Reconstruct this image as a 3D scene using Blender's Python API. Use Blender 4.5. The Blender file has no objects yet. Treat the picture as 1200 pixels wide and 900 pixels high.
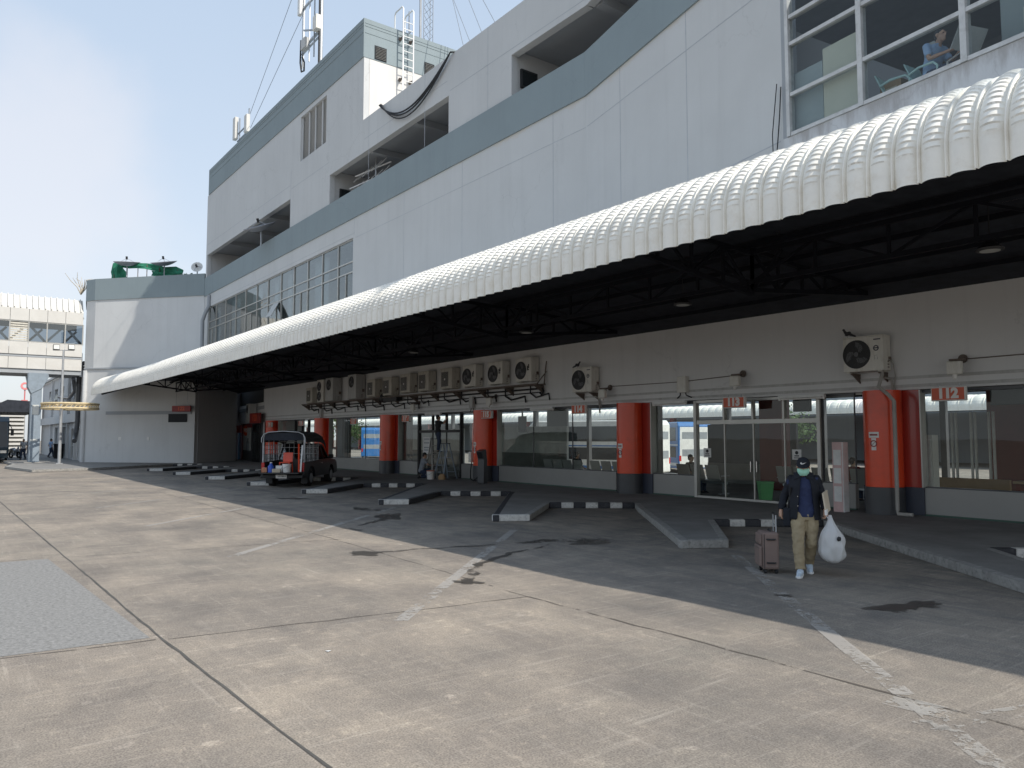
import bpy, bmesh, math, random
from math import radians as R, sin, cos, pi
from mathutils import Vector as V, Matrix, noise as mnoise
from mathutils.geometry import tessellate_polygon
random.seed(7)
S = bpy.context.scene
COL = S.collection

# ------------------------------------------------------------ camera, sky, sun, exposure
cd = bpy.data.cameras.new('camera'); cam = bpy.data.objects.new('camera', cd); COL.objects.link(cam)
cd.sensor_width = 36; cd.lens = 27.0; cd.clip_start = 0.05; cd.clip_end = 3000
cam.location = (0, 0, 2.0); cam.rotation_euler = (R(90) + math.atan(62 / 900), 0, R(53.33)); S.camera = cam

CLOUD_DIR = V((-.968, .06, .235)).normalized()
SUN_DIR = V((0.95, 0.355, 1.0)).normalized()          # towards the sun
sun_el = math.asin(SUN_DIR.z); sun_az = math.atan2(SUN_DIR.x, SUN_DIR.y)
W = bpy.data.worlds.new('World'); S.world = W; W.use_nodes = True
wn, wl = W.node_tree.nodes, W.node_tree.links
bg = wn['Background']
sky = wn.new('ShaderNodeTexSky'); sky.sky_type = 'NISHITA'; sky.sun_disc = False
sky.sun_elevation = sun_el; sky.sun_rotation = sun_az
sky.air_density = 1.1; sky.dust_density = 2.2; sky.ozone_density = 1.4; sky.altitude = 20
tc = wn.new('ShaderNodeTexCoord')
cn = wn.new('ShaderNodeTexNoise'); cn.inputs['Scale'].default_value = 3.2; cn.inputs['Detail'].default_value = 6; cn.inputs['Roughness'].default_value = .5
wl.new(tc.outputs['Generated'], cn.inputs['Vector']); sep = wn.new('ShaderNodeSeparateXYZ'); wl.new(tc.outputs['Generated'], sep.inputs[0])
vd = wn.new('ShaderNodeVectorMath'); vd.operation = 'DOT_PRODUCT'; vd.inputs[1].default_value = CLOUD_DIR; wl.new(tc.outputs['Generated'], vd.inputs[0])
ma = wn.new('ShaderNodeMath'); ma.operation = 'MULTIPLY_ADD'; ma.inputs[1].default_value = .10; wl.new(cn.outputs['Fac'], ma.inputs[0]); wl.new(vd.outputs['Value'], ma.inputs[2])
cr = wn.new('ShaderNodeMapRange'); cr.interpolation_type = 'SMOOTHSTEP'; cr.inputs['From Min'].default_value = 1.022; cr.inputs['From Max'].default_value = 1.052; wl.new(ma.outputs[0], cr.inputs['Value'])
mul2 = wn.new('ShaderNodeMath'); mul2.operation = 'MULTIPLY'; mul2.inputs[1].default_value = .38; wl.new(cr.outputs['Result'], mul2.inputs[0])
hz = wn.new('ShaderNodeMapRange'); hz.inputs['From Min'].default_value = 0.0; hz.inputs['From Max'].default_value = .75
wl.new(sep.outputs['Z'], hz.inputs['Value'])
hc = wn.new('ShaderNodeMix'); hc.data_type = 'RGBA'; hc.inputs['A'].default_value = (3.3, 3.5, 3.7, 1); hc.inputs['B'].default_value = (2.1, 2.75, 3.6, 1); wl.new(hz.outputs['Result'], hc.inputs['Factor'])
hm = wn.new('ShaderNodeMix'); hm.data_type = 'RGBA'; hm.inputs['Factor'].default_value = .80
wl.new(hc.outputs['Result'], hm.inputs['B']); wl.new(sky.outputs[0], hm.inputs['A'])
cm = wn.new('ShaderNodeMix'); cm.data_type = 'RGBA'; cm.inputs['B'].default_value = (4.1, 3.9, 3.95, 1)
wl.new(mul2.outputs[0], cm.inputs['Factor']); wl.new(hm.outputs['Result'], cm.inputs['A']); wl.new(cm.outputs['Result'], bg.inputs[0])
bg.inputs[1].default_value = 0.15

sl = bpy.data.lights.new('sun', 'SUN'); so = bpy.data.objects.new('sun', sl); COL.objects.link(so)
sl.energy = 2.7; sl.angle = R(.6); sl.color = (1.0, .945, .86)
so.rotation_euler = SUN_DIR.to_track_quat('Z', 'Y').to_euler(); so.location = (40, 10, 60)
S.view_settings.view_transform = 'Standard'; S.view_settings.look = 'None'; S.view_settings.gamma = 1
S.view_settings.use_curve_mapping = False; S.view_settings.exposure = 0.68
S.cycles.max_bounces = 8; S.cycles.diffuse_bounces = 4; S.cycles.glossy_bounces = 4; S.cycles.transparent_max_bounces = 12; S.cycles.transmission_bounces = 6
S.cycles.sample_clamp_indirect = 6; S.cycles.caustics_reflective = False; S.cycles.caustics_refractive = False

# ------------------------------------------------------------ materials
def nmat(name):
    m = bpy.data.materials.new(name); m.use_nodes = True
    return m, m.node_tree.nodes, m.node_tree.links, m.node_tree.nodes['Principled BSDF']
def col4(c): return (c[0], c[1], c[2], 1)
def sc(c, k): return tuple(min(1, x * k) for x in c)
def noise_node(n, l, vec, scale, detail=6, rough=.6, stretch=None, dist=0):
    t = n.new('ShaderNodeTexNoise'); t.inputs['Scale'].default_value = scale; t.inputs['Detail'].default_value = detail
    t.inputs['Roughness'].default_value = rough; t.inputs['Distortion'].default_value = dist
    if stretch:
        mm = n.new('ShaderNodeMapping'); mm.inputs['Scale'].default_value = stretch[:3]
        if len(stretch) > 3: mm.inputs['Rotation'].default_value = (0, 0, stretch[3])
        l.new(vec, mm.inputs['Vector']); l.new(mm.outputs['Vector'], t.inputs['Vector'])
    else: l.new(vec, t.inputs['Vector'])
    return t
def ramp(n, l, src, a, b, c0=(0, 0, 0), c1=(1, 1, 1)):
    r = n.new('ShaderNodeValToRGB'); r.color_ramp.elements[0].position = a; r.color_ramp.elements[1].position = b
    r.color_ramp.elements[0].color = col4(c0); r.color_ramp.elements[1].color = col4(c1); l.new(src, r.inputs['Fac']); return r
def mixc(n, l, fac, a, b, mode='MIX'):
    x = n.new('ShaderNodeMix'); x.data_type = 'RGBA'; x.blend_type = mode
    for key, v in (('Factor', fac), ('A', a), ('B', b)):
        if isinstance(v, (int, float)): x.inputs[key].default_value = v
        elif isinstance(v, tuple): x.inputs[key].default_value = col4(v)
        else: l.new(v, x.inputs[key])
    return x.outputs['Result']
def mat(name, c, rough=.6, metal=0, var=.12, scale=3.0, bump=0, bscale=60, dirt=0, dirtc=(.12, .10, .08), streak=False, spec=.5, coat=0, world=True):
    m, n, l, b = nmat(name)
    if world: vec = n.new('ShaderNodeNewGeometry').outputs['Position']
    else: vec = n.new('ShaderNodeTexCoord').outputs['Object']
    t = noise_node(n, l, vec, scale, 6, .65, (1, 1, .12) if streak else None)
    r = ramp(n, l, t.outputs['Fac'], .3, .7, sc(c, 1 - var), sc(c, 1 + var))
    out = r.outputs['Color']
    if dirt:
        d = noise_node(n, l, vec, scale * 1.7, 9, .7, (1, 1, .25) if streak else None)
        f = ramp(n, l, d.outputs['Fac'], .50, .70)
        mm = n.new('ShaderNodeMath'); mm.operation = 'MULTIPLY'; mm.inputs[1].default_value = dirt; l.new(f.outputs['Color'], mm.inputs[0])
        out = mixc(n, l, mm.outputs[0], out, dirtc)
    l.new(out, b.inputs['Base Color'])
    b.inputs['Roughness'].default_value = rough; b.inputs['Metallic'].default_value = metal; b.inputs['Specular IOR Level'].default_value = spec
    b.inputs['Coat Weight'].default_value = coat
    if bump:
        bt = noise_node(n, l, vec, bscale, 4, .6); bp = n.new('ShaderNodeBump'); bp.inputs['Strength'].default_value = bump; bp.inputs['Distance'].default_value = .01
        l.new(bt.outputs['Fac'], bp.inputs['Height']); l.new(bp.outputs['Normal'], b.inputs['Normal'])
    return m
def glass(name, tint, reflect, rough=.0):
    m, n, l, b = nmat(name); n.remove(b)
    o = n['Material Output']; t = n.new('ShaderNodeBsdfTransparent'); t.inputs[0].default_value = col4(tint)
    g = n.new('ShaderNodeBsdfGlossy'); g.inputs['Roughness'].default_value = rough; g.inputs['Color'].default_value = (.95, .97, .96, 1)
    fr = n.new('ShaderNodeFresnel'); fr.inputs['IOR'].default_value = 1.5
    ad = n.new('ShaderNodeMath'); ad.operation = 'ADD'; ad.inputs[1].default_value = reflect; ad.use_clamp = True; l.new(fr.outputs[0], ad.inputs[0])
    geo = n.new('ShaderNodeNewGeometry'); iv = n.new('ShaderNodeMath'); iv.operation = 'SUBTRACT'; iv.inputs[0].default_value = 1; l.new(geo.outputs['Backfacing'], iv.inputs[1])
    pm = n.new('ShaderNodeMath'); pm.operation = 'MULTIPLY'; l.new(ad.outputs[0], pm.inputs[0]); l.new(iv.outputs[0], pm.inputs[1])
    wv = noise_node(n, l, geo.outputs['Position'], .9, 2, .4); bp = n.new('ShaderNodeBump'); bp.inputs['Strength'].default_value = .03; bp.inputs['Distance'].default_value = .05
    l.new(wv.outputs['Fac'], bp.inputs['Height']); l.new(bp.outputs['Normal'], g.inputs['Normal'])
    x = n.new('ShaderNodeMixShader'); l.new(pm.outputs[0], x.inputs[0]); l.new(t.outputs[0], x.inputs[1]); l.new(g.outputs[0], x.inputs[2]); l.new(x.outputs[0], o.inputs[0])
    return m
M = {}
def facade_mat(name, c, patch=False):
    m, n, l, b = nmat(name); pos = n.new('ShaderNodeNewGeometry').outputs['Position']
    big = noise_node(n, l, pos, .35, 5, .6); out = ramp(n, l, big.outputs['Fac'], .3, .7, sc(c, .95), sc(c, 1.04)).outputs['Color']
    st = noise_node(n, l, pos, 2.1, 8, .7, (1, 1, .06)); f = ramp(n, l, st.outputs['Fac'], .50, .72)
    k = n.new('ShaderNodeMath'); k.operation = 'MULTIPLY'; k.inputs[1].default_value = .14; l.new(f.outputs['Color'], k.inputs[0])
    out = mixc(n, l, k.outputs[0], out, sc(c, .55))
    bl = noise_node(n, l, pos, 1.1, 10, .72); f2 = ramp(n, l, bl.outputs['Fac'], .60, .74)
    k2 = n.new('ShaderNodeMath'); k2.operation = 'MULTIPLY'; k2.inputs[1].default_value = .22; l.new(f2.outputs['Color'], k2.inputs[0])
    out = mixc(n, l, k2.outputs[0], out, sc(c, 1.18))
    # hairline cracks
    vo = n.new('ShaderNodeTexVoronoi'); vo.feature = 'DISTANCE_TO_EDGE'; vo.inputs['Scale'].default_value = .33
    wz = noise_node(n, l, pos, 1.5, 5, .6); av = n.new('ShaderNodeVectorMath'); av.operation = 'ADD'; l.new(pos, av.inputs[0]); l.new(wz.outputs['Color'], av.inputs[1]); l.new(av.outputs[0], vo.inputs['Vector'])
    ck = ramp(n, l, vo.outputs['Distance'], .0, .006, (1, 1, 1), (0, 0, 0)); ms = noise_node(n, l, pos, .3, 2, .5); mr = ramp(n, l, ms.outputs['Fac'], .52, .6)
    k3 = n.new('ShaderNodeMath'); k3.operation = 'MULTIPLY'; l.new(ck.outputs['Color'], k3.inputs[0]); l.new(mr.outputs['Color'], k3.inputs[1])
    k4 = n.new('ShaderNodeMath'); k4.operation = 'MULTIPLY'; k4.inputs[1].default_value = .3; l.new(k3.outputs[0], k4.inputs[0])
    out = mixc(n, l, k4.outputs[0], out, sc(c, .5))
    if patch:   # filler under the painted band
        sp = n.new('ShaderNodeSeparateXYZ'); l.new(pos, sp.inputs[0])
        z = n.new('ShaderNodeMapRange'); z.inputs['From Min'].default_value = 11.75; z.inputs['From Max'].default_value = 12.15; l.new(sp.outputs['Z'], z.inputs['Value'])
        x0 = n.new('ShaderNodeMapRange'); x0.inputs['From Min'].default_value = -30; x0.inputs['From Max'].default_value = -22; l.new(sp.outputs['X'], x0.inputs['Value'])
        pn = noise_node(n, l, pos, 1.3, 8, .65, (1, 1, 2.0)); ad = n.new('ShaderNodeMath'); ad.operation = 'MULTIPLY'; l.new(z.outputs[0], ad.inputs[0]); l.new(x0.outputs[0], ad.inputs[1])
        a2 = n.new('ShaderNodeMath'); a2.operation = 'MULTIPLY_ADD'; a2.inputs[1].default_value = .34; l.new(ad.outputs[0], a2.inputs[0]); l.new(pn.outputs['Fac'], a2.inputs[2])
        pr = ramp(n, l, a2.outputs[0], .735, .75); out = mixc(n, l, pr.outputs['Color'], out, (.58, .56, .53))
    l.new(out, b.inputs['Base Color']); b.inputs['Roughness'].default_value = .75; b.inputs['Specular IOR Level'].default_value = .25
    bt = noise_node(n, l, pos, 9, 6, .6); bp = n.new('ShaderNodeBump'); bp.inputs['Strength'].default_value = .12; bp.inputs['Distance'].default_value = .02
    l.new(bt.outputs['Fac'], bp.inputs['Height']); l.new(bp.outputs['Normal'], b.inputs['Normal'])
    return m
M['facade'] = facade_mat('facade_paint', (.57, .575, .57), True)
M['facade_up'] = facade_mat('upper_facade_paint', (.57, .575, .57))
M['pale'] = facade_mat('pale_wall_paint', (.61, .615, .61))
M['band'] = facade_mat('teal_band_paint', (.255, .305, .322))
M['fascia'] = facade_mat('fascia_paint', (.72, .72, .715))
M['greywall'] = facade_mat('grey_wall_paint', (.36, .38, .40))
M['return_grey'] = facade_mat('return_wall_paint', (.60, .62, .64))
M['plaster_white'] = facade_mat('white_plaster', (.68, .66, .63))
M['groove'] = mat('groove_dark', (.42, .44, .47), .9)
M['white'] = mat('white_paint', (.76, .76, .74), .45, dirt=.25, dirtc=(.4, .36, .3))
M['canopy'] = mat('white_roof_sheet', (.88, .85, .78), .9, spec=.08, var=.05, scale=2, dirt=.3, dirtc=(.55, .46, .33))
M['canopy_groove'] = mat('roof_sheet_groove_shade', (.75, .72, .65), .9, spec=.08, var=.2, scale=6)  # crease shade of the crimps put into the colour as darker faces
M['cream'] = mat('cream_panel', (.60, .585, .55), .5, var=.05, scale=1, dirt=.2, dirtc=(.5, .46, .4))
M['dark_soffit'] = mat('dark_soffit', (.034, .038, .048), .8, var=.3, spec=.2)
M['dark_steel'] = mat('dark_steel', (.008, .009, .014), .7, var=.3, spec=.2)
M['black'] = mat('black_plastic', (.015, .015, .017), .5)
M['hall_ceil'] = mat('hall_ceiling_paint', (.22, .225, .225), .8)
M['dark'] = mat('dark_void', (.03, .033, .036), .9)
M['alu'] = mat('aluminium', (.46, .45, .42), .4, metal=.6, var=.06)
M['galv'] = mat('galvanised_steel', (.42, .44, .46), .45, metal=.6)
M['red'] = mat('red_cladding', (.80, .075, .020), .3, var=.08, scale=1.0, coat=.15, dirt=.25, dirtc=(.30, .05, .03))
M['dkred'] = mat('red_panel', (.38, .028, .016), .25, var=.06, scale=1.2, coat=.3)
M['greybase'] = mat('grey_base_cladding', (.065, .067, .072), .35, var=.1)
M['bluebase'] = mat('blue_grey_base', (.045, .052, .075), .4)
M['hall_red'] = mat('hall_red', (.16, .022, .016), .5)
M['frame_white'] = mat('grey_white_frame', (.56, .56, .55), .5, dirt=.3)
M['dado'] = mat('grey_dado_panel', (.30, .295, .28), .38, metal=.2, var=.06, scale=.8)
M['green_trim'] = mat('green_floor_trim', (.05, .10, .075), .6)
M['beige'] = mat('beige_casing', (.72, .70, .64), .5, var=.06, scale=5, dirt=.35, dirtc=(.30, .25, .18), streak=True)
M['beige_old'] = mat('aged_beige_casing', (.58, .55, .48), .55, var=.1, scale=5, dirt=.5, dirtc=(.22, .18, .13), streak=True)
M['grey_casing'] = mat('grey_casing', (.50, .50, .485), .5, dirt=.3, streak=True)
M['grille'] = mat('dark_grille', (.02, .02, .022), .5)
M['blade'] = mat('fan_blade', (.09, .09, .095), .35)
M['rust'] = mat('rusty_bracket', (.14, .11, .09), .7, var=.3, scale=12)
M['pipe'] = mat('insulated_pipe', (.38, .36, .33), .7)
M['sign_face'] = mat('sign_orange_red', (.62, .10, .035), .4, var=.05)
M['sign_red'] = mat('sign_dull_red', (.27, .022, .02), .45)
M['sign_white'] = mat('sign_white', (.80, .78, .74), .45, var=.03)
M['glass_shop'] = glass('shop_glass', (.93, .96, .945), .0)
M['glass_up'] = glass('upper_window_glass', (.86, .89, .90), .0)
M['glass_strip'] = glass('strip_window_glass', (.65, .7, .72), .10)
M['glass_bridge'] = glass('bridge_glass', (.45, .5, .55), .10)
M['interior'] = mat('interior_wall', (.62, .63, .60), .8)
M['interior_dk'] = mat('interior_dark', (.22, .22, .205), .8)
M['floor_in'] = mat('interior_floor', (.42, .41, .38), .35)
M['tile_dark'] = mat('dark_tile', (.07, .065, .06), .3, var=.2, scale=2)
M['cream_panel'] = mat('cream_blind', (.60, .58, .46), .8, var=.04)
M['grey_panel'] = mat('grey_blind', (.36, .40, .39), .8, var=.04)
M['wood'] = mat('cardboard', (.36, .23, .12), .8)
M['net'] = mat('green_netting', (.03, .20, .12), .9, var=.3, scale=3)
M['dish'] = mat('dish_mesh', (.30, .30, .32), .6, metal=.3)
M['bridge_blue'] = mat('blue_grey_paint', (.24, .29, .34), .6, dirt=.25)
M['lampmetal'] = mat('lamp_post_metal', (.40, .41, .42), .5, metal=.4)
M['ring'] = mat('ring_cream', (.62, .50, .30), .6, var=.2, scale=6)
M['skin'] = mat('skin', (.52, .31, .21), .5, var=.06, world=False)
M['hair'] = mat('dark_hair', (.012, .010, .009), .5)
M['navy'] = mat('navy_jacket', (.008, .010, .016), .85, var=.3, scale=9, bump=.25, bscale=25, world=False)
M['tee'] = mat('navy_tee', (.022, .032, .085), .85, var=.2, scale=6, bump=.25, bscale=18, world=False)
M['khaki'] = mat('khaki_trousers', (.33, .265, .165), .85, var=.15, scale=7, bump=.3, bscale=16, world=False)
M['mint'] = mat('mint_mask', (.40, .76, .60), .7, var=.05)
M['shoe'] = mat('pale_blue_shoe', (.50, .58, .66), .6, var=.2, scale=30, world=False)
M['sole'] = mat('white_sole', (.75, .75, .74), .6)
M['taupe'] = mat('taupe_suitcase', (.20, .145, .125), .75, var=.1, bump=.2, bscale=300)
M['rubber'] = mat('rubber', (.018, .018, .019), .7)
M['truckpaint'] = mat('black_truck_paint', (.010, .011, .014), .3, coat=.15, var=.2)
M['truckglass'] = glass('truck_glass', (.25, .28, .3), .12)
M['tailred'] = mat('tail_lamp_red', (.45, .02, .02), .2)
M['chrome'] = mat('chrome', (.6, .6, .6), .2, metal=.9)
M['tarp'] = mat('dark_tarp', (.055, .058, .06), .7)
M['blue'] = mat('blue_plastic', (.03, .09, .45), .4)
M['bluepaint'] = mat('blue_paint', (.05, .17, .28), .5)
M['green'] = mat('green_plastic', (.14, .42, .16), .45)
M['greyshirt'] = mat('grey_shirt', (.26, .28, .31), .9, var=.12, scale=6, world=False)
M['blueshirt'] = mat('light_blue_shirt', (.36, .50, .72), .9, world=False)
M['jeans'] = mat('dark_jeans', (.04, .055, .095), .9, var=.15, scale=8, world=False)
M['blackshirt'] = mat('black_shirt', (.02, .02, .022), .9, world=False)
M['whiteshirt'] = mat('white_shirt', (.55, .57, .60), .9, world=False)
M['maroon'] = mat('maroon_shirt', (.16, .02, .02), .9, world=False)
M['mintplastic'] = mat('mint_plastic', (.46, .66, .62), .4)
M['paper'] = mat('paper', (.74, .73, .70), .8)
M['manila'] = mat('manila_envelope', (.58, .50, .38), .7, var=.05)
M['buswhite'] = mat('bus_white', (.72, .72, .70), .3, coat=.3)
M['busblue'] = mat('bus_blue', (.03, .15, .40), .3, coat=.3)
M['busgrey'] = mat('bus_stripe_grey', (.25, .27, .29), .4)
M['busglass'] = mat('bus_glass', (.02, .025, .028), .12)
M['leaf'] = mat('foliage', (.055, .10, .028), .7, var=.35, scale=1.5)
M['bark'] = mat('bark', (.12, .09, .07), .9, var=.2)
M['teal_lamp'] = mat('lamp_lens', (.50, .50, .46), .4)
M['cable'] = mat('black_cable', (.02, .02, .022), .7)
M['wire'] = mat('grey_wire', (.25, .28, .32), .6)
M['bird'] = mat('pigeon_feathers', (.045, .045, .05), .8)
M['pink'] = mat('pink_sign', (.60, .18, .18), .6)
M['darkteal'] = mat('dark_teal_bus', (.018, .04, .06), .25, coat=.4)

GT = (1.345, 1.315, 1.29)
def stained_spandrel():
    m = facade_mat('stained_spandrel', (.60, .605, .61)); n, l = m.node_tree.nodes, m.node_tree.links; b = n['Principled BSDF']; src = b.inputs['Base Color'].links[0].from_socket
    pos = n.new('ShaderNodeNewGeometry').outputs['Position']; sp = n.new('ShaderNodeSeparateXYZ'); l.new(pos, sp.inputs[0])
    z = n.new('ShaderNodeMapRange'); z.inputs['From Min'].default_value = 7.2; z.inputs['From Max'].default_value = 7.85; l.new(sp.outputs['Z'], z.inputs['Value'])
    t = noise_node(n, l, pos, 3.0, 9, .7, (1, 1, .22)); a = n.new('ShaderNodeMath'); a.operation = 'MULTIPLY_ADD'; a.inputs[1].default_value = .30; l.new(z.outputs[0], a.inputs[0]); l.new(t.outputs['Fac'], a.inputs[2])
    r = ramp(n, l, a.outputs[0], .66, .86); q = n.new('ShaderNodeMath'); q.operation = 'MULTIPLY'; q.inputs[1].default_value = .55; l.new(r.outputs['Color'], q.inputs[0]); l.new(mixc(n, l, q.outputs[0], src, (.26, .23, .21)), b.inputs['Base Color']); return m
M['spandrel'] = stained_spandrel()
def ground_mat():
    m, n, l, b = nmat('concrete_yard'); pos = n.new('ShaderNodeNewGeometry').outputs['Position']
    def lay(c, fac, lo, hi, amt, col):
        g = ramp(n, l, fac, lo, hi); q = n.new('ShaderNodeMath'); q.operation = 'MULTIPLY'; q.inputs[1].default_value = amt; l.new(g.outputs['Color'], q.inputs[0]); return mixc(n, l, q.outputs[0], c, col)
    big = noise_node(n, l, pos, .22, 9, .60, None, .5); c = ramp(n, l, big.outputs['Fac'],   .43, .56, (.225, .226, .196), (.475, .41, .335)).outputs['Color']
    md = noise_node(n, l, pos, .75, 11, .68, None, .3); c = lay(c, md.outputs['Fac'], .47, .555, .75, (.215, .192, .170))
    m2 = noise_node(n, l, pos, 1.6, 11, .66, (1, 1, 1, .6), .2); c = lay(c, m2.outputs['Fac'], .51, .60, .7, (.500, .432, .350))
    for st, w, cc in (((1.1, .10, 1, R(47)), .42, (.175, .158, .142)), ((.09, 1.2, 1, R(8)), .40, (.52, .45, .37)), ((.14, 2.6, 1, R(-14)), .38, (.19, .172, .154)), ((2.2, .12, 1, R(30)), .35, (.50, .435, .36))):
        t = noise_node(n, l, pos, 1.5, 9, .68, st); c = lay(c, t.outputs['Fac'], .50, .66, w, cc)
    # slab to slab tone
    sx = n.new('ShaderNodeSeparateXYZ'); l.new(pos, sx.inputs[0])
    def mth(op, a_, b_=None, c_=None):
        q_ = n.new('ShaderNodeMath'); q_.operation = op
        for i_, v_ in enumerate((a_, b_, c_)):
            if v_ is None: continue
            if isinstance(v_, (int, float)): q_.inputs[i_].default_value = v_
            else: l.new(v_, q_.inputs[i_])
        return q_.outputs[0]
    ys = mth('MULTIPLY_ADD', sx.outputs['X'], -.013, sx.outputs['Y']); fx = mth('FLOOR', mth('DIVIDE', mth('ADD', sx.outputs['X'], 8.25), 6.45)); fy = mth('FLOOR', mth('DIVIDE', mth('SUBTRACT', ys, 1.98), 4.22))
    cv = n.new('ShaderNodeCombineXYZ'); l.new(fx, cv.inputs[0]); l.new(fy, cv.inputs[1]); wn_ = n.new('ShaderNodeTexWhiteNoise'); wn_.noise_dimensions = '2D'; l.new(cv.outputs[0], wn_.inputs['Vector'])
    tone = ramp(n, l, wn_.outputs['Value'], 0, 1, (.86, .865, .875), (1.08, 1.065, 1.04)); c = mixc(n, l, 1.0, c, tone.outputs['Color'], 'MULTIPLY')
    # faint tyre arcs of turning coaches
    brk = noise_node(n, l, pos, .5, 5, .65); bk = ramp(n, l, brk.outputs['Fac'], .48, .60)
    for cx_, cy_, r_ in ((-22, 17, 15.2), (-22, 17, 17.1), (-15, 20, 16.0), (-15, 20, 18.0), (-4, -9, 11.5), (-4, -9, 13.4), (-30, 19, 18.5)):
        dv = n.new('ShaderNodeVectorMath'); dv.operation = 'DISTANCE'; dv.inputs[1].default_value = (cx_, cy_, 0); l.new(pos, dv.inputs[0])
        ab = mth('ABSOLUTE', mth('SUBTRACT', dv.outputs['Value'], r_)); g = ramp(n, l, ab, .08, .16, (1, 1, 1), (0, 0, 0)); c = mixc(n, l, mth('MULTIPLY', mth('MULTIPLY', g.outputs['Color'], bk.outputs['Color']), .30), c, (.12, .11, .10))
    # fine pits and scuffs
    f1 = noise_node(n, l, pos, 11, 12, .78); c = lay(c, f1.outputs['Fac'], .54, .64, .42, (.54, .49, .42)); c = lay(c, f1.outputs['Fac'], .45, .37, .5, (.145, .128, .114))
    f2 = noise_node(n, l, pos, 4.2, 14, .80, (1, 1, 1, .9)); c = lay(c, f2.outputs['Fac'], .53, .60, .50, (.50, .445, .375)); c = lay(c, f2.outputs['Fac'], .46, .40, .50, (.17, .150, .134))
    for st_, w_ in (((6, .35, 1, R(52)), .45), ((.3, 5, 1, R(20)), .35), ((5, .3, 1, R(-30)), .35)):
        t_ = noise_node(n, l, pos, 2.6, 8, .7, st_); c = lay(c, t_.outputs['Fac'], .56, .68, w_, (.58, .53, .46))
    # pale worn aggregate in clusters
    w1 = noise_node(n, l, pos, 8, 12, .8); w2 = noise_node(n, l, pos, .45, 5, .6)
    a = n.new('ShaderNodeMath'); a.operation = 'MULTIPLY_ADD'; a.inputs[1].default_value = .9; l.new(w2.outputs['Fac'], a.inputs[0]); l.new(w1.outputs['Fac'], a.inputs[2]); c = lay(c, a.outputs[0], 1.03, 1.11, .85, (.62, .57, .50))
    # dark spots
    vo = n.new('ShaderNodeTexVoronoi'); vo.inputs['Scale'].default_value = 1.3; wv = noise_node(n, l, pos, 5, 5, .6); av = n.new('ShaderNodeVectorMath'); av.operation = 'MULTIPLY_ADD'; av.inputs[1].default_value = (.25, .25, .25); l.new(wv.outputs['Color'], av.inputs[0]); l.new(pos, av.inputs[2]); l.new(av.outputs[0], vo.inputs['Vector'])
    c = lay(c, vo.outputs['Distance'], .075, .03, .5, (.09, .08, .07))
    # hairline cracks
    v2 = n.new('ShaderNodeTexVoronoi'); v2.feature = 'DISTANCE_TO_EDGE'; v2.inputs['Scale'].default_value = .21; w3 = noise_node(n, l, pos, .9, 7, .65); a3 = n.new('ShaderNodeVectorMath'); a3.operation = 'MULTIPLY_ADD'; a3.inputs[1].default_value = (1.6, 1.6, 1.6); l.new(w3.outputs['Color'], a3.inputs[0]); l.new(pos, a3.inputs[2]); l.new(a3.outputs[0], v2.inputs['Vector'])
    ck = ramp(n, l, v2.outputs['Distance'], .0, .0035, (1, 1, 1), (0, 0, 0)); mk = noise_node(n, l, pos, .17, 3, .5); mr = ramp(n, l, mk.outputs['Fac'], .53, .58); q = n.new('ShaderNodeMath'); q.operation = 'MULTIPLY'; l.new(ck.outputs['Color'], q.inputs[0]); l.new(mr.outputs['Color'], q.inputs[1]); q2 = n.new('ShaderNodeMath'); q2.operation = 'MULTIPLY'; q2.inputs[1].default_value = .55; l.new(q.outputs[0], q2.inputs[0]); c = mixc(n, l, q2.outputs[0], c, (.075, .066, .058))
    # oil and rubber where the coaches stand
    sp = n.new('ShaderNodeSeparateXYZ'); l.new(pos, sp.inputs[0]); yy = n.new('ShaderNodeMapRange'); yy.inputs['From Min'].default_value = 6.0; yy.inputs['From Max'].default_value = 9.5; yy.inputs['To Max'].default_value = .8; yy.inputs['To Min'].default_value = .10; l.new(sp.outputs['Y'], yy.inputs['Value'])
    for sc_, st, lo, hi in ((1.0, None, .52, .66), (1.3, (.5, 2.2, 1, R(46)), .50, .62)):
        o1 = noise_node(n, l, pos, sc_, 8, .68, st, .8); g = ramp(n, l, o1.outputs['Fac'], lo, hi); q = n.new('ShaderNodeMath'); q.operation = 'MULTIPLY'; l.new(g.outputs['Color'], q.inputs[0]); l.new(yy.outputs[0], q.inputs[1]); c = mixc(n, l, q.outputs[0], c, (.085, .083, .082))
    sk = noise_node(n, l, pos, 70, 3, .6); c = mixc(n, l, .22, c, ramp(n, l, sk.outputs['Fac'], .36, .64, (.10, .09, .08), (.56, .51, .44)).outputs['Color'])
    for sc_, st_, lo_, hi_, a_, b_ in ((.30, None, .40, .60, (.84, .85, .865), (1.10, 1.09, 1.07)), (1.05, (1, 1, 1, .7), .40, .60, (.90, .905, .915), (1.08, 1.075, 1.06)), (.55, (.35, 1.5, 1, R(50)), .42, .60, (.93, .93, .935), (1.06, 1.055, 1.045))):
        t_ = noise_node(n, l, pos, sc_, 10, .62, st_, .3); c = mixc(n, l, 1.0, c, ramp(n, l, t_.outputs['Fac'], lo_, hi_, a_, tuple(min(1.2, v_) for v_ in b_)).outputs['Color'], 'MULTIPLY')
    c = mixc(n, l, 1.0, c, GT, 'MULTIPLY')
    l.new(c, b.inputs['Base Color']); b.inputs['Roughness'].default_value = .95; b.inputs['Specular IOR Level'].default_value = .12
    bt = noise_node(n, l, pos, 22, 10, .72); bp = n.new('ShaderNodeBump'); bp.inputs['Strength'].default_value = .5; bp.inputs['Distance'].default_value = .015
    l.new(bt.outputs['Fac'], bp.inputs['Height']); l.new(bp.outputs['Normal'], b.inputs['Normal'])
    return m
M['ground'] = ground_mat()
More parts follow.
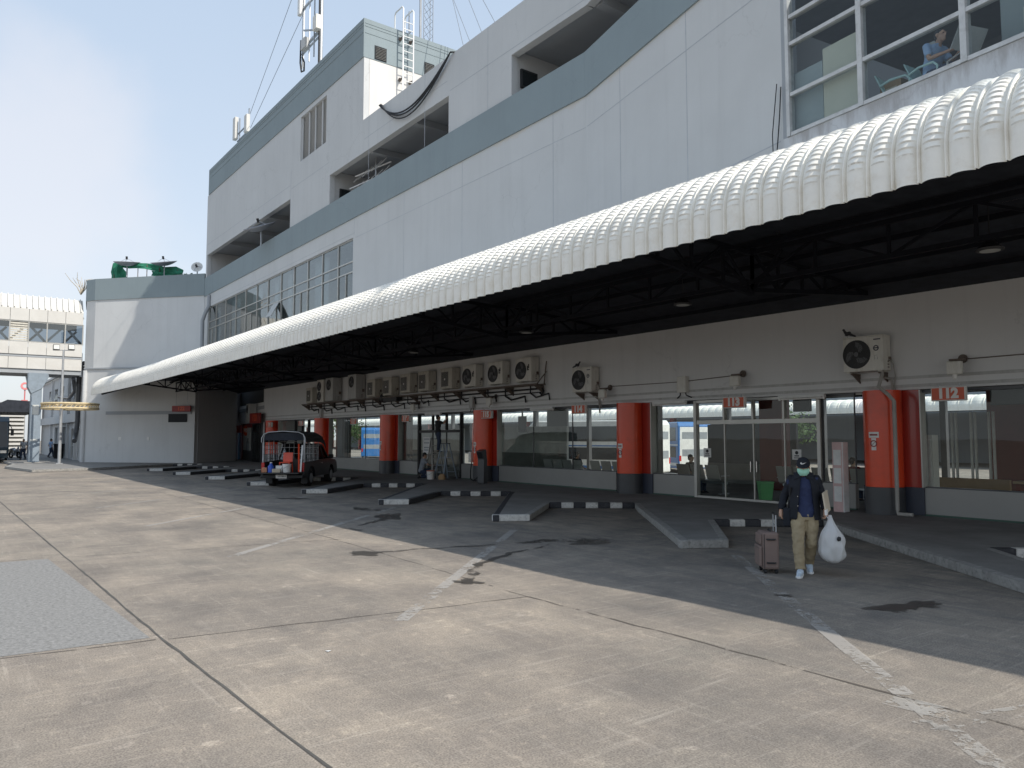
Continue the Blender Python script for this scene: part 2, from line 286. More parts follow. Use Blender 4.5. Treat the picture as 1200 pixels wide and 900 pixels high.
def worn_mat(name, c, thr, soft=.05, scale=6, rough=.75, big=.9, op=.75):
    """paint or wet film that is worn away in places (transparent where gone)"""
    m, n, l, b = nmat(name); pos = n.new('ShaderNodeNewGeometry').outputs['Position']
    t = noise_node(n, l, pos, scale, 10, .75); t2 = noise_node(n, l, pos, big, 4, .6)
    a = n.new('ShaderNodeMath'); a.operation = 'ADD'; l.new(t.outputs['Fac'], a.inputs[0]); l.new(t2.outputs['Fac'], a.inputs[1])
    r = ramp(n, l, a.outputs[0], thr, thr + soft, (0, 0, 0), (op, op, op))
    b.inputs['Base Color'].default_value = col4(c); b.inputs['Roughness'].default_value = rough
    tr = n.new('ShaderNodeBsdfTransparent'); x = n.new('ShaderNodeMixShader'); l.new(r.outputs['Color'], x.inputs[0]); l.new(tr.outputs[0], x.inputs[1]); l.new(b.outputs[0], x.inputs[2])
    l.new(x.outputs[0], n['Material Output'].inputs[0]); return m
M['line'] = worn_mat('worn_white_line', (.52, .49, .45), .92, .28, 9, op=.5)
M['line_faint'] = worn_mat('faint_white_line', (.50, .475, .435), .98, .26, 9, op=.42)
M['wet'] = worn_mat('wet_stain', (.075, .067, .058), .88, .30, 2.6, .45, 1.1)
M['joint'] = mat('joint_tar', (.085, .078, .07), .9, var=.3, scale=5)
M['joint_fine'] = worn_mat('fine_joint', (.10, .085, .07), .85, .1, 5, op=.8)
M['patch'] = mat('exposed_aggregate', (.235, .229, .219), .95, var=.3, scale=22, bump=.5, bscale=60, dirt=.7, dirtc=(.40, .385, .36), spec=.1)
M['walk'] = mat('walkway_concrete', (.22, .212, .20), .85, var=.2, scale=1.1, dirt=.45, dirtc=(.13, .125, .12), bump=.3)
M['kerb'] = mat('kerb_concrete', (.30, .29, .27), .85, var=.2, scale=7, bump=.6, bscale=28, dirt=.7, dirtc=(.09, .085, .08))
M['kerb_white'] = mat('kerb_white', (.62, .60, .56), .8, var=.12, scale=8, bump=.5, bscale=30, dirt=.7, dirtc=(.22, .21, .20))
M['kerb_black'] = mat('kerb_black', (.035, .035, .04), .75, var=.2, scale=6, bump=.4, bscale=30, dirt=.4, dirtc=(.10, .10, .10))
def plastic_bag_mat():
    m, n, l, b = nmat('white_plastic_bag'); b.inputs['Base Color'].default_value = (.80, .80, .80, 1); b.inputs['Roughness'].default_value = .35
    t = n.new('ShaderNodeBsdfTranslucent'); t.inputs[0].default_value = (.8, .8, .8, 1); x = n.new('ShaderNodeMixShader'); x.inputs[0].default_value = .4
    l.new(b.outputs[0], x.inputs[1]); l.new(t.outputs[0], x.inputs[2]); l.new(x.outputs[0], n['Material Output'].inputs[0]); return m
M['bag'] = plastic_bag_mat()

# ------------------------------------------------------------ mesh builder
def wloc(o):
    v = V((0, 0, 0))
    while o is not None: v += o.location; o = o.parent
    return v
class MB:
    def __init__(s): s.v = []; s.f = []; s.mi = []; s.cur = 0
    def add(s, vs, fs):
        b = len(s.v); s.v += [tuple(p) for p in vs]; s.f += [tuple(i + b for i in f) for f in fs]; s.mi += [s.cur] * len(fs); return s
    def poly(s, *pts): return s.add(pts, [tuple(range(len(pts)))])
    def box(s, x0, x1, y0, y1, z0, z1):
        return s.add([(x0, y0, z0), (x1, y0, z0), (x1, y1, z0), (x0, y1, z0), (x0, y0, z1), (x1, y0, z1), (x1, y1, z1), (x0, y1, z1)],
                     [(3, 2, 1, 0), (4, 5, 6, 7), (0, 1, 5, 4), (1, 2, 6, 5), (2, 3, 7, 6), (3, 0, 4, 7)])
    def hexa(s, lo, hi):                                     # four bottom points, four top points
        return s.add(list(lo) + list(hi), [(3, 2, 1, 0), (4, 5, 6, 7), (0, 1, 5, 4), (1, 2, 6, 5), (2, 3, 7, 6), (3, 0, 4, 7)])
    def bar(s, p, q, w=.05, h=None, up=(0, 0, 1)):
        p, q = V(p), V(q); h = h or w; d = (q - p).normalized(); u = V(up)
        if abs(d.dot(u)) > .98: u = V((0, 1, 0)) if abs(d.y) < .9 else V((1, 0, 0))
        a = d.cross(u).normalized() * w / 2; c = a.cross(d).normalized() * h / 2
        return s.hexa([p - a - c, p + a - c, p + a + c, p - a + c], [q - a - c, q + a - c, q + a + c, q - a + c])
    def tube(s, pts, r, n=8, cap=True):
        pts = [V(p) for p in pts]; rs = r if isinstance(r, (list, tuple)) else [r] * len(pts); rings = []; vs = []; fs = []
        prev = None
        for i, p in enumerate(pts):
            t = (pts[min(i + 1, len(pts) - 1)] - pts[max(i - 1, 0)]); t = t.normalized() if t.length > 1e-9 else V((0, 0, 1))
            if prev is None:
                u = V((0, 0, 1)) if abs(t.z) < .9 else V((1, 0, 0)); a = t.cross(u).normalized()
            else: a = (prev - t * prev.dot(t)); a = a.normalized() if a.length > 1e-6 else t.orthogonal().normalized()
            prev = a; c = t.cross(a)
            for k in range(n): vs.append(p + (a * cos(2 * pi * k / n) + c * sin(2 * pi * k / n)) * rs[i])
        for i in range(len(pts) - 1):
            for k in range(n): k2 = (k + 1) % n; fs.append((i * n + k, i * n + k2, (i + 1) * n + k2, (i + 1) * n + k))
        if cap: fs.append(tuple(range(n))[::-1]); fs.append(tuple((len(pts) - 1) * n + k for k in range(n)))
        return s.add(vs, fs)
    def loft(s, secs, n=16):                                 # secs: (centre, rx, ry[, rotz])
        vs = []; fs = []
        for sec in secs:
            c, rx, ry = V(sec[0]), sec[1], sec[2]; a0 = sec[3] if len(sec) > 3 else 0
            for k in range(n):
                a = 2 * pi * k / n; x, y = rx * cos(a), ry * sin(a); vs.append(c + V((x * cos(a0) - y * sin(a0), x * sin(a0) + y * cos(a0), 0)))
        for i in range(len(secs) - 1):
            for k in range(n): k2 = (k + 1) % n; fs.append((i * n + k, i * n + k2, (i + 1) * n + k2, (i + 1) * n + k))
        fs.append(tuple(range(n))[::-1]); fs.append(tuple((len(secs) - 1) * n + k for k in range(n)))
        return s.add(vs, fs)
    def ball(s, c, r, n=12, m=8, rot=None):
        c = V(c); r = V(r) if not isinstance(r, (int, float)) else V((r, r, r)); vs = []; fs = []
        for i in range(m + 1):
            th = pi * i / m
            for k in range(n):
                p = V((sin(th) * cos(2 * pi * k / n) * r.x, sin(th) * sin(2 * pi * k / n) * r.y, cos(th) * r.z))
                if rot is not None: p = rot @ p
                vs.append(c + p)
        for i in range(m):
            for k in range(n): k2 = (k + 1) % n; fs.append((i * n + k, (i + 1) * n + k, (i + 1) * n + k2, i * n + k2))
        return s.add(vs, fs)
    def prism(s, pts, d):                                    # extrude polygon pts (3D) by vector d
        n = len(pts); d = V(d); vs = [V(p) for p in pts] + [V(p) + d for p in pts]
        tris = tessellate_polygon([[V(p) for p in pts]])
        fs = [tuple(t) for t in tris] + [tuple(i + n for i in reversed(t)) for t in tris] + [(i, (i + 1) % n, n + (i + 1) % n, n + i) for i in range(n)]
        return s.add(vs, fs)
    def disc(s, c, r, nrm, d=.01, n=20, ri=0):
        c, nrm = V(c), V(nrm).normalized(); a = nrm.orthogonal().normalized(); b = nrm.cross(a)
        ring = lambda rr, o: [c + nrm * o + (a * cos(2 * pi * k / n) + b * sin(2 * pi * k / n)) * rr for k in range(n)]
        if not ri: return s.prism(ring(r, 0), nrm * d)
        vs = ring(r, 0) + ring(ri, 0) + ring(r, d) + ring(ri, d); fs = []
        for k in range(n):
            k2 = (k + 1) % n
            fs += [(k, k2, n + k2, n + k), (2 * n + k, 3 * n + k, 3 * n + k2, 2 * n + k2), (k, 2 * n + k, 2 * n + k2, k2), (n + k, n + k2, 3 * n + k2, 3 * n + k)]
        return s.add(vs, fs)
    def build(s, name, mats, parent=None, smooth=False, bevel=0, world=True, sharp=40, remesh=0, sub=0, smoothit=0):
        me = bpy.data.meshes.new(name); me.from_pydata(s.v, [], s.f)
        mats = mats if isinstance(mats, (list, tuple)) else [mats]
        for m in mats: me.materials.append(M[m] if isinstance(m, str) else m)
        me.polygons.foreach_set('material_index', s.mi)
        bm = bmesh.new(); bm.from_mesh(me)
        if smooth and not remesh: bmesh.ops.remove_doubles(bm, verts=bm.verts, dist=2e-5)
        bmesh.ops.recalc_face_normals(bm, faces=bm.faces); bm.to_mesh(me); bm.free()
        o = bpy.data.objects.new(name, me); COL.objects.link(o)
        if parent is not None:
            o.parent = parent
            if world: o.location = -wloc(parent)
        if smooth:
            me.polygons.foreach_set('use_smooth', [True] * len(me.polygons))
            if not remesh and sharp < 180:
                try: me.set_sharp_from_angle(angle=R(sharp))
                except Exception: pass
        if bevel:
            b = o.modifiers.new('Bevel', 'BEVEL'); b.width = bevel; b.segments = 2; b.limit_method = 'ANGLE'; b.angle_limit = R(35)
        if remesh:
            r = o.modifiers.new('Remesh', 'REMESH'); r.mode = 'VOXEL'; r.voxel_size = remesh; r.use_smooth_shade = True
            if smoothit: q = o.modifiers.new('Smooth', 'SMOOTH'); q.factor = .5; q.iterations = smoothit
        if sub: q = o.modifiers.new('Subsurf', 'SUBSURF'); q.levels = sub; q.render_levels = sub
        return o
FOLD = bpy.data.textures.new('cloth_folds', 'CLOUDS'); FOLD.noise_scale = .085; FOLD.noise_depth = 2
def folds(o, k=.022):
    d = o.modifiers.new('Displace', 'DISPLACE'); d.texture = FOLD; d.strength = k; d.mid_level = .5; d.texture_coords = 'LOCAL'; return o
def thing(name, label, cat, loc=(0, 0, 0), rotz=0, group=None):
    o = bpy.data.objects.new(name, None); COL.objects.link(o); o.empty_display_size = .2
    o.location = loc; o.rotation_euler = (0, 0, rotz); o['label'] = label; o['category'] = cat
    if group: o['group'] = group
    return o
def tag(o, label, cat, group=None):
    o['label'] = label; o['category'] = cat
    if group: o['group'] = group
    return o
def struct(o, kind='structure'): o['kind'] = kind; return o
def dup(root, loc=None, rotz=None, label=None):
    r = root.copy(); COL.objects.link(r)
    if loc is not None: r.location = loc
    if rotz is not None: r.rotation_euler = (0, 0, rotz)
    if label: r['label'] = label
    for ch in [c for c in S.objects if c.parent == root]:
        c = ch.copy(); COL.objects.link(c); c.parent = r
        for g in [q for q in S.objects if q.parent == ch]:
            d = g.copy(); COL.objects.link(d); d.parent = c
    return r
def text_mesh(txt, size, name, m, parent, loc, rotx=pi / 2, rotz=0, ext=.006, bold=0.0, align='CENTER'):
    cu = bpy.data.curves.new(name, 'FONT'); cu.body = txt; cu.size = size; cu.extrude = ext; cu.offset = bold; cu.align_x = align; cu.align_y = 'CENTER'
    t = bpy.data.objects.new('tmp', cu); COL.objects.link(t); dg = bpy.context.evaluated_depsgraph_get()
    me = bpy.data.meshes.new_from_object(t.evaluated_get(dg)); bpy.data.objects.remove(t); bpy.data.curves.remove(cu)
    me.materials.clear(); me.materials.append(M[m]); me.name = name
    o = bpy.data.objects.new(name, me); COL.objects.link(o); o.parent = parent; o.location = loc; o.rotation_euler = (rotx, 0, rotz); return o

# ============================================================ GROUND
m = MB(); N = 1
for q in (((-600, -500), (400, -500), (400, 28.6), (-600, 28.6)),): m.poly(*[(x, y, 0) for x, y in q])
m.poly((-600, 28.6, -.65), (400, 28.6, -.65), (400, 600, -.65), (-600, 600, -.65)); m.poly((-600, 28.6, 0), (400, 28.6, 0), (400, 28.6, -.65), (-600, 28.6, -.65)); struct(m.build('ground', 'ground'))
def jpoly(p, q, w, step=.35, j=.012, z=.004):
    p, q = V(p), V(q); d = q - p; n = max(2, int(d.length / step)); t = d.normalized(); s = V((-t.y, t.x)); L = []; Rr = []
    for i in range(n + 1):
        c = p + d * i / n + s * random.uniform(-j, j); ww = w * random.uniform(.6, 1.3) / 2
        L.append((c.x + s.x * ww, c.y + s.y * ww, z)); Rr.append((c.x - s.x * ww, c.y - s.y * ww, z))
    m = MB()
    for i in range(n): m.poly(L[i], L[i + 1], Rr[i + 1], Rr[i])
    return m
struct(jpoly((-70, 1.05), (-8.3, 1.86), .026, .3, .008).build('slab_joint', 'joint'))
struct(jpoly((-8.3, 1.86), (6, 2.3), .026, .3, .008, .0045).build('slab_joint', 'joint'))
for p, q, w in (((-8.25, 1.9), (-7.72, 6.0), .022), ((-7.72, 6.02), (6, 6.1), .03), ((-14.8, 1.7), (-14.2, 6.4), .02), ((-14.2, 6.3), (-7.72, 6.0), .016),
                ((-21.5, 1.6), (-20.9, 6.3), .02), ((-8.3, 1.8), (-8.8, -3), .025), ((-14.9, 1.6), (-15.3, -3), .02), ((-30, 6.5), (-14.2, 6.3), .02), ((-1.8, 2.1), (-1.2, 6), .02)):
    struct(jpoly(p, q, w, .3, .02, .0043).build('slab_joint', 'joint_fine'))
# roughened slab at the left
m = MB(); m.poly((-14.78, 1.52, .003), (-15.2, -2.5, .003), (-8.75, -2.5, .003), (-8.42, 1.77, .003)); struct(m.build('rough_slab', 'patch'))
# painted bay lines
def strip(p, q, w, z, mt, n=40, taper=1):
    p, q = V(p), V(q); t = (q - p).normalized(); s = V((-t.y, t.x)) * w / 2; m = MB()
    for i in range(n):
        a = p + (q - p) * i / n; b = p + (q - p) * (i + 1) / n
        m.poly((a.x + s.x, a.y + s.y, z), (b.x + s.x, b.y + s.y, z), (b.x - s.x, b.y - s.y, z), (a.x - s.x, a.y - s.y, z))
    return struct(m.build('bay_line', mt))
strip((-8.3, 10.9), (-4.3, 7.2), .17, .006, 'line'); strip((-4.3, 7.2), (-3.08, 6.09), .17, .006, 'line'); strip((-2.95, 5.98), (-1.95, 5.1), .17, .006, 'line_faint')
strip((-2.75, 5.55), (-2.3, 6.9), .06, .006, 'line_faint'); strip((-2.62, 5.5), (-2.17, 6.85), .04, .006, 'line_faint'); strip((-3.1, 5.9), (-2.5, 5.95), .28, .0055, 'line_faint', 5)
for k in range(1, 8):
    dx, dy = -5.65 * k, -.15 * k
    strip((-8.65 + dx, 11.1 + dy), (-1.9 + dx, 4.26 + dy), .16 if k < 3 else .13, .006, 'line' if k < 3 else 'line')
# wet stains
def blob(cx, cy, rx, ry, rot, z, seed):
    rnd = random.Random(seed); n = 44; pts = []
    for i in range(n):
        a = 2 * pi * i / n; k = .62 + .75 * mnoise.noise(V((cos(a) * 1.7, sin(a) * 1.7, seed * 3.1)))
        x, y = cos(a) * rx * k, sin(a) * ry * k; pts.append((cx + x * cos(rot) - y * sin(rot), cy + x * sin(rot) + y * cos(rot), z))
    m = MB(); m.poly(*pts); return struct(m.build('water_stain', 'wet'))
blob(-12.2, 5.95, .42, .28, R(60), .008, 1); blob(-11.1, 10.0, .5, .85, R(-20), .008, 3); blob(-9.0, 5.95, .30, .2, R(20), .0088, 5)
def trail(pts, ws, z):
    m = MB(); L = []; rnd = random.Random(len(pts)); n = 14; P = []
    for i in range(len(pts) - 1):
        for k in range(n): t = k / n; P.append((V(pts[i]).lerp(V(pts[i + 1]), t), ws[i] + (ws[i + 1] - ws[i]) * t))
    P.append((V(pts[-1]), ws[-1]))
    for i, (p, w) in enumerate(P):
        d = (P[min(i + 1, len(P) - 1)][0] - P[max(i - 1, 0)][0]).normalized(); s = V((-d.y, d.x)); o = mnoise.noise(V((i * .21, z * 900, 0))) * .10; a = w * (.6 + .9 * abs(mnoise.noise(V((i * .33, 5, z * 700))))); b = w * (.6 + .9 * abs(mnoise.noise(V((i * .29, 9, z * 500)))))
        L.append((p + s * (o + a), p + s * (o - b)))
    for (a, b), (c, d) in zip(L, L[1:]): m.poly((a.x, a.y, z), (c.x, c.y, z), (d.x, d.y, z), (b.x, b.y, z))
    return struct(m.build('water_stain', 'wet'))
trail([(-12.4, 5.8), (-12.15, 6.3), (-12.0, 7.58), (-11.72, 8.53), (-11.6, 9.46), (-11.2, 10.2)], [.22, .06, .05, .09, .22, .3], .0083)
trail([(-8.86, 5.84), (-9.75, 6.55), (-10.46, 7.35), (-10.8, 8.1), (-11.2, 9.3)], [.12, .10, .08, .07, .04], .0086)
blob(-17.6, 9.2, 1.4, .35, R(-30), .008, 7); blob(-16.6, 8.3, .9, .14, R(-50), .0084, 8); blob(-19.5, 9.6, 1.1, .4, R(0), .008, 9); blob(-15.4, 7.3, .7, .12, R(10), .008, 10)
blob(-4.6, 9.3, .7, .3, R(80), .008, 11); blob(-5.9, 8.6, .25, .1, R(30), .008, 12); blob(-24.5, 9.2, 1.2, .35, R(20), .008, 13)

# ============================================================ RAISED WALKWAY WITH SAWTOOTH BAYS
PX, PY = -5.65, -.13
ZP = .15
def fing(k):
    o = V((PX * k, PY * k, 0)); return dict(TR=V((-8.9, 11.5, 0)) + o, TL=V((-9.35, 10.72, 0)) + o, HR=V((-15.35, 15.72, 0)) + o, HL=V((-11.2, 13.98, 0)) + o)
outline = []; kerbs = []
for k in range(-2, 8):
    f = fing(k)
    outline += [f['HL'], f['TR'], f['TL'], f['TL'] + (f['HR'] - f['TL']) * .86 + V((.06, -.1, 0)), f['HR']]
    kerbs.append((f, fing(k + 1)))
first = outline[0]; last = outline[-1]
poly = [V((first.x + 3, 13.0, 0))] + outline
left_edge = [V((-51.3, 4.3, 0)), V((-58, 3.4, 0)), V((-62.5, 4.1, 0)), V((-125, 4.1, 0)), V((-125, 30, 0)), V((first.x + 3, 30, 0))]
poly = poly + [V((-56.6, 13.2, 0)), V((-52.2, 7.5, 0))] + left_edge
w = MB(); pts = [V((p.x, p.y, ZP)) for p in poly]
for t in tessellate_polygon([pts]): w.poly(*[pts[i] for i in t])
struct(w.build('walkway', 'walk'))
def wallstrip(mb, a, b, z0, z1, out=0.0):
    mb.poly((a.x, a.y, z0), (b.x, b.y, z0), (b.x, b.y, z1), (a.x, a.y, z1))
def kerb_run(a, b, mt, th=.16, top=.004):
    """kerb stone run: outer face along a-b, width th to the inside, slightly proud of the walkway"""
    d = (b - a).normalized(); s = V((d.y, -d.x, 0)) * th
    m = MB(); m.hexa([(a.x, a.y, 0), (b.x, b.y, 0), (b.x + s.x, b.y + s.y, 0), (a.x + s.x, a.y + s.y, 0)], [(p.x, p.y, ZP + top) for p in (a, b, b + s, a + s)])
    return struct(m.build('kerb', mt, bevel=.02))
for k, (f, g) in enumerate(kerbs):
    kk = k - 2
    # tip, sides (inside is to the right of the walking direction HL->TR->TL->HR)
    kerb_run(f['TR'], f['TL'], 'kerb' if kk < 1 else 'kerb_white', top=.006)
    knee = f['TL'] + (f['HR'] - f['TL']) * .86 + V((.06, -.1, 0))
    kerb_run(f['TL'], knee, 'kerb' if kk < 1 else 'kerb_black'); kerb_run(knee, f['HR'], 'kerb' if kk < 1 else 'kerb_black', top=.005)
    kerb_run(f['HL'], f['TR'], 'kerb' if kk < 2 else 'kerb_black')
    a, b = f['HR'], g['HL']; L = (b - a).length; nb = 7
    for i in range(nb):
        kerb_run(a + (b - a) * i / nb, a + (b - a) * (i + 1) / nb, 'kerb_white' if i % 2 == 1 else 'kerb_black', .18, .007)
le = [fing(7)['HR'], V((-56.6, 13.2, 0)), V((-52.2, 7.5, 0))] + left_edge[:4]
for a, b in zip(le, le[1:]): kerb_run(b, a, 'kerb', -.2)

# ============================================================ TERMINAL BUILDING
B = thing('terminal_building', 'long grey and white bus terminal building with teal parapet band and rooftop block', 'building', (-30, 19, 0))
def holed(mb, xs, zs, holes, y0, y1, T=lambda x, y, z: (x, y, z)):
    """wall slab between y0 (front) and y1 (back), cut by rectangular holes (x0,x1,z0,z1)"""
    xs = sorted(set(xs + [h[i] for h in holes for i in (0, 1)])); zs = sorted(set(zs + [h[i] for h in holes for i in (2, 3)]))
    def solid(i, j):
        if i < 0 or j < 0 or i >= len(xs) - 1 or j >= len(zs) - 1: return False
        cx, cz = (xs[i] + xs[i + 1]) / 2, (zs[j] + zs[j + 1]) / 2
        return not any(h[0] < cx < h[1] and h[2] < cz < h[3] for h in holes)
    for i in range(len(xs) - 1):
        for j in range(len(zs) - 1):
            if not solid(i, j): continue
            a, b, c, d = xs[i], xs[i + 1], zs[j], zs[j + 1]
            mb.poly(T(a, y0, c), T(b, y0, c), T(b, y0, d), T(a, y0, d)); mb.poly(T(a, y1, d), T(b, y1, d), T(b, y1, c), T(a, y1, c))
            if not solid(i - 1, j): mb.poly(T(a, y1, c), T(a, y0, c), T(a, y0, d), T(a, y1, d))
            if not solid(i + 1, j): mb.poly(T(b, y0, c), T(b, y1, c), T(b, y1, d), T(b, y0, d))
            if not solid(i, j - 1): mb.poly(T(a, y1, c), T(b, y1, c), T(b, y0, c), T(a, y0, c))
            if not solid(i, j + 1): mb.poly(T(a, y0, d), T(b, y0, d), T(b, y1, d), T(a, y1, d))
    return mb
FY = 15.0; K = (-16.46, 15.0); K4 = (-8.64, 13.12); K5 = (4.0, 11.43)
d3 = V((K4[0] - K[0], K4[1] - K[1])); L3 = d3.length; d3 = d3 / L3; n3 = V((-d3.y, d3.x))
d4 = V((K5[0] - K4[0], K5[1] - K4[1])); L4 = d4.length; d4 = d4 / L4; n4 = V((-d4.y, d4.x))
T3 = lambda x, y, z: (K[0] + d3.x * x + n3.x * y, K[1] + d3.y * x + n3.y * y, z)     # x along S3 from the kink, y into the building
T4 = lambda x, y, z: (K4[0] + d4.x * x + n4.x * y, K4[1] + d4.y * x + n4.y * y, z)
# main facade, far part (S1/S2)
WS = (-56.4, -32.45, 8.3, 11.2)
mb = MB(); holed(mb, [-57.3, -16.46], [5.87, 12.1], [WS], FY, FY + .3); mb.build('facade_wall', 'facade', B)
R1 = (-57.0, -40.65, 13.44, 15.1); R2 = (-35.3, -24.2, 13.44, 14.95); R3 = (-20.2, -16.46, 13.44, 14.9); LV = (-39.3, -35.85, 16.8, 19.25)
mb = MB(); holed(mb, [-57.3, -31.6], [13.44, 19.5], [R1, (-35.3, -31.6, 13.44, 14.95), LV], FY + .02, FY + .3)
mb.build('upper_wall', 'facade_up', B)
mb = MB(); holed(mb, [-31.6, -16.46], [13.44, 16.5], [(-31.6, -24.2, 13.44, 14.95), R3], FY + .02, FY + .3); mb.build('upper_wall', 'facade_up', B)
# bands
mb = MB(); mb.box(-57.33, -16.44, FY - .05, FY + .24, 12.1, 13.43); mb.build('parapet_band', 'band', B)
mb = MB(); mb.hexa([T3(0.01, -.05, 12.1), T3(L3 + .0, -.05, 12.1), T3(L3, .24, 12.1), T3(.01, .24, 12.1)], [T3(0.01, -.05, 13.43), T3(L3, -.05, 13.43), T3(L3, .24, 13.43), T3(.01, .24, 13.43)]); mb.build('parapet_band', 'band', B)
# S3 walls
mb = MB(); holed(mb, [0.0, L3], [6.04, 12.1], [], 0, .3, T3); mb.build('facade_wall', 'facade', B)
mb = MB(); holed(mb, [0.0, L3], [13.44, 16.5], [(0.0, L3 - 1, 13.44, 14.9)], .02, .3, T3); mb.build('upper_wall', 'facade_up', B)
# grooves (panel joints) on the facade, a few millimetres proud
g = MB()
for x, z0, z1 in ((-32.3, 5.9, 8.2), (-27.6, 6.1, 12.08), (-23.2, 6.1, 12.08), (-18.0, 6.1, 12.08), (-32.35, 11.3, 12.08)): g.box(x - .007, x + .007, FY - .004, FY + .01, z0, z1)
g.box(-57.2, -32.3, FY - .0035, FY + .01, 11.39, 11.405); 
g.box(-32.2, -16.47, FY - .0035, FY + .01, 11.14, 11.157)
for x in (-31.0, -26.0, -21.6): g.box(x - .007, x + .007, FY + .016, FY + .03, 13.45, 16.48)
g.box(-31.5, -24.3, FY + .0165, FY + .03, 15.55, 15.57); g.box(-24.1, -16.47, FY + .0165, FY + .03, 15.1, 15.12)
g.box(-57.2, -40.7, FY + .016, FY + .03, 15.85, 15.87); g.box(-40.62, -40.6, FY + .016, FY + .03, 13.5, 16.7); g.box(-40.5, -35.4, FY + .016, FY + .03, 15.62, 15.64)
for x, z0, z1 in ((1.9, 6.1, 12.08), (4.9, 6.1, 12.08)): g.hexa([T3(x, -.004, z0), T3(x + .02, -.004, z0), T3(x + .02, .01, z0), T3(x, .01, z0)], [T3(x, -.004, z1), T3(x + .02, -.004, z1), T3(x + .02, .01, z1), T3(x, .01, z1)])
for z in (11.14, 7.83): g.hexa([T3(.05, -.0035, z), T3(L3 - .1, -.0035, z), T3(L3 - .1, .01, z), T3(.05, .01, z)], [T3(.05, -.0035, z + .022), T3(L3 - .1, -.0035, z + .022), T3(L3 - .1, .01, z + .022), T3(.05, .01, z + .022)])
g.build('panel_joint', 'groove', B)
# recess interiors (galleries behind the parapet)
for (x0, x1, z0, z1), ym in ((R1, 19.5), (R2, 18.2), ((-20.2, -12.5, 13.44, 14.9), 18.0)):
    mb = MB(); mb.poly((x0 - .5, ym, 12.6), (x1 + .5, ym, 12.6), (x1 + .5, ym, 15.45), (x0 - .5, ym, 15.45)); mb.build('gallery_wall', 'facade_up', B)
    mb = MB(); mb.box(x0 - .5, x1 + .5, FY + .31, ym - .01, z1 + .25, z1 + .4)
    for i in range(1, int((x1 - x0) / 4) + 1): mb.box(x0 + 4 * i - .15, x0 + 4 * i + .15, FY + .32, ym - .02, z1 - .02, z1 + .245)
    mb.build('gallery_ceiling', 'greywall', B)
    mb = MB(); mb.box(x0 - .5, x1 + .5, FY + .31, ym - .01, 12.4, 12.58); mb.build('gallery_floor', 'greywall', B)
    for xe in (x0 - .03, x1 + .03): mb = MB(); mb.box(xe - .12, xe + .0 if xe < (x0 + x1) / 2 else xe + .12, FY + .31, ym - .03, 12.58, z1 + .24); mb.build('gallery_pier', 'facade_up', B)
    for i in range(1, int((x1 - x0) / 5)): mb = MB(); mb.box(x0 + 5 * i - .2, x0 + 5 * i + .2, ym - .45, ym - .02, 12.59, z1 + .24); mb.build('gallery_pier', 'facade_up', B)
for xw, zc, yc in ((-35.27, 14.05, 15.9), (-20.17, 14.2, 15.75)):
    f = MB(); f.box(xw - .1, xw + .03, yc - .35, yc + .35, zc - .32, zc + .32); f = f.build('window', 'dark', B); p = MB(); p.box(xw + .03, xw + .05, yc - .28, yc + .28, zc - .25, zc + .25); p.build('pane', 'busglass', f)
# low roof eave seen beyond the left end of the gallery
mb = MB(); mb.prism([(-57.4, 15.4, 15.15), (-57.4, 24, 15.15), (-62.5, 24, 14.55), (-62.5, 17.0, 14.55)], (0, 0, .22)); mb.build('roof_eave', 'greywall', B)
mb = MB(); mb.box(-57.3, -31.6, 20.0, 24.0, 12.4, 19.4); mb.build('rear_wall', 'facade', B)
# rooftop block
mb = MB(); mb.box(-57.0, -31.58, FY - .02, 24.2, 19.5, 21.35); mb.build('rooftop_band', 'band', B)
g = MB()
for z in (20.98, 20.66, 21.12): g.box(-56.9, -31.6, FY - .035, FY, z, z + .03); g.box(-31.59, -31.565, FY + .05, 24.1, z, z + .03)
g.build('board_mark', 'band', B)
mb = MB(); mb.box(-31.88, -31.6, FY + .31, 24.0, 15.4, 19.49); mb.build('end_wall', 'plaster_white', B)
mb = MB(); mb.box(-31.6, -4, FY + .31, 26, 15.5, 15.62); mb.build('roof_deck', 'greywall', B)
for y0, y1 in ((15.54, 16.15), (18.2, 18.75)):
    f = MB(); f.box(-31.58, -31.555, y0, y1, 19.55, 20.2); f = f.build('vent', 'dark', B)
    s_ = MB()
    for i in range(8): z = 19.6 + i * .072; s_.prism([(-31.554, y0 + .05, z), (-31.554, y0 + .05, z + .02), (-31.52, y0 + .05, z), ], (0, y1 - y0 - .1, 0))
    s_.build('louvre', 'cream', f)
# louvred window of the rooftop block
f = MB(); f.box(LV[0], LV[1], FY + .22, FY + .26, LV[2], LV[3]); f = f.build('louvre_window', 'greywall', B)
s_ = MB()
for i in range(34):
    z = LV[2] + .03 + i * .071; s_.prism([(LV[0] + .02, FY + .215, z), (LV[0] + .02, FY + .215, z + .05), (LV[0] + .02, FY + .16, z)], (LV[1] - LV[0] - .04, 0, 0))
s_.build('louvre', 'pale', f)
s_ = MB()
for x in (LV[0] + .02, -38.34, -37.51, -36.6, LV[1] - .08): s_.box(x, x + .06, FY + .10, FY + .155, LV[2] + .01, LV[3] - .01)
s_.build('frame', 'pale', f)
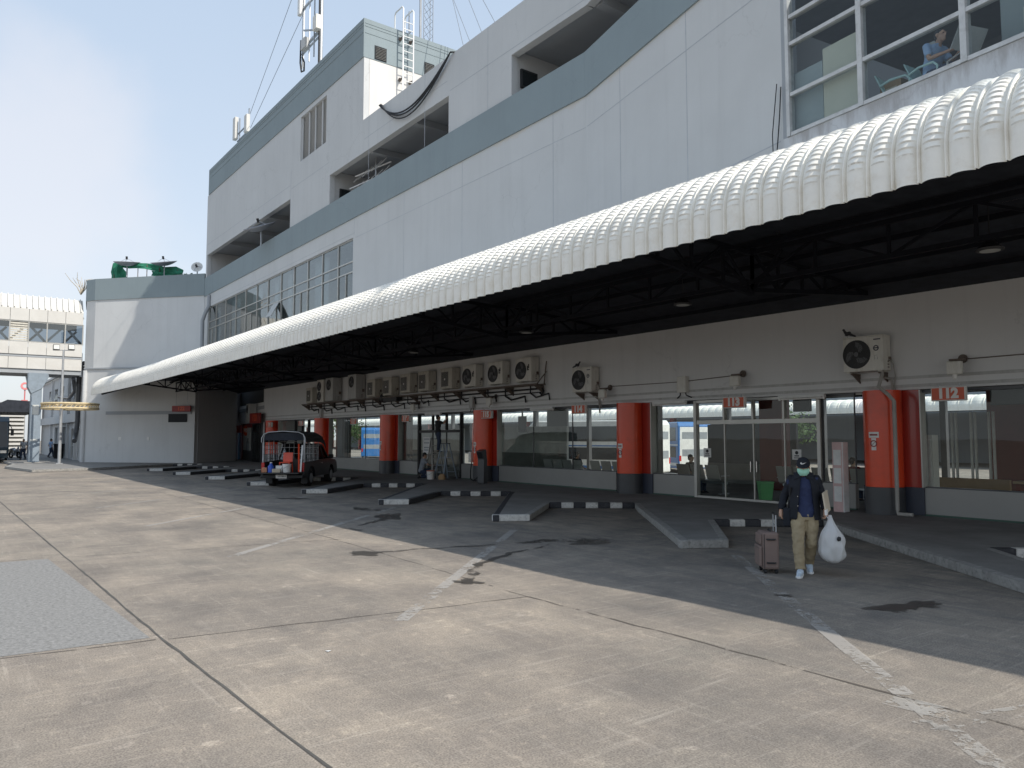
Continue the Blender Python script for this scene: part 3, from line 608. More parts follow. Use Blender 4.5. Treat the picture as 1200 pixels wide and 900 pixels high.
# long window strip
f = MB(); xs = [-32.45, -34.23, -36.13, -38.03, -39.97, -41.94, -44.06, -46.03, -48.16, -50.16, -52.37, -54.6, -56.37]
zr = [11.17, 10.13, 9.64, 8.42]
def vb(x, z0, z1, w=.07): f.box(x - w / 2, x + w / 2, FY + .05, FY + .15, z0, z1)
for x in xs: vb(x + (.04 if x == xs[-1] else -.04 if x == xs[0] else 0), 8.31, 11.19)
for a, b in zip(xs, xs[1:]):
    for z in zr: f.box(b + .036, a - .036, FY + .06, FY + .14, z - .03, z + .03)
for i in (0, 3, 7, 9, 11): vb((xs[i] + xs[i + 1]) / 2, 8.46, 9.605, .05)
for i in (5,): vb(xs[i] - .75, 8.46, 9.605, .05)
WF = f.build('window_strip', 'alu', B)
for a, b in zip(xs, xs[1:]):
    p = MB(); p.box(b + .03, a - .03, FY + .10, FY + .106, 8.33, 11.15); p.build('pane', 'glass_strip', WF)
p = MB(); p.hexa([(-43.0, FY - .42, 8.75), (-42.1, FY - .42, 8.75), (-42.1, FY - .38, 8.75), (-43, FY - .38, 8.75)], [(-43.0, FY + .02, 9.58), (-42.1, FY + .02, 9.58), (-42.1, FY + .05, 9.58), (-43, FY + .05, 9.58)]); p.build('awning_sash', 'alu', WF)
mb = MB(); mb.box(-56.8, -32.0, FY + .31, 20, 7.7, 7.85); mb.box(-56.8, -32.0, 19.6, 19.75, 7.85, 11.6); mb.box(-56.8, -32, FY + .31, 19.6, 11.45, 11.6)
mb.box(-56.8, -56.6, FY + .31, 19.6, 7.86, 11.44); mb.box(-32.2, -32.0, FY + .31, 19.6, 7.86, 11.44); mb.build('room_shell', 'interior', B)
mb = MB()
for a, b, z0 in ((-44.0, -43.4, 8.4), (-41.9, -41.3, 8.4), (-47.9, -46.2, 10.2), (-38, -36.2, 8.3), (-52.2, -50.4, 8.3), (-56, -54.8, 8.3)): mb.box(a, b, FY + .45, FY + .47, z0, 11.1)
mb.build('curtain', 'interior', B)
# right-hand window bay (S4)
SL = 7.85
mb = MB(); holed(mb, [0, L4], [6.22, SL], [], 0, .3, T4); mb.build('spandrel_wall', 'spandrel', B)
mb = MB(); holed(mb, [-.02, .1], [SL, 16.5], [], .0, .3, T4); mb.build('edge_pier', 'greywall', B)
f = MB(); tx = [.13] + [1.73 + 1.83 * i for i in range(6)]
for i, x in enumerate(tx): w_ = .05 if i else .04; f.hexa([T4(x - w_, -.03, SL + .01), T4(x + w_, -.03, SL + .01), T4(x + w_, .12, SL + .01), T4(x - w_, .12, SL + .01)], [T4(x - w_, -.03, 12.4), T4(x + w_, -.03, 12.4), T4(x + w_, .12, 12.4), T4(x - w_, .12, 12.4)])
for a, b in zip(tx, tx[1:]):
    for z in (8.68, 9.7, 10.25, 11.3, SL + .04):
        if a > .2 and a < 3 and z == 10.25: continue
        f.hexa([T4(a + .052, -.02, z - .035), T4(b - .052, -.02, z - .035), T4(b - .052, .1, z - .035), T4(a + .052, .1, z - .035)], [T4(a + .052, -.02, z + .035), T4(b - .052, -.02, z + .035), T4(b - .052, .1, z + .035), T4(a + .052, .1, z + .035)])
BF = f.build('bay_window', 'frame_white', B)
for a, b in zip(tx, tx[1:]):
    p = MB(); p.hexa([T4(a + .03, .04, SL + .03), T4(b - .03, .04, SL + .03), T4(b - .03, .046, SL + .03), T4(a + .03, .046, SL + .03)], [T4(a + .03, .04, 12.3), T4(b - .03, .04, 12.3), T4(b - .03, .046, 12.3), T4(a + .03, .046, 12.3)]); p.build('pane', 'glass_up', BF)
mb = MB()
for z0, z1, y0, y1 in ((7.4, 7.55, .31, 6), (10.95, 11.1, .31, 6), (7.56, 10.94, 5.7, 5.9)):
    mb.hexa([T4(-1, y0, z0), T4(L4, y0, z0), T4(L4, y1, z0), T4(-1, y1, z0)], [T4(-1, y0, z1), T4(L4, y0, z1), T4(L4, y1, z1), T4(-1, y1, z1)])
for i in range(14): mb.hexa([T4(1.9, .6 + i * .36, 10.86), T4(L4, .6 + i * .36, 10.86), T4(L4, .72 + i * .36, 10.86), T4(1.9, .72 + i * .36, 10.86)], [T4(1.9, .6 + i * .36, 10.945), T4(L4, .6 + i * .36, 10.945), T4(L4, .72 + i * .36, 10.945), T4(1.9, .72 + i * .36, 10.945)])
mb.build('room_shell', 'interior_dk', B)
def p4(x0, x1, y, z0, z1, name, mt, th=.03):
    q = MB(); q.hexa([T4(x0, y, z0), T4(x1, y, z0), T4(x1, y + th, z0), T4(x0, y + th, z0)], [T4(x0, y, z1), T4(x1, y, z1), T4(x1, y + th, z1), T4(x0, y + th, z1)]); q.build(name, mt, B)
p4(.82, 1.68, .16, 7.8, 9.35, 'blind_panel', 'cream_panel'); p4(.12, .80, .17, 7.8, 9.15, 'blind_panel', 'grey_panel'); p4(3.65, 5.4, .9, 7.8, 10.3, 'blind_panel', 'grey_panel')
p4(1.85, 2.1, 1.8, 7.8, 9.4, 'blind_panel', 'interior')
# back volume so that nothing shows through behind
mb = MB(); mb.box(-31, 4, 19.9, 26, 5.5, 15.1); mb.box(-57, -31.01, 20.1, 27.5, 5.5, 12.3); mb.build('rear_wall', 'greywall', B)

# --- left block
A0 = V((-64.25, 9.0)); C0 = V((-57.3, 15.0)); LB = (C0 - A0).length; db = (C0 - A0) / LB; nb_ = V((-db.y, db.x))
TB = lambda x, y, z: (A0.x + db.x * x + nb_.x * y, A0.y + db.y * x + nb_.y * y, z)
def tb_box(mb, x0, x1, y0, y1, z0, z1): return mb.hexa([TB(x0, y0, z0), TB(x1, y0, z0), TB(x1, y1, z0), TB(x0, y1, z0)], [TB(x0, y0, z1), TB(x1, y0, z1), TB(x1, y1, z1), TB(x0, y1, z1)])
mb = MB(); mb.prism([TB(0, 0, 7.1), TB(LB - .02, 0, 7.1), TB(LB - .02, 6, 7.1), TB(-5, 6, 7.1), (-69.5, 9.2, 7.1), (-65.2, 8.55, 7.1)], (0, 0, 5.1)); mb.build('block_wall', 'pale', B)
mb = MB(); mb.prism([TB(-.03, -.06, 12.2), TB(LB - .03, -.06, 12.2), TB(LB - .03, 6, 12.2), TB(-5, 6, 12.2), (-69.6, 9.1, 12.2), (-65.25, 8.48, 12.2)], (0, 0, 1.6)); mb.build('block_band', 'band', B)
mb = MB(); mb.prism([TB(-.35, -.28, .05), TB(LB - .35, -.28, .05), TB(LB - .35, 5, .05), TB(-4, 5, .05), (-69.5, 9.0, .05), (-66, 8.6, .05)], (0, 0, 6.95)); mb.build('block_base_wall', 'pale', B)
mb = MB(); tb_box(mb, -.5, LB - .3, -.36, -.29, 6.98, 7.09); mb.build('ledge', 'greywall', B)
mb = MB(); mb.tube([TB(-.38, -.33, .1), TB(-.38, -.33, 6.9)], .16, 12); mb.build('downpipe', 'pale', B, True)
mb = MB(); tb_box(mb, 1.5, LB - .6, -.33, -.285, 3.62, 3.86); mb.build('wall_duct', 'greywall', B)
mb = MB(); tb_box(mb, LB - 2.45, LB - .95, -.34, -.285, 3.05, 3.65); mb.build('window', 'dark', B)
mb = MB(); tb_box(mb, 2.6, 2.85, -.30, -.284, 1.75, 2.0); mb.build('notice', 'paper', B); mb = MB(); tb_box(mb, 5.0, 5.2, -.30, -.284, 1.75, 2.0); mb.build('notice', 'paper', B)
# return wall and pocket under the canopy
def seg(p, q, z0, z1, th, name, mt, off=0):
    p, q = V(p), V(q); d = (q - p).normalized(); n = V((-d.y, d.x)); a = p + n * off; b = q + n * off; c = b + n * th; e = a + n * th; mb = MB()
    mb.hexa([(a.x, a.y, z0), (b.x, b.y, z0), (c.x, c.y, z0), (e.x, e.y, z0)], [(a.x, a.y, z1), (b.x, b.y, z1), (c.x, c.y, z1), (e.x, e.y, z1)]); return mb.build(name, mt, B)
RC = V((-57.75, 14.65)); RE = V((-65.2, 20.0)); WE = V((-54.6, 18.6))
seg(RE, RC, .1, 6.2, .25, 'return_wall', 'return_grey')
seg(RE, WE, 3.05, 4.5, .25, 'pocket_fascia', 'fascia'); seg(RE, WE, 4.5, 6.2, .2, 'pocket_grille', 'dark', .1); seg(RE, WE, 4.0, 4.25, .05, 'wall_duct', 'greywall', -.06)
def along(p, q, t): return V(p) + (V(q) - V(p)) * t
a, b = RE, WE
def pk(t0, t1, z0, z1, name, mt, th=.1, off=.05): return seg(along(a, b, t0), along(a, b, t1), z0, z1, th, name, mt, off)
pk(.0, .06, .15, 3.04, 'shop_frame', 'bluepaint', .3, -.15); pk(.065, .2, .15, 3.04, 'shop_wall', 'dkred'); pk(.205, .56, .15, 3.04, 'shop_wall', 'greybase'); pk(.565, 1, .15, 3.04, 'shop_wall', 'greybase')
pk(.23, .52, .95, 2.75, 'shop_poster', 'interior', .03, .015); pk(.21, .56, 2.72, 3.0, 'shop_header', 'sign_red', .06, -.01)
pk(.36, .48, .95, 1.65, 'poster_figure', 'greywall', .01, .003); pk(.395, .45, 1.5, 1.9, 'poster_figure', 'interior_dk', .01, .001)
c_ = along(a, b, .36); mb = MB(); mb.disc((c_.x + .0, c_.y - .02, 2.5), .42, (.12, -1, 0), .03, 24); o_ = mb.build('shop_emblem', 'sign_face', B)
text_mesh('PO', .42, 'shop_lettering', 'sign_white', B, tuple(V((c_.x + .01, c_.y - .07, 2.5)) - B.location), pi / 2, R(7), .01, .012)
f = pk(.6, .86, .15, 3.0, 'shop_door', 'black', .06, .0); 
for t0, t1 in ((.62, .725), (.74, .845)): pk(t0, t1, .3, 2.3, 'shop_door_pane', 'glass_shop', .02, -.025); pk(t0, t1, 2.4, 2.95, 'shop_door_pane', 'glass_strip', .02, -.025)

# ============================================================ LOWER FRONT (fascia, shop front, interior)
LY = 18.6
mb = MB(); mb.box(-54.6, 4, LY, LY + .3, 3.13, 5.5); mb.build('fascia_wall', 'fascia', B)
mb = MB()
for z, d in ((3.22, .03), (3.42, .022)): mb.box(-54.5, 4, LY - d, LY - .002, z - .035, z + .035)
mb.build('wall_trunking', 'grey_casing', B)
mb = MB(); mb.box(-54.75, -54.6, LY - .02, LY + 3, .15, 5.6); mb.build('end_wall', 'fascia', B)
COLX = [-9.65, -18.25, -26.85, -35.45, -44.05, -52.65]
GX = [4.0] + COLX + [-54.6]
BY = LY + .12
front_doors = [(-15.68, -11.45), (-32.75, -28.9), (-48.9, -46.6)]
def in_door(x0, x1): return any(d[0] < (x0 + x1) / 2 < d[1] for d in front_doors)
for i in range(len(GX) - 1):
    xr, xl = GX[i] - (.85 if i > 0 else 0) + (.0), GX[i + 1] + (.72 if i + 1 < len(GX) - 1 else 0)
    if i == 0: xr = 4.0
    cuts = sorted({xl, xr} | {e for d in front_doors for e in d if xl < e < xr})
    for a, b in zip(cuts, cuts[1:]):
        if in_door(a, b): continue
        n = max(1, round((b - a) / 2.4)); f = MB(); w_ = (b - a) / n
        f.box(a + .02, b - .02, BY - .03, BY + .12, .19, .80); d_ = f.build('dado_panel', 'dado', B)
        f = MB(); f.box(a + .01, b - .01, BY - .05, BY + .02, .15, .19); f.build('floor_trim', 'green_trim', B)
        f = MB(); f.box(a + .01, b - .01, BY, BY + .09, .80, .83); f.box(a + .01, b - .01, BY, BY + .09, 3.05, 3.12)
        for j in range(n + 1): x = a + .03 + j * (b - a - .06) / n; f.box(x - .012, x + .012, BY + .03, BY + .07, .831, 3.049)
        wf = f.build('shop_window', 'greybase', B)
        for j in range(n):
            p = MB(); p.box(a + j * w_ + .045, a + (j + 1) * w_ - .045, BY + .045, BY + .055, .835, 3.045); p.build('pane', 'glass_shop', wf)
        f = MB(); f.box(a + .02, b - .02, BY - .02, BY + .1, 2.93, 3.04); 
# door group 113: aluminium frame, four leaves, transom lights
def door_group(x0, x1, fr, nleaf, zt=2.38, sticker=True):
    f = MB(); 
    for x in (x0 + .04, x1 - .04): f.box(x - .05, x + .05, BY - .06, BY + .1, .16, 3.11)
    f.box(x0 + .091, x1 - .091, BY - .04, BY + .1, zt, zt + .12); f.box(x0 + .091, x1 - .091, BY - .04, BY + .1, 3.04, 3.11); f.box(x0 + .091, x1 - .091, BY - .05, BY + .1, .16, .22)
    w_ = (x1 - x0 - .18) / nleaf
    for i in range(1, nleaf): x = x0 + .09 + w_ * i; f.box(x - .03, x + .03, BY - .035, BY + .09, zt + .121, 3.039); f.box(x - .018, x + .018, BY - .0, BY + .05, .221, zt - .001)
    e = f.build('entrance', fr, B)
    for i in range(nleaf):
        xa, xb = x0 + .09 + w_ * i, x0 + .09 + w_ * (i + 1); q = MB(); q.box(xa + .02, xb - .02, BY + .03, BY + .038, .225, zt - .005); q.build('door_leaf', 'glass_shop', e)
        q = MB(); q.box(xa + .035, xb - .035, BY + .03, BY + .038, zt + .125, 3.035); q.build('transom_pane', 'glass_shop', e)
        if sticker and i in (0, nleaf - 1):
            q = MB(); c = (xa + xb) / 2 - .15; q.box(c - .14, c + .14, BY + .018, BY + .022, 1.38, 1.66); s_ = q.build('door_notice', 'paper', e)
            q = MB(); q.disc((c, BY + .017, 1.57), .05, (0, -1, 0), .002, 14); q.box(c - .07, c + .07, BY + .0145, BY + .017, 1.47, 1.5); q.box(c - .09, c + .09, BY + .0145, BY + .017, 1.42, 1.44); q.build('notice_print', 'black', s_)
        if i in (1, 2): q = MB(); q.bar((xb - .1 if i == 1 else xa + .1, BY - .01, 1.0), (xb - .1 if i == 1 else xa + .1, BY - .01, 1.3), .025); q.build('handle', 'chrome', e)
    return e
door_group(-15.68, -11.45, 'alu', 4); 
e = door_group(-32.75, -28.9, 'black', 3, 2.2, False); door_group(-48.9, -46.6, 'black', 2, 2.2, False)
q = MB(); q.box(-32.3, -31.6, BY - .01, BY + .015, 1.2, 2.0); q.build('door_poster', 'paper', e)
q = MB()
for z in (1.9, 1.72, 1.5, 1.38): q.box(-32.2, -31.7, BY - .013, BY - .0102, z - .03, z + .02)
q.build('poster_print', 'greywall', e)
# engaged columns: round front, flat panel beside, grey base
for i, x in enumerate(COLX):
    c = thing('column', '', 'column', (x, LY - .05, .15)); cy = LY - .12
    lab = ['red clad column nearest the man, with a vertical drain pipe down its front', 'red clad column between berth signs 113 and 114', 'red clad column beside the grey kiosk under sign 115',
           'red clad column left of the stepladder and two workmen', 'red clad column just right of the pickup, behind its cab', 'red clad column partly hidden behind the caged pickup load bed'][i]
    c['label'] = lab; c['group'] = 'red columns along the shop front'
    m = MB(); m.tube([(x, cy, .80), (x, cy, 2.05)], .43, 28); m.tube([(x, cy, 2.06), (x, cy, 3.125)], .43, 28); m.tube([(x, cy, 2.04), (x, cy, 2.07)], .424, 28); m.build('cladding', 'red', c, True)
    m = MB(); m.tube([(x, cy, .15), (x, cy, .795)], .445, 28); m.build('base', 'greybase', c, True)
    m = MB(); m.box(x - .6, x + .82, LY + .06, LY + .25, .805, 3.125); m.build('side_panel', 'dkred', c)
    m = MB(); m.box(x - .62, x + .84, LY + .05, LY + .25, .16, .80); m.build('side_base', 'bluebase', c)
    m = MB(); m.box(x + .822, x + .85, LY + .0, LY + .25, .81, 3.12); m.build('edge_trim', 'alu', c)
    if i < 4:
        q = MB(); z = 1.66; 
        def cyl_patch(q, a0, a1, z0, z1, r):
            n_ = 6
            for j in range(n_):
                t0, t1 = a0 + (a1 - a0) * j / n_, a0 + (a1 - a0) * (j + 1) / n_
                q.poly((x + r * sin(t0), cy - r * cos(t0), z0), (x + r * sin(t1), cy - r * cos(t1), z0), (x + r * sin(t1), cy - r * cos(t1), z1), (x + r * sin(t0), cy - r * cos(t0), z1))
        cyl_patch(q, -.35, .25, 1.98, 2.12 - .0, .4335) if i == 0 else cyl_patch(q, -.35, .2, 1.62, 1.78, .4335)
        zb = 1.68 if i == 0 else 1.32
        cyl_patch(q, -.18, .1, zb, zb + .29 if i == 0 else 1.61, .4335); st = q.build('notice', 'sign_white', c)
        q = MB(); cyl_patch(q, -.28, .18, 2.03, 2.07, .435) if i == 0 else cyl_patch(q, -.28, .12, 1.68, 1.72, .435)
        th = -.04; q.disc((x + .4345 * sin(th), cy - .4345 * cos(th), zb + .16), .085, (sin(th), -cos(th), 0), .003, 18, .06); q.bar((x + .436 * sin(th) - .05, cy - .437 * cos(th), zb + .11), (x + .436 * sin(th) + .05, cy - .437 * cos(th), zb + .21), .015, .004); q.build('notice_print', 'sign_red', st)
    if i == 0:
        q = MB(); xx = x + .48; q.tube([(x + .12, LY - .32, 3.8), (x + .12, LY - .32, 3.5), (x + .12, LY - .5, 3.2), (xx - .1, LY - .56, 3.0), (xx, LY - .50, 2.85), (xx, LY - .50, .3), (xx + .02, LY - .52, .2), (xx + .35, LY - .5, .2)], .045, 10); q.build('drain_pipe', 'pipe', c, True)
# interior hall: glazed front and back, so the yard behind shows through
HB = 28.2
mb = MB(); mb.box(-54.6, 6, LY + .33, HB, .06, .145); mb.build('hall_floor', 'floor_in', B)
mb = MB(); mb.box(-54.6, 6, LY + .31, HB + .3, 3.6, 3.75); mb.build('hall_ceiling', 'hall_ceil', B)
mb = MB(); mb.box(-54.6, 6, HB + .0, HB + .25, 3.54, 3.599); mb.build('rear_beam', 'dark', B)
def screen(px0, px1, y, z0, z1, name, mt, th=.12):
    mb = MB(); mb.box(px0, px1, y, y + th, z0, z1); return mb.build(name, mt, B)
# partitions (x at their own depth)
screen(-37.3, -29.6, 25.5, .15, 2.55, 'partition', 'interior'); screen(-37.3, -29.6, 25.48, .15, 1.15, 'partition_base', 'interior_dk', .019)
screen(-37.2, -36.4, 25.51, 2.55, 3.59, 'partition', 'greywall'); screen(-31.2, -29.6, 25.51, 2.55, 3.59, 'partition', 'greywall')
screen(-48.0, -39.2, 25.5, .15, 2.5, 'partition', 'interior'); screen(-48, -39.2, 25.48, .15, 1.15, 'partition_base', 'interior_dk', .019)
screen(-22.6, -21.9, 24.0, .15, 3.59, 'partition', 'interior_dk'); screen(-20.7, -16.6, 25.5, .15, 2.5, 'partition', 'greybase'); screen(-20.7, -16.6, 25.47, .15, .95, 'partition_base', 'interior_dk', .02)
screen(-15.6, -13.2, 26.8, .15, .9, 'partition_base', 'interior_dk'); screen(-12.8, -9.0, 24.0, .15, .8, 'partition_base', 'wood')
for x in (-16.25,):
    mb = MB(); mb.box(x - .45, x + .45, 23.4, 23.9, .15, 3.59); mb.build('hall_pillar', 'hall_red', B)
for x in (-10.95, -10.4, -9.9): 
    mb = MB(); mb.box(x, x + .05, 25.0, 25.08, .75, 2.75); mb.build('hall_rail', 'white', B)
    mb = MB(); mb.box(x + .12, x + .17, 25.0, 25.08, .75, 2.75); mb.build('hall_rail', 'white', B)
screen(-10.7, -5.2, 27.0, .15, 3.59, 'hall_partition', 'hall_red')
for i in range(13):
    mb = MB(); x = -54 + i * 4.6; mb.box(x - .1, x + .1, HB, HB + .2, .15, 3.54); mb.build('rear_mullion', 'greybase', B)
for a, b in ((-34.9, -34.0),(-43.0, -41.2)):
    mb = MB(); mb.box(a, b, LY + .36, LY + .5, .15, 3.1); mb.build('tiled_wall', 'tile_dark', B)

# ============================================================ CANOPY
CN = thing('platform_canopy', 'long white ribbed barrel-edged canopy over the coach bays along the terminal', 'canopy', (-30, 9.2, 5.0))
def canopy_sheet(mb, x0, x1, y0, sgn, zl, pitch=.312, seam=True, cross=6, ripple=True, fine=True, bendx=None):
    """barrel edge of ribbed sheets; y grows inwards by sgn"""
    prof = []
    nst = 4
    for i in range(nst): prof.append((0.0, .30 * i / nst, 0))
    na = 40 if fine else 12
    for i in range(na + 1):
        a = (pi / 2) * (2 * (i // 2) + (1.62 if i % 2 else 0)) / na; prof.append((1.25 * (1 - cos(a)), .30 + 1.02 * sin(a), 1))
    prof.append((2.2, 1.33, 0)); prof.append((6.1, .93, 0))
    US = [0, .045, .075] + [.10 + .84 * i / cross for i in range(1, cross)] + [.955, .985, 1.0]; cross = len(US) - 1
    n = round((x1 - x0) / pitch)
    for k in range(n):
        xa = x0 + k * pitch; rows = []
        for (yy, zz, fl), idx in zip(prof, range(len(prof))):
            row = []
            i = min(max(idx, 1), len(prof) - 2); t = V((0, prof[i + 1][0] - prof[i - 1][0], prof[i + 1][1] - prof[i - 1][1])).normalized(); nr = V((0, -t.z, t.y))
            for c, u in enumerate(US):
                x = xa + pitch * u
                h = .075 * max(0, sin(pi * min(1, max(0, (u - .10) / .84)))) ** .7
                if u < .05: h = .05
                elif u > .999: h = .05
                if ripple and fl and idx > 4 and .2 < u < .9 and idx % 2: h -= .016 * min(1, (idx - 3) / 4) * (.6 + .5 * u)
                off = bendx(x) if bendx else (0, 0)
                row.append((x, y0 + sgn * (yy) + sgn * nr.y * h + off[0], zl + zz + nr.z * h + off[1]))
            rows.append(row)
        vs = [p for r_ in rows for p in r_]; w_ = cross + 1; fs = [(i * w_ + c, i * w_ + c + 1, (i + 1) * w_ + c + 1, (i + 1) * w_ + c) for i in range(len(rows) - 1) for c in range(cross)]
        mb.add(vs, fs)
        if ripple:
            nf = len(fs); q = len(mb.mi) - nf
            for i in range(nst + 1, nst + na, 2):
                for c in range(cross):
                    if .22 < (US[c] + US[c + 1]) / 2 < .88 and mnoise.noise(V((k * 1.7, i * .9, c * .5))) > -.25: mb.mi[q + i * cross + c] = 1
def bend(x):                                                # the far end swings out a little to the block
    t = max(0, min(1, (-44 - x) / 18)); return (-.5 * t * t + .13 * max(0, x + 2.6), 0)  # unseen right end is bent inwards to shape its shadow on the yard
mb = MB(); canopy_sheet(mb, -62.3, -62.3 + .312 * 142, 9.2, 1, 4.99, cross=6, fine=True, bendx=bend); canopy_sheet(mb, -62.3 + .312 * 142, 3.6, 9.2, 1, 4.99, cross=9, bendx=bend)
mb.build('roof_sheet', ['canopy', 'canopy_groove'], CN, True, sharp=28)
# dark lining underneath and corrugated soffit
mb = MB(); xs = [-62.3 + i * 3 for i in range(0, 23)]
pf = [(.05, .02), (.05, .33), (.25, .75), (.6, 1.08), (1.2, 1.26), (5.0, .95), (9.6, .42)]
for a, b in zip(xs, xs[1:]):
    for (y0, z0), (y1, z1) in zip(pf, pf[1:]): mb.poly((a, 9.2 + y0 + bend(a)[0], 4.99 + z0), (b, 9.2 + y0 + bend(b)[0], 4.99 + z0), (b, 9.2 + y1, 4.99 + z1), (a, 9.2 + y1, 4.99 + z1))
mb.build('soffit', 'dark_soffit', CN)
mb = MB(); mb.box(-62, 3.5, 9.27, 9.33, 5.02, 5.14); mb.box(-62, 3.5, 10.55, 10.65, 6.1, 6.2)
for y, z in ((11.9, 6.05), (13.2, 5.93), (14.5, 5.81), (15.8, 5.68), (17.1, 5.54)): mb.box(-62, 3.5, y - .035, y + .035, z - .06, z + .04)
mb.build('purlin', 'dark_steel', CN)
def truss(p0, p1, h0, h1, n, name='truss', flip=False):
    """top chord p0-p1, bottom chord dropped by h0..h1"""
    p0, p1 = V(p0), V(p1); m = MB(); m.bar(p0, p1, .09); b0, b1 = p0 - V((0, 0, h0)), p1 - V((0, 0, h1)); m.bar(b0, b1, .09)
    for i in range(n + 1):
        t = i / n; a, b = p0 + (p1 - p0) * t, b0 + (b1 - b0) * t; m.bar(a, b, .055)
        if i < n:
            t2 = (i + 1) / n; c, d = p0 + (p1 - p0) * t2, b0 + (b1 - b0) * t2
            if (i % 2 == 0) != flip: m.bar(b, c, .05)
            else: m.bar(a, d, .05)
    return m.build(name, 'dark_steel', CN)
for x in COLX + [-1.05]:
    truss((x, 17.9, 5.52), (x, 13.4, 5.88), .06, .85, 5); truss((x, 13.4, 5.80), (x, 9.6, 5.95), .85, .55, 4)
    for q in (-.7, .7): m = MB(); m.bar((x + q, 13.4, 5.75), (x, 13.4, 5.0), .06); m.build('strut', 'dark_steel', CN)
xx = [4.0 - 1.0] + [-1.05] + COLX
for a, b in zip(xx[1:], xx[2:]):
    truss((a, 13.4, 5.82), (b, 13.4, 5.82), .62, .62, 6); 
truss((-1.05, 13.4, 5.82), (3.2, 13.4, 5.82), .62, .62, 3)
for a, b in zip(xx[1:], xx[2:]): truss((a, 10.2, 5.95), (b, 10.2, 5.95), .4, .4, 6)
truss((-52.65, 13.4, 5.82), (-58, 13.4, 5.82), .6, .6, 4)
# canopy across the rear yard, seen through the hall
OC = thing('rear_yard_canopy', 'white ribbed canopy across the rear yard, seen through the shop glass', 'canopy', (-40, 72, -.65))
mb = MB(); canopy_sheet(mb, -190, 60, 70, 1, 4.25, pitch=1.0, cross=4, ripple=False, fine=False); mb.build('roof_sheet', 'canopy', OC, False)
mb = MB(); mb.box(-190, 60, 70.3, 84, 4.6, 4.65); mb.build('soffit', 'dark_soffit', OC)
mb = MB(); mb.box(-190, 60, 84.1, 84.4, -.65, 9); mb.build('back_wall', 'greywall', OC)
for i in range(16): mb = MB(); mb.box(-186 + i * 15, -185.4 + i * 15, 74, 74.6, -.65, 4.59); mb.build('post', 'dkred', OC)

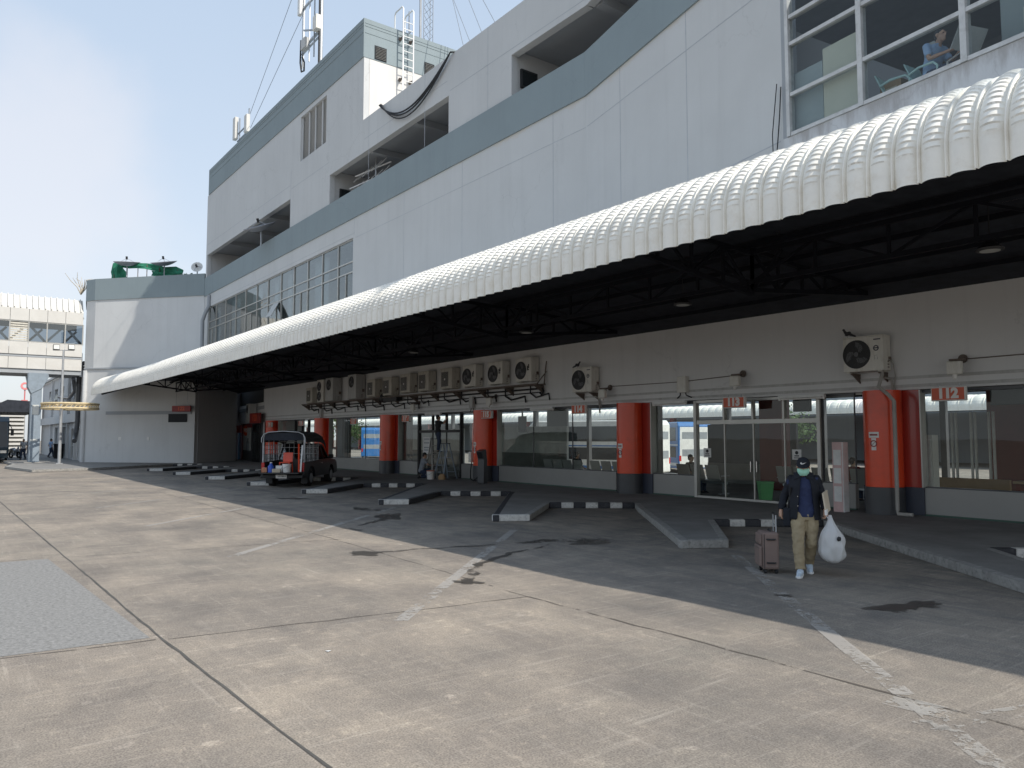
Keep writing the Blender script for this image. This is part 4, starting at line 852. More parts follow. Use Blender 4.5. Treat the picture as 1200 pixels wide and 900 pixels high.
# ============================================================ THINGS ON THE FASCIA
def ac_unit(kind, label, x, zb, group='air conditioner units on the fascia', wall=LY, rot=0, y=None, body=None):
    W_, H_, D_ = {'A': (1.02, .88, .36), 'B': (1.0, .93, .38), 'C': (.96, .92, .42), 'D': (1.05, 1.33, .55), 'E': (.95, 1.33, .40)}[kind]
    t = thing('air_conditioner', label, 'air conditioner', (x, (wall - .05) if y is None else y, zb), rot, group)
    h = W_ / 2; cm_ = body or ('beige' if kind in 'ABE' else 'beige_old' if kind == 'C' else 'grey_casing')
    m = MB(); m.box(-h, h, -D_, 0, .03, H_); m.box(-h + .06, -h + .16, -D_ + .02, -.02, 0, .03); m.box(h - .16, h - .06, -D_ + .02, -.02, 0, .03)
    m.build('casing', cm_, t, world=False, bevel=.015)
    m = MB(); m.box(-h - .008, h + .008, -D_ - .006, .0, H_ + .001, H_ + .02); m.build('lid', cm_, t, world=False)
    fy = -D_ - .004
    def fan(cx, cz, r, dark=False):
        g = MB(); g.disc((cx, fy + .002, cz), r, (0, -1, 0), .004, 32); g = g.build('fan_opening', 'grille', t, world=False)
        q = MB(); q.disc((cx, fy - .002, cz), r + .02, (0, -1, 0), .014, 32, r - .004)
        if not dark:
            for k in range(7): q.disc((cx, fy - .004, cz), r * (k + 1.5) / 8.6 + .003, (0, -1, 0), .004, 32, r * (k + 1.5) / 8.6 - .003)
            for k in range(10): a = 2 * pi * k / 10; q.bar((cx + .05 * cos(a), fy - .006, cz + .05 * sin(a)), (cx + r * cos(a), fy - .006, cz + r * sin(a)), .005)
        q.build('guard', 'grille', g, world=False)
        q = MB()
        for k in range(3):
            a0 = 2 * pi * k / 3 + .4; pts = []
            for j in range(7): a = a0 + 1.25 * j / 6; rr = r * (.32 + .62 * (j / 6) ** .5); pts.append((cx + rr * cos(a), fy - .003 - .002 * j / 6, cz + rr * sin(a)))
            for j in range(6, -1, -1): a = a0 + .55 + .75 * j / 6; rr = r * (.22 + .38 * j / 6); pts.append((cx + rr * cos(a), fy - .003, cz + rr * sin(a)))
            q.poly(*pts)
        q.disc((cx, fy - .004, cz), r * .18, (0, -1, 0), .02, 16); q.build('fan', 'blade', g, world=False)
    if kind in 'AB': fan(-.155, .46, .335 if kind == 'A' else .33, kind == 'B')
    elif kind == 'D': fan(-.05, H_ - .38, .29, True)
    elif kind == 'E': fan(-.15, .96, .26, True); fan(-.15, .38, .26, True)
    else:
        g = MB(); g.box(-.40, .20, fy - .002, fy + .004, .13, .78); g = g.build('fan_opening', 'grille', t, world=False)
        q = MB()
        for k in range(15): z = .16 + k * .042; q.box(-.395, .195, fy - .008, fy - .003, z, z + .008)
        q.box(-.42, -.40, fy - .012, fy + .003, .11, .80); q.box(.20, .22, fy - .012, fy + .003, .11, .80); q.build('guard', 'beige_old', g, world=False)
        q = MB(); q.disc((-.10, fy - .009, .45), .05, (0, -1, 0), .006, 14); q.build('hub', 'sign_white', g, world=False)
    m = MB()
    if kind == 'A': m.box(.28, .45, fy, fy + .003, .78, .81)
    if kind == 'A': m.disc((.34, fy + .001, .58), .07, (0, -1, 0), .004, 18, .045); m.box(.285, .395, fy - .002, fy + .001, .57, .595); m.box(.30, .37, fy, fy + .002, .40, .405); m.box(.30, .305, fy, fy + .002, .30, .40); m.box(.365, .37, fy, fy + .002, .30, .37)
    if kind == 'B': m.box(.24, .30, fy, fy + .003, .44, .62); m.box(.31, .37, fy, fy + .003, .52, .68); m.box(.31, .36, fy, fy + .003, .44, .49)
    if kind in 'AB': m.build('badge', 'bluebase' if kind == 'A' else 'black', t, world=False)
    m = MB()
    for k in range(3): m.box(h + .001, h + .006, -D_ * .45, -D_ * .25, .10 + .07 * k, .125 + .07 * k)
    m.box(h, h + .03, -D_ * .32, -D_ * .1, H_ * .30, H_ * .42); m.build('valve_cover', 'rust', t, world=False)
    if kind == 'A':
        for sx in (-h + .2, h - .12): m = MB(); m.box(sx - .02, sx + .02, -D_ - .0, .05, -.04, -.002); m.prism([(sx - .015, .05, -.04), (sx - .015, -D_ + .05, -.04), (sx - .015, .05, -.24)], (.03, 0, 0)); m.build('bracket', 'rust', t, world=False)
        m = MB(); m.tube([(h - .2, -.12, -.002), (h - .18, -.12, -.12), (h + .02, -.05, -.18), (h + .03, .0, -.5), (h + .03, .0, -.72)], .03, 8); m.tube([(h + .02, -.12, .3), (h + .08, -.06, .2), (h + .1, 0, -.1), (h + .06, .0, -.35), (h + .14, .02, -.6)], .014, 6); m.build('pipe', 'pipe', t, True, world=False)
    return t
ac_unit('A', 'beige air conditioner with round fan mounted above the red column with the drain pipe', -9.95, 3.58)
ac_unit('A', 'lone beige air conditioner with round fan above berth sign 114', -20.3, 3.56)
ords = ['rightmost', 'second from right', 'third from right', 'fourth from right', 'fifth from right', 'sixth from right', 'seventh from right', 'eighth from right']
for i, (k, x) in enumerate([('B', -23.67), ('B', -25.56), ('B', -27.5), ('C', -29.3), ('C', -31.33), ('C', -33.1), ('C', -34.97), ('C', -36.8)]):
    ac_unit(k, ('beige air conditioner with round fan and black badge, ' if k == 'B' else 'aged beige air conditioner with square grille, ') + ords[i] + ' in the long row', x, 4.13 if i < 6 else 4.08)
ac_unit('D', 'tall grey air conditioner with one high fan, the right one of two such', -38.85, 4.05, body='grey_casing'); ac_unit('D', 'tall grey air conditioner with one high fan, beside the two-fan unit', -41.9, 4.05, body='grey_casing')
ac_unit('E', 'tall beige air conditioner with two stacked fans near the left end of the row', -43.55, 4.05); ac_unit('C', 'aged beige air conditioner with square grille at the left end of the row', -45.2, 4.06)
dq = (RC - RE).normalized()
p_ = along(RC, RE, .30); ac_unit('B', 'air conditioner with dark round fan on the dim return wall near berth sign 122', p_.x + .2, 3.05, y=p_.y - .1, rot=math.atan2(dq.y, dq.x), body='grey_casing')
p_ = along(RE, WE, .73); ac_unit('D', 'tall grey air conditioner above the glazed door beside berth sign 120', p_.x, 3.1, y=p_.y - .12, rot=R(-7), body='grey_casing')
# rack that carries the row, with its pipes
t = thing('equipment_rack', 'dark steel rack with pipes carrying the long row of air conditioners', 'rack', (-34, 18.55, 4.0))
m = MB(); m.box(-46.4, -22.75, 18.12, 18.17, 3.98, 4.04); m.box(-46.4, -22.75, 18.48, 18.53, 3.98, 4.04)
for i in range(13): x = -46.2 + i * 1.94; m.box(x - .025, x + .025, 18.1, 18.59, 3.93, 3.978); m.prism([(x - .02, 18.59, 3.925), (x - .02, 18.15, 3.925), (x - .02, 18.59, 3.65)], (.04, 0, 0))
m.bar((-22.8, 18.5, 3.98), (-22.72, 18.56, 4.9), .03); m.bar((-22.8, 18.15, 4.0), (-22.72, 18.56, 4.5), .03); m.build('frame', 'rust', t)
m = MB(); rnd = random.Random(3)
for i in range(14):
    x = -45.5 + i * 1.7 + rnd.uniform(-.3, .3); l_ = rnd.uniform(.5, 1.4); z = 3.9 - rnd.uniform(0, .15)
    m.tube([(x, 18.5, 4.0), (x, 18.5, z - .1), (x + l_ * .3, 18.52, z - .18 - rnd.uniform(0, .1)), (x + l_, 18.53, z - .15), (x + l_ + .05, 18.53, z - .4)], rnd.choice((.02, .03, .035)), 6)
m.tube([(-46.3, 18.5, 3.86), (-36, 18.5, 3.83), (-22.9, 18.5, 3.86), (-22.8, 18.5, 3.75), (-22.95, 18.5, 3.62), (-23.05, 18.5, 3.7)], .035, 8)
m.tube([(-46.3, 18.54, 3.70), (-30, 18.54, 3.67), (-22.9, 18.54, 3.72)], .022, 8); m.build('pipe', 'cable', t, True)
m = MB(); m.ball((-35.6, 18.3, 4.0), (.28, .22, .26)); m.box(-35.4, -34.0, 18.15, 18.45, 3.8, 3.97); m.build('blower', 'black', t, True)
# berth signs
def berth_sign(num, x, z, w=.74, h=.32, y=18.15, rot=0, style=0, label=None, hang=.06):
    t = thing('berth_sign', label or f'orange red berth sign reading {num} in white, hung under the fascia', 'sign', (x, y, z - h / 2), rot, 'berth number signs')
    m = MB(); m.box(-w / 2, w / 2, -.06, .06, 0, h); m.build('box', 'sign_white' if style == 0 else 'sign_red', t, world=False, bevel=.02)
    if style == 0: m = MB(); m.box(-w / 2 + .025, w / 2 - .025, -.064, -.058, .025, h - .025); m.build('face', 'sign_face', t, world=False)
    text_mesh(num, h * .92, 'number', 'sign_white' if style == 0 else 'sign_face', t, (0, -.068, h / 2 + .0), ext=.004, bold=.018)
    if hang:
        m = MB()
        for s_ in (-w * .3, w * .3): m.box(s_ - .012, s_ + .012, -.012, .012, h + .003, h + hang)
        m.build('hanger', 'galv', t, world=False)
    return t
berth_sign('112', -7.95, 2.965); berth_sign('113', -13.75, 2.98); berth_sign('114', -20.38, 2.975); berth_sign('115', -26.1, 2.92); berth_sign('116', -32.95, 2.89)
berth_sign('117', -38.8, 2.85); berth_sign('118', -46.4, 2.85); berth_sign('119', -52.1, 2.82)
p_ = along(RE, WE, .93); berth_sign('120', p_.x, 3.35, 2.2, .72, p_.y - .5, 0, 1, 'dull red berth sign reading 120 beside the glazed door', .2)
p_ = along(RE, WE, .27); berth_sign('121', p_.x, 2.62, 1.7, .6, p_.y - .5, 0, 1, 'dull red berth sign reading 121 above the shop poster', .1)
p_ = TB(LB - 1.2, -.6, 0); berth_sign('122', p_[0], 4.0, 1.5, .42, p_[1], R(40), 1, 'dark red berth sign reading 122 hung on rods before the pale block', 1.3)
# small boxes and lamps along the fascia
def wall_box(label, x, z, kind=0):
    t = thing('wall_light', label, 'wall light', (x, LY, z), 0, 'small lights along the fascia')
    m = MB(); m.box(-.16, .16, -.42, -.28, -.15, .15); m.build('housing', 'beige', t, world=False, bevel=.03)
    m = MB(); m.tube([(0, -.36, -.15), (0, -.36, -.2)], .05, 10); m.ball((0, -.36, -.22), .045); m.build('sensor', 'sign_white', t, True, world=False)
    m = MB(); m.bar((.05, -.35, .17), (.05, -.0, .22), .05); m.disc((.05, -.03, .22), .1, (0, -1, 0), .03, 14); m.box(-.1, .2, -.4, -.25, .155, .2); m.build('arm', 'rust', t, world=False); return t
for x, z, l in ((-7.85, 3.55, 'cream box light above berth sign 112'), (-13.8, 3.6, 'cream box light above berth sign 113'), (-19.3, 3.48, 'cream box light beside the lone air conditioner'), (-26.1, 3.46, 'cream box light above berth sign 115'), (-32.5, 3.42, 'cream box light above berth sign 116')): wall_box(l, x, z)
def jbox(label, x, z, w=.34, h=.5):
    t = thing('junction_box', label, 'junction box', (x, LY, z), 0, 'electrical boxes on the fascia')
    m = MB(); m.box(-w / 2, w / 2, -.18, -.002, -h / 2, h / 2); m.build('box', 'grey_casing' if w < .3 else 'beige', t, world=False, bevel=.01)
    m = MB(); m.tube([(-w * .3, -.09, -h / 2), (-w * .35, -.09, -h / 2 - .08), (-w * .8, -.05, -h / 2 - .16)], .018, 6); m.tube([(w * .3, -.09, -h / 2), (w * .35, -.09, -h / 2 - .08), (w * .9, -.05, -h / 2 - .16)], .018, 6); m.build('cable', 'cable', t, True, world=False); return t
jbox('pale electrical box on the fascia between signs 113 and 114', -15.95, 3.62); jbox('pale electrical box above the column under sign 115', -27.75, 3.5, .28, .5); jbox('pale electrical box above the column behind the pickup cab', -44.2, 3.45, .28, .5)
for pts_, lb_ in (([(-19.2, LY - .03, 3.74), (-16.1, LY - .03, 3.72), (-13.7, LY - .03, 3.80)], 'thin dark conduit along the grey fascia left of sign 113'), ([(-7.7, LY - .03, 3.76), (-2, LY - .03, 3.8)], 'thin dark conduit along the grey fascia right of sign 112')):
    m = MB(); m.tube(pts_, .013, 6); tag(m.build('conduit', 'rust', None), lb_, 'conduit')
def tube_light(x, label):
    t = thing('tube_light', label, 'tube light', (x, LY - .12, 3.02), 0, 'tube lights under the fascia')
    m = MB(); m.box(-.68, .68, -.06, .06, .03, .1); m.build('housing', 'white', t, world=False); m = MB(); m.tube([(-.64, 0, 0), (.64, 0, 0)], .022, 8); m.box(-.68, -.64, -.03, .03, -.03, .03); m.box(.64, .68, -.03, .03, -.03, .03); m.build('tube', 'sign_white', t, True, world=False)
tube_light(-16.5, 'unlit tube light under the fascia left of sign 113'); tube_light(-11.85, 'unlit tube light under the fascia above the walking man'); tube_light(-22.9, 'unlit tube light under the fascia left of sign 114'); tube_light(-31, 'unlit tube light above the stepladder')
def high_bay(x, y, z, label):
    t = thing('hanging_lamp', label, 'lamp', (x, y, z), 0, 'round lamps hanging under the canopy')
    m = MB(); m.loft([((0, 0, 0), .20, .20), ((0, 0, .03), .21, .21), ((0, 0, .09), .13, .13), ((0, 0, .16), .07, .07)], 20); m.build('shade', 'black', t, True, world=False)
    m = MB(); m.disc((0, 0, -.004), .15, (0, 0, 1), .003, 20); m.build('lens', 'teal_lamp', t, world=False); m = MB(); m.bar((0, 0, .16), (0, 0, .75), .015); m.build('rod', 'black', t, world=False)
high_bay(-5.2, 13.5, 5.0, 'round hanging lamp under the canopy nearest the camera'); high_bay(-11.6, 13.5, 5.0, 'round hanging lamp under the canopy above sign 113'); high_bay(-17.43, 13.5, 5.0, 'round hanging lamp under the canopy above the long row of air conditioners'); high_bay(-24, 13.5, 5.0, 'small round hanging lamp farthest along the canopy')
def tv(x, z, w, h, label, y=BY + .5):
    t = thing('television', label, 'television', (x, y, z)); m = MB(); m.box(-w / 2, w / 2, -.04, .04, 0, h); m.build('screen', 'black', t, world=False, bevel=.02); m = MB(); m.bar((0, 0, h), (0, 0, 3.3 - z), .05); m.build('mount', 'black', t, world=False)
tv(-7.05, 2.72, .95, .42, 'dark screen hanging behind the glass right of sign 112'); tv(-12.3, 2.7, .55, .35, 'dark screen behind the transom glass above the walking man'); tv(-25.1, 2.2, .5, .65, 'dark screen hanging beside the column under sign 115')
# pigeons
def pigeon(x, y, z, rot, label):
    t = thing('pigeon', label, 'bird', (x, y, z), rot, 'pigeons on the air conditioners')
    m = MB(); m.ball((0, 0, .11), (.085, .05, .05), rot=Matrix.Rotation(R(28), 3, 'Y')); m.tube([(.05, 0, .13), (.085, 0, .18), (.1, 0, .21)], [.04, .028, .026], 10); m.ball((.105, 0, .215), (.032, .026, .026)); m.tube([(.13, 0, .213), (.155, 0, .205)], [.010, .002], 6)
    m.tube([(-.05, 0, .09), (-.12, 0, .06), (-.19, 0, .03)], [.04, .028, .02], 8); m.tube([(.01, .02, .07), (.01, .02, 0)], .006, 5); m.tube([(.01, -.02, .07), (.01, -.02, 0)], .006, 5); m.build('body', 'bird', t, True, world=False, remesh=.008, smoothit=2)
pigeon(-10.38, 18.3, 4.485, R(190), 'small dark pigeon on top of the air conditioner above the nearest red column'); pigeon(-20.65, 18.3, 4.465, R(20), 'small dark pigeon on top of the lone air conditioner left of sign 114')

# ============================================================ KIOSK, STEPLADDER, SMALL THINGS BY THE DOORS
t = thing('kiosk', 'slim dark grey ticket kiosk standing before the column under sign 115', 'kiosk', (-25.5, 17.5, ZP), R(12))
m = MB(); m.prism([(-.17, .10, 0), (-.17, -.1, 0), (-.17, -.08, .95), (-.17, -.2, 1.28), (-.17, .05, 1.36), (-.17, .12, .9)], (.34, 0, 0)); m.build('body', 'greybase', t, world=False, bevel=.02)
m = MB(); m.hexa([(-.13, -.092, 1.0), (.13, -.092, 1.0), (.13, -.1, 1.0), (-.13, -.1, 1.0)], [(-.13, -.192, 1.25), (.13, -.192, 1.25), (.13, -.203, 1.25), (-.13, -.203, 1.25)]); m.build('screen', 'black', t, world=False)
t = thing('meter_box', 'small cream electric box on the red column behind the kiosk', 'electric box', (-27.32, 18.25, 1.15)); m = MB(); m.box(-.1, .1, -.15, .02, -.22, .22); m.build('box', 'beige', t, world=False, bevel=.01)
m = MB(); m.tube([(0, -.05, -.22), (0, -.1, -.6), (.15, -.2, -.9), (.5, -.3, -.98), (.9, -.25, -.75)], .025, 8); m.build('hose', 'cable', t, True, world=False)
# display stand beside nearest column
t = thing('display_stand', 'tall pale pink leaflet stand left of the nearest red column', 'stand', (-10.55, 18.05, ZP)); m = MB(); m.box(-.13, .13, -.12, .12, 0, 1.72); m.build('panel', mat('pale_pink', (.62, .42, .40), .5), t, world=False)
m = MB()
for z in (.25, .7, 1.15): m.box(-.1, .1, -.128, -.122, z, z + .38)
m.build('leaflet', 'paper', t, world=False); m = MB(); m.box(.131, .15, -.12, .12, 0, 1.72); m.build('side', 'white', t, world=False)
# waiting seats inside (rows of linked chairs, each seat unit a part)
def seat_row(x, y, n, label, rot=0):
    t = thing('bench_seats', label, 'bench', (x, y, ZP), rot, 'rows of waiting seats inside the hall')
    for i in range(n):
        xx = i * .6; m = MB(); m.hexa([(xx + .03, -.25, .42), (xx + .55, -.25, .42), (xx + .55, .2, .40), (xx + .03, .2, .40)], [(xx + .03, -.25, .45), (xx + .55, -.25, .45), (xx + .55, .2, .43), (xx + .03, .2, .43)])
        m.hexa([(xx + .03, -.25, .46), (xx + .55, -.25, .46), (xx + .55, -.29, .46), (xx + .03, -.29, .46)], [(xx + .04, -.40, .95), (xx + .54, -.40, .95), (xx + .54, -.44, .95), (xx + .04, -.44, .95)]); m.build('seat', 'dado', t, world=False, bevel=.01)
    m = MB(); m.box(0, n * .6, -.03, .03, .33, .395)
    for xx in (.15, n * .6 - .15): m.box(xx - .03, xx + .03, -.25, .25, 0, .04); m.box(xx - .03, xx + .03, -.03, .03, .04, .33)
    for i in range(n + 1): m.bar((i * .6 - .0, -.3, .6), (i * .6, .1, .6), .03)
    m.build('frame', 'galv', t, world=False); return t
seat_row(-24.6, 20.3, 4, 'row of grey waiting seats behind the glass left of sign 114'); seat_row(-21.9, 20.4, 3, 'row of grey waiting seats behind the glass beneath sign 114'); seat_row(-17.6, 20.4, 3, 'row of grey waiting seats behind the glass right of the column by sign 114'); seat_row(-14.3, 21.2, 5, 'row of grey waiting seats behind the glass doors under sign 113')
t = thing('bin', 'green plastic bin behind the glass doors under sign 113', 'bin', (-13.75, 19.5, ZP)); m = MB(); m.loft([((0, 0, 0), .22, .2), ((0, 0, .5), .29, .25)], 4); m.build('bucket', 'green', t, world=False); m = MB(); m.loft([((0, 0, .51), .31, .27), ((0, 0, .55), .31, .27)], 4); m.build('rim', 'green', t, world=False)
# table in the right-hand hall
t = thing('table', 'low wooden bench table behind the glass right of sign 112', 'table', (-7.0, 21.5, ZP)); m = MB(); m.box(-.9, 1.4, -.25, .25, .7, .76); m.build('top', 'wood', t, world=False)
for xx in (-.8, 1.3):
    m = MB(); m.box(xx - .05, xx + .05, -.2, .2, 0, .699); m.build('leg', 'maroon', t, world=False)
t = thing('locker', 'narrow pale upright cabinet behind the glass beside the nearest red column', 'cabinet', (-8.95, 19.2, ZP)); m = MB(); m.box(-.16, .16, -.1, .2, 0, 1.9); m.build('body', 'cream', t, world=False); m = MB(); m.box(-.13, .13, -.115, -.102, .1, 1.8); m.build('door', 'white', t, world=False)

# ============================================================ PEOPLE
def base_pose(**kw):
    J = dict(pel=(0, 0, .90), waist=(0, 0, 1.04), chest=(0, .0, 1.26), neck=(0, .01, 1.42), head=(0, -.015, 1.565))
    for s, n in ((-1, 'R'), (1, 'L')):
        J.update({'hip' + n: (s * .09, 0, .88), 'knee' + n: (s * .095, -.01, .47), 'ank' + n: (s * .09, .03, .085), 'toe' + n: (s * .105, -.16, .03), 'sh' + n: (s * .185, .01, 1.375), 'el' + n: (s * .235, .04, 1.10), 'wr' + n: (s * .225, -.05, .87), 'hd' + n: (0, -.2, -1), 'hp' + n: (-s * 1, 0, 0)})
    J.update(kw); return {k: V(v) for k, v in J.items()}
def hand(mb, w, d, pn, k=1.0, curl=1.0):
    d = d.normalized(); pn = (pn - d * pn.dot(d)).normalized(); lat = d.cross(pn)
    mb.tube([w - d * .01, w + d * .03 * k, w + d * .085 * k], [.026 * k, .034 * k, .034 * k], 10)
    for i, off in enumerate((-.030, -.010, .010, .030)):
        L = (.9, 1.0, .95, .78)[i] * k; b = w + d * .082 * k + lat * off * k
        p1 = b + d * .032 * L + pn * .010 * curl; p2 = p1 + (d * (.026 - .020 * curl) + pn * .024 * curl) * L; p3 = p2 + (d * (.02 - .034 * curl) + pn * .012 * curl) * L
        mb.tube([b - d * .02, p1, p2, p3], [.0105 * k, .010 * k, .009 * k, .0075 * k], 8)
    b = w + d * .03 * k - lat * .028 * k; mb.tube([b, b + (d * .025 - lat * .020 + pn * .018) * k, b + (d * .05 - lat * .012 + pn * .034) * k], [.013 * k, .011 * k, .009 * k], 8)
def torso_secs(J, g=0.0, z0=-.06, wide=1.0):
    pel, wa, ch, ne = J['pel'], J['waist'], J['chest'], J['neck']; sh = (J['shL'] + J['shR']) / 2
    a = J['shL'] - J['shR']; rz = math.atan2(a.y, a.x)
    return [(pel + V((0, 0, z0)), .150 * wide + g, .105 + g, 0), (pel + V((0, 0, .03)), .160 * wide + g, .110 + g, 0), (wa, .142 * wide + g, .098 + g, rz * .5), (wa.lerp(ch, .5), .152 + g, .105 + g, rz * .7), (ch, .168 + g, .112 + g, rz), (ch.lerp(sh, .65), .178 + g, .103 + g, rz), (sh + V((0, 0, .015)), .165 + g, .082 + g, rz), (sh.lerp(ne, .7) + V((0, 0, .02)), .085 + g, .065 + g, rz)]
HS = 1.11
def head_mesh(mb, J, tilt=0.0, turn=0.0):
    h = J['head']; rot = Matrix.Rotation(turn, 3, 'Z') @ Matrix.Rotation(tilt, 3, 'X'); P = lambda x, y, z: h + rot @ (V((x, y, z)) * HS)
    mb.ball(P(0, .012, .025), (.073, .092, .092), rot=rot); mb.ball(P(0, -.02, -.045), (.056, .068, .07), rot=rot); mb.ball(P(0, -.055, -.085), (.032, .028, .024), rot=rot)
    mb.tube([P(0, -.078, .012), P(0, -.098, -.022), P(0, -.086, -.035)], [.010, .014, .012], 8)
    mb.ball(P(0, -.078, -.066), (.024, .012, .007), rot=rot); mb.tube([P(-.045, -.075, .022), P(0, -.088, .026), P(.045, -.075, .022)], .010, 6)
    for s in (-1, 1): mb.ball(P(s * .076, .01, -.005), (.010, .022, .032), rot=rot)
    return P
def figure(name, label, loc, rotz, J, top='greyshirt', legs='jeans', shoes='black', hair='hair', sleeve=.5, scale=1.0, group=None, tilt=0.0, turn=0.0, vox=.010, curl=(.7, .7), cap=False, skirt=0, lower=True):
    t = thing(name, label, 'person', loc, rotz, group); t.scale = (scale,) * 3
    m = MB()
    P = head_mesh(m, J, tilt, turn); m.tube([J['neck'] - V((0, 0, .06)), J['neck'].lerp(J['head'], .55)], [.058, .052], 12)
    m.loft(torso_secs(J))
    for n in 'LR':
        sh, el, wr = J['sh' + n], J['el' + n], J['wr' + n]
        m.ball(sh, .055); m.tube([sh, sh.lerp(el, .5), el, el.lerp(wr, .35), wr], [.052, .046, .038, .038, .026], 10); hand(m, wr, J['hd' + n], J['hp' + n], 1.0, curl[0 if n == 'R' else 1])
        if lower:
            hp, kn, an, to = J['hip' + n], J['knee' + n], J['ank' + n], J['toe' + n]
            m.ball(hp, .088); m.tube([hp, hp.lerp(kn, .5), kn, kn.lerp(an, .35), an], [.086, .074, .054, .054, .036], 12); m.tube([an + (an - to).normalized() * .03 * V((1, 1, 0)), an.lerp(to, .5) - V((0, 0, .01)), to], [.036, .034, .026], 10)
    m.build('body', 'skin', t, True, world=False, remesh=vox, smoothit=3)
    # eyes
    e = MB()
    for s in (-1, 1): e.ball(P(s * .031, -.078, .004), (.013, .008, .007), 8, 6)
    e.build('eyes', 'black', t, True, world=False)
    # shirt with sleeves
    m = MB(); m.loft(torso_secs(J, .016))
    for n in 'LR':
        sh, el, wr = J['sh' + n], J['el' + n], J['wr' + n]; m.ball(sh, .070)
        if sleeve <= .5: m.tube([sh, sh.lerp(el, sleeve * 1.5)], [.070, .062], 12)
        else: m.tube([sh, sh.lerp(el, .5), el, el.lerp(wr, .5), el.lerp(wr, .9)], [.068, .060, .052, .048, .04], 12)
    folds(m.build('shirt', top, t, True, world=False, remesh=vox * 1.1, smoothit=3))
    if lower:
        m = MB(); m.loft([(J['pel'] + V((0, 0, -.10)), .150, .112), (J['pel'] + V((0, 0, 0)), .168, .122), (J['waist'] + V((0, 0, -.03)), .150, .112)])
        for n in 'LR':
            hp, kn, an = J['hip' + n], J['knee' + n], J['ank' + n]; m.ball(hp, .098); m.tube([hp, hp.lerp(kn, .5), kn, kn.lerp(an, .4), kn.lerp(an, .95)], [.106, .096, .080, .077, .069], 14)
        folds(m.build('trousers', legs, t, True, world=False, remesh=vox * 1.1, smoothit=3), .035)
        for n in 'LR':
            an, to = J['ank' + n], J['toe' + n]; dd = (to - an); dd.z = 0; dd = dd.normalized(); m = MB(); m.tube([an - dd * .04 - V((0, 0, .035)), an + V((0, 0, -.015)) + dd * .03, an.lerp(to, .6), to + dd * .01], [.040, .050, .042, .028], 12); m.build('shoe', shoes, t, True, world=False, remesh=.008, smoothit=2)
    if not cap:
        m = MB(); rot = Matrix.Rotation(turn, 3, 'Z') @ Matrix.Rotation(tilt, 3, 'X'); m.ball(P(0, .024, .042), (.082, .096, .088), rot=rot); m.ball(P(0, .055, -.01), (.07, .055, .07), rot=rot); m.build('hair', hair, t, True, world=False, remesh=.008, smoothit=1)
    return t, P
# --- the walking man
J = base_pose(pel=(.01, 0, .895), hipR=(-.08, -.01, .87), kneeR=(-.095, -.15, .47), ankR=(-.07, -.20, .085), toeR=(-.095, -.38, .035), hipL=(.095, .01, .885), kneeL=(.085, -.02, .46), ankL=(.045, .20, .13), toeL=(.065, .03, .03),
              shR=(-.170, .015, 1.365), elR=(-.275, .09, 1.12), wrR=(-.325, .03, .905), hdR=(-.02, -.10, -1), hpR=(1, .1, -.1), shL=(.170, .01, 1.37), elL=(.255, .06, 1.11), wrL=(.285, -.06, .94), hdL=(.05, -.15, -1), hpL=(-1, 0, 0), head=(.0, -.03, 1.56))
man, P = figure('person', 'man in black cap, mint face mask, dark jacket and khaki trousers walking with luggage', (-6.55, 10.22, 0), R(32), J, 'tee', 'khaki', 'shoe', scale=1.0, tilt=R(8), vox=.0075, curl=(1.15, 1.15), cap=True, sleeve=.4)
# cap
m = MB(); h = J['head']; rot = Matrix.Rotation(R(8), 3, 'X'); vs = []; n_, k_ = 24, 8
for i in range(k_ + 1):
    th = (pi / 2) * i / k_
    for k in range(n_): vs.append(P(sin(th) * cos(2 * pi * k / n_) * .084, .012 + sin(th) * sin(2 * pi * k / n_) * .104, .046 + cos(th) * .084))
m.add(vs, [(i * n_ + k, (i + 1) * n_ + k, (i + 1) * n_ + (k + 1) % n_, i * n_ + (k + 1) % n_) for i in range(k_) for k in range(n_)])
pts = []
for j in range(9): a = pi + pi * j / 8; pts.append((cos(a) * .086, sin(a) * .10))
br = [(x, y + .012, .048) for x, y in pts]; of = [(x * 1.02, y * 1.0 + .012 - .092 * sin(pi * j / 8), .042 - .024 * sin(pi * j / 8) - .004 * abs(cos(pi * j / 8))) for j, (x, y) in enumerate(pts)]
for j in range(8):
    q = [P(*b) for b in (br[j], br[j + 1], of[j + 1], of[j])]; m.poly(*q); m.poly(*[p + V((0, 0, -.006)) for p in reversed(q)])
    m.poly(P(*of[j]), P(*of[j + 1]), P(*of[j + 1]) + V((0, 0, -.006)), P(*of[j]) + V((0, 0, -.006)))
capo = m.build('cap', 'navy', man, True, world=False)
sw = [(-.034, .062), (-.020, .050), (.008, .056), (.040, .074), (.006, .064), (-.018, .060), (-.022, .068), (-.016, .078), (-.030, .072)]
def capf(x, z): u = x / .084; w_ = (z - .046) / .084; y = -.104 * math.sqrt(max(0, 1 - u * u - w_ * w_)) + .012; return P(x, y - .003, z)
m = MB(); m.prism([capf(x + 0, z) for x, z in sw], (0, -.004, 0)); m.build('cap_emblem', 'sign_white', capo, world=False)
# mask
m = MB(); g = []
for i in range(9):
    v_ = i / 8; z = -.010 - .092 * v_; row = []
    for j in range(15):
        a = R(-64 + 128 * j / 14); rr = .081 + .012 * sin(pi * min(1, v_ * 1.1)); fwd = .106 + .018 * sin(pi * v_) * cos(a) ** 2 - .016 * v_
        row.append(P(sin(a) * rr * (1 - .22 * v_), -cos(a) * fwd + .004 - .0, z))
    g.append(row)
for i in range(8):
    for j in range(14): m.poly(g[i][j], g[i][j + 1], g[i + 1][j + 1], g[i + 1][j])
m.build('face_mask', 'mint', man, True, world=False)
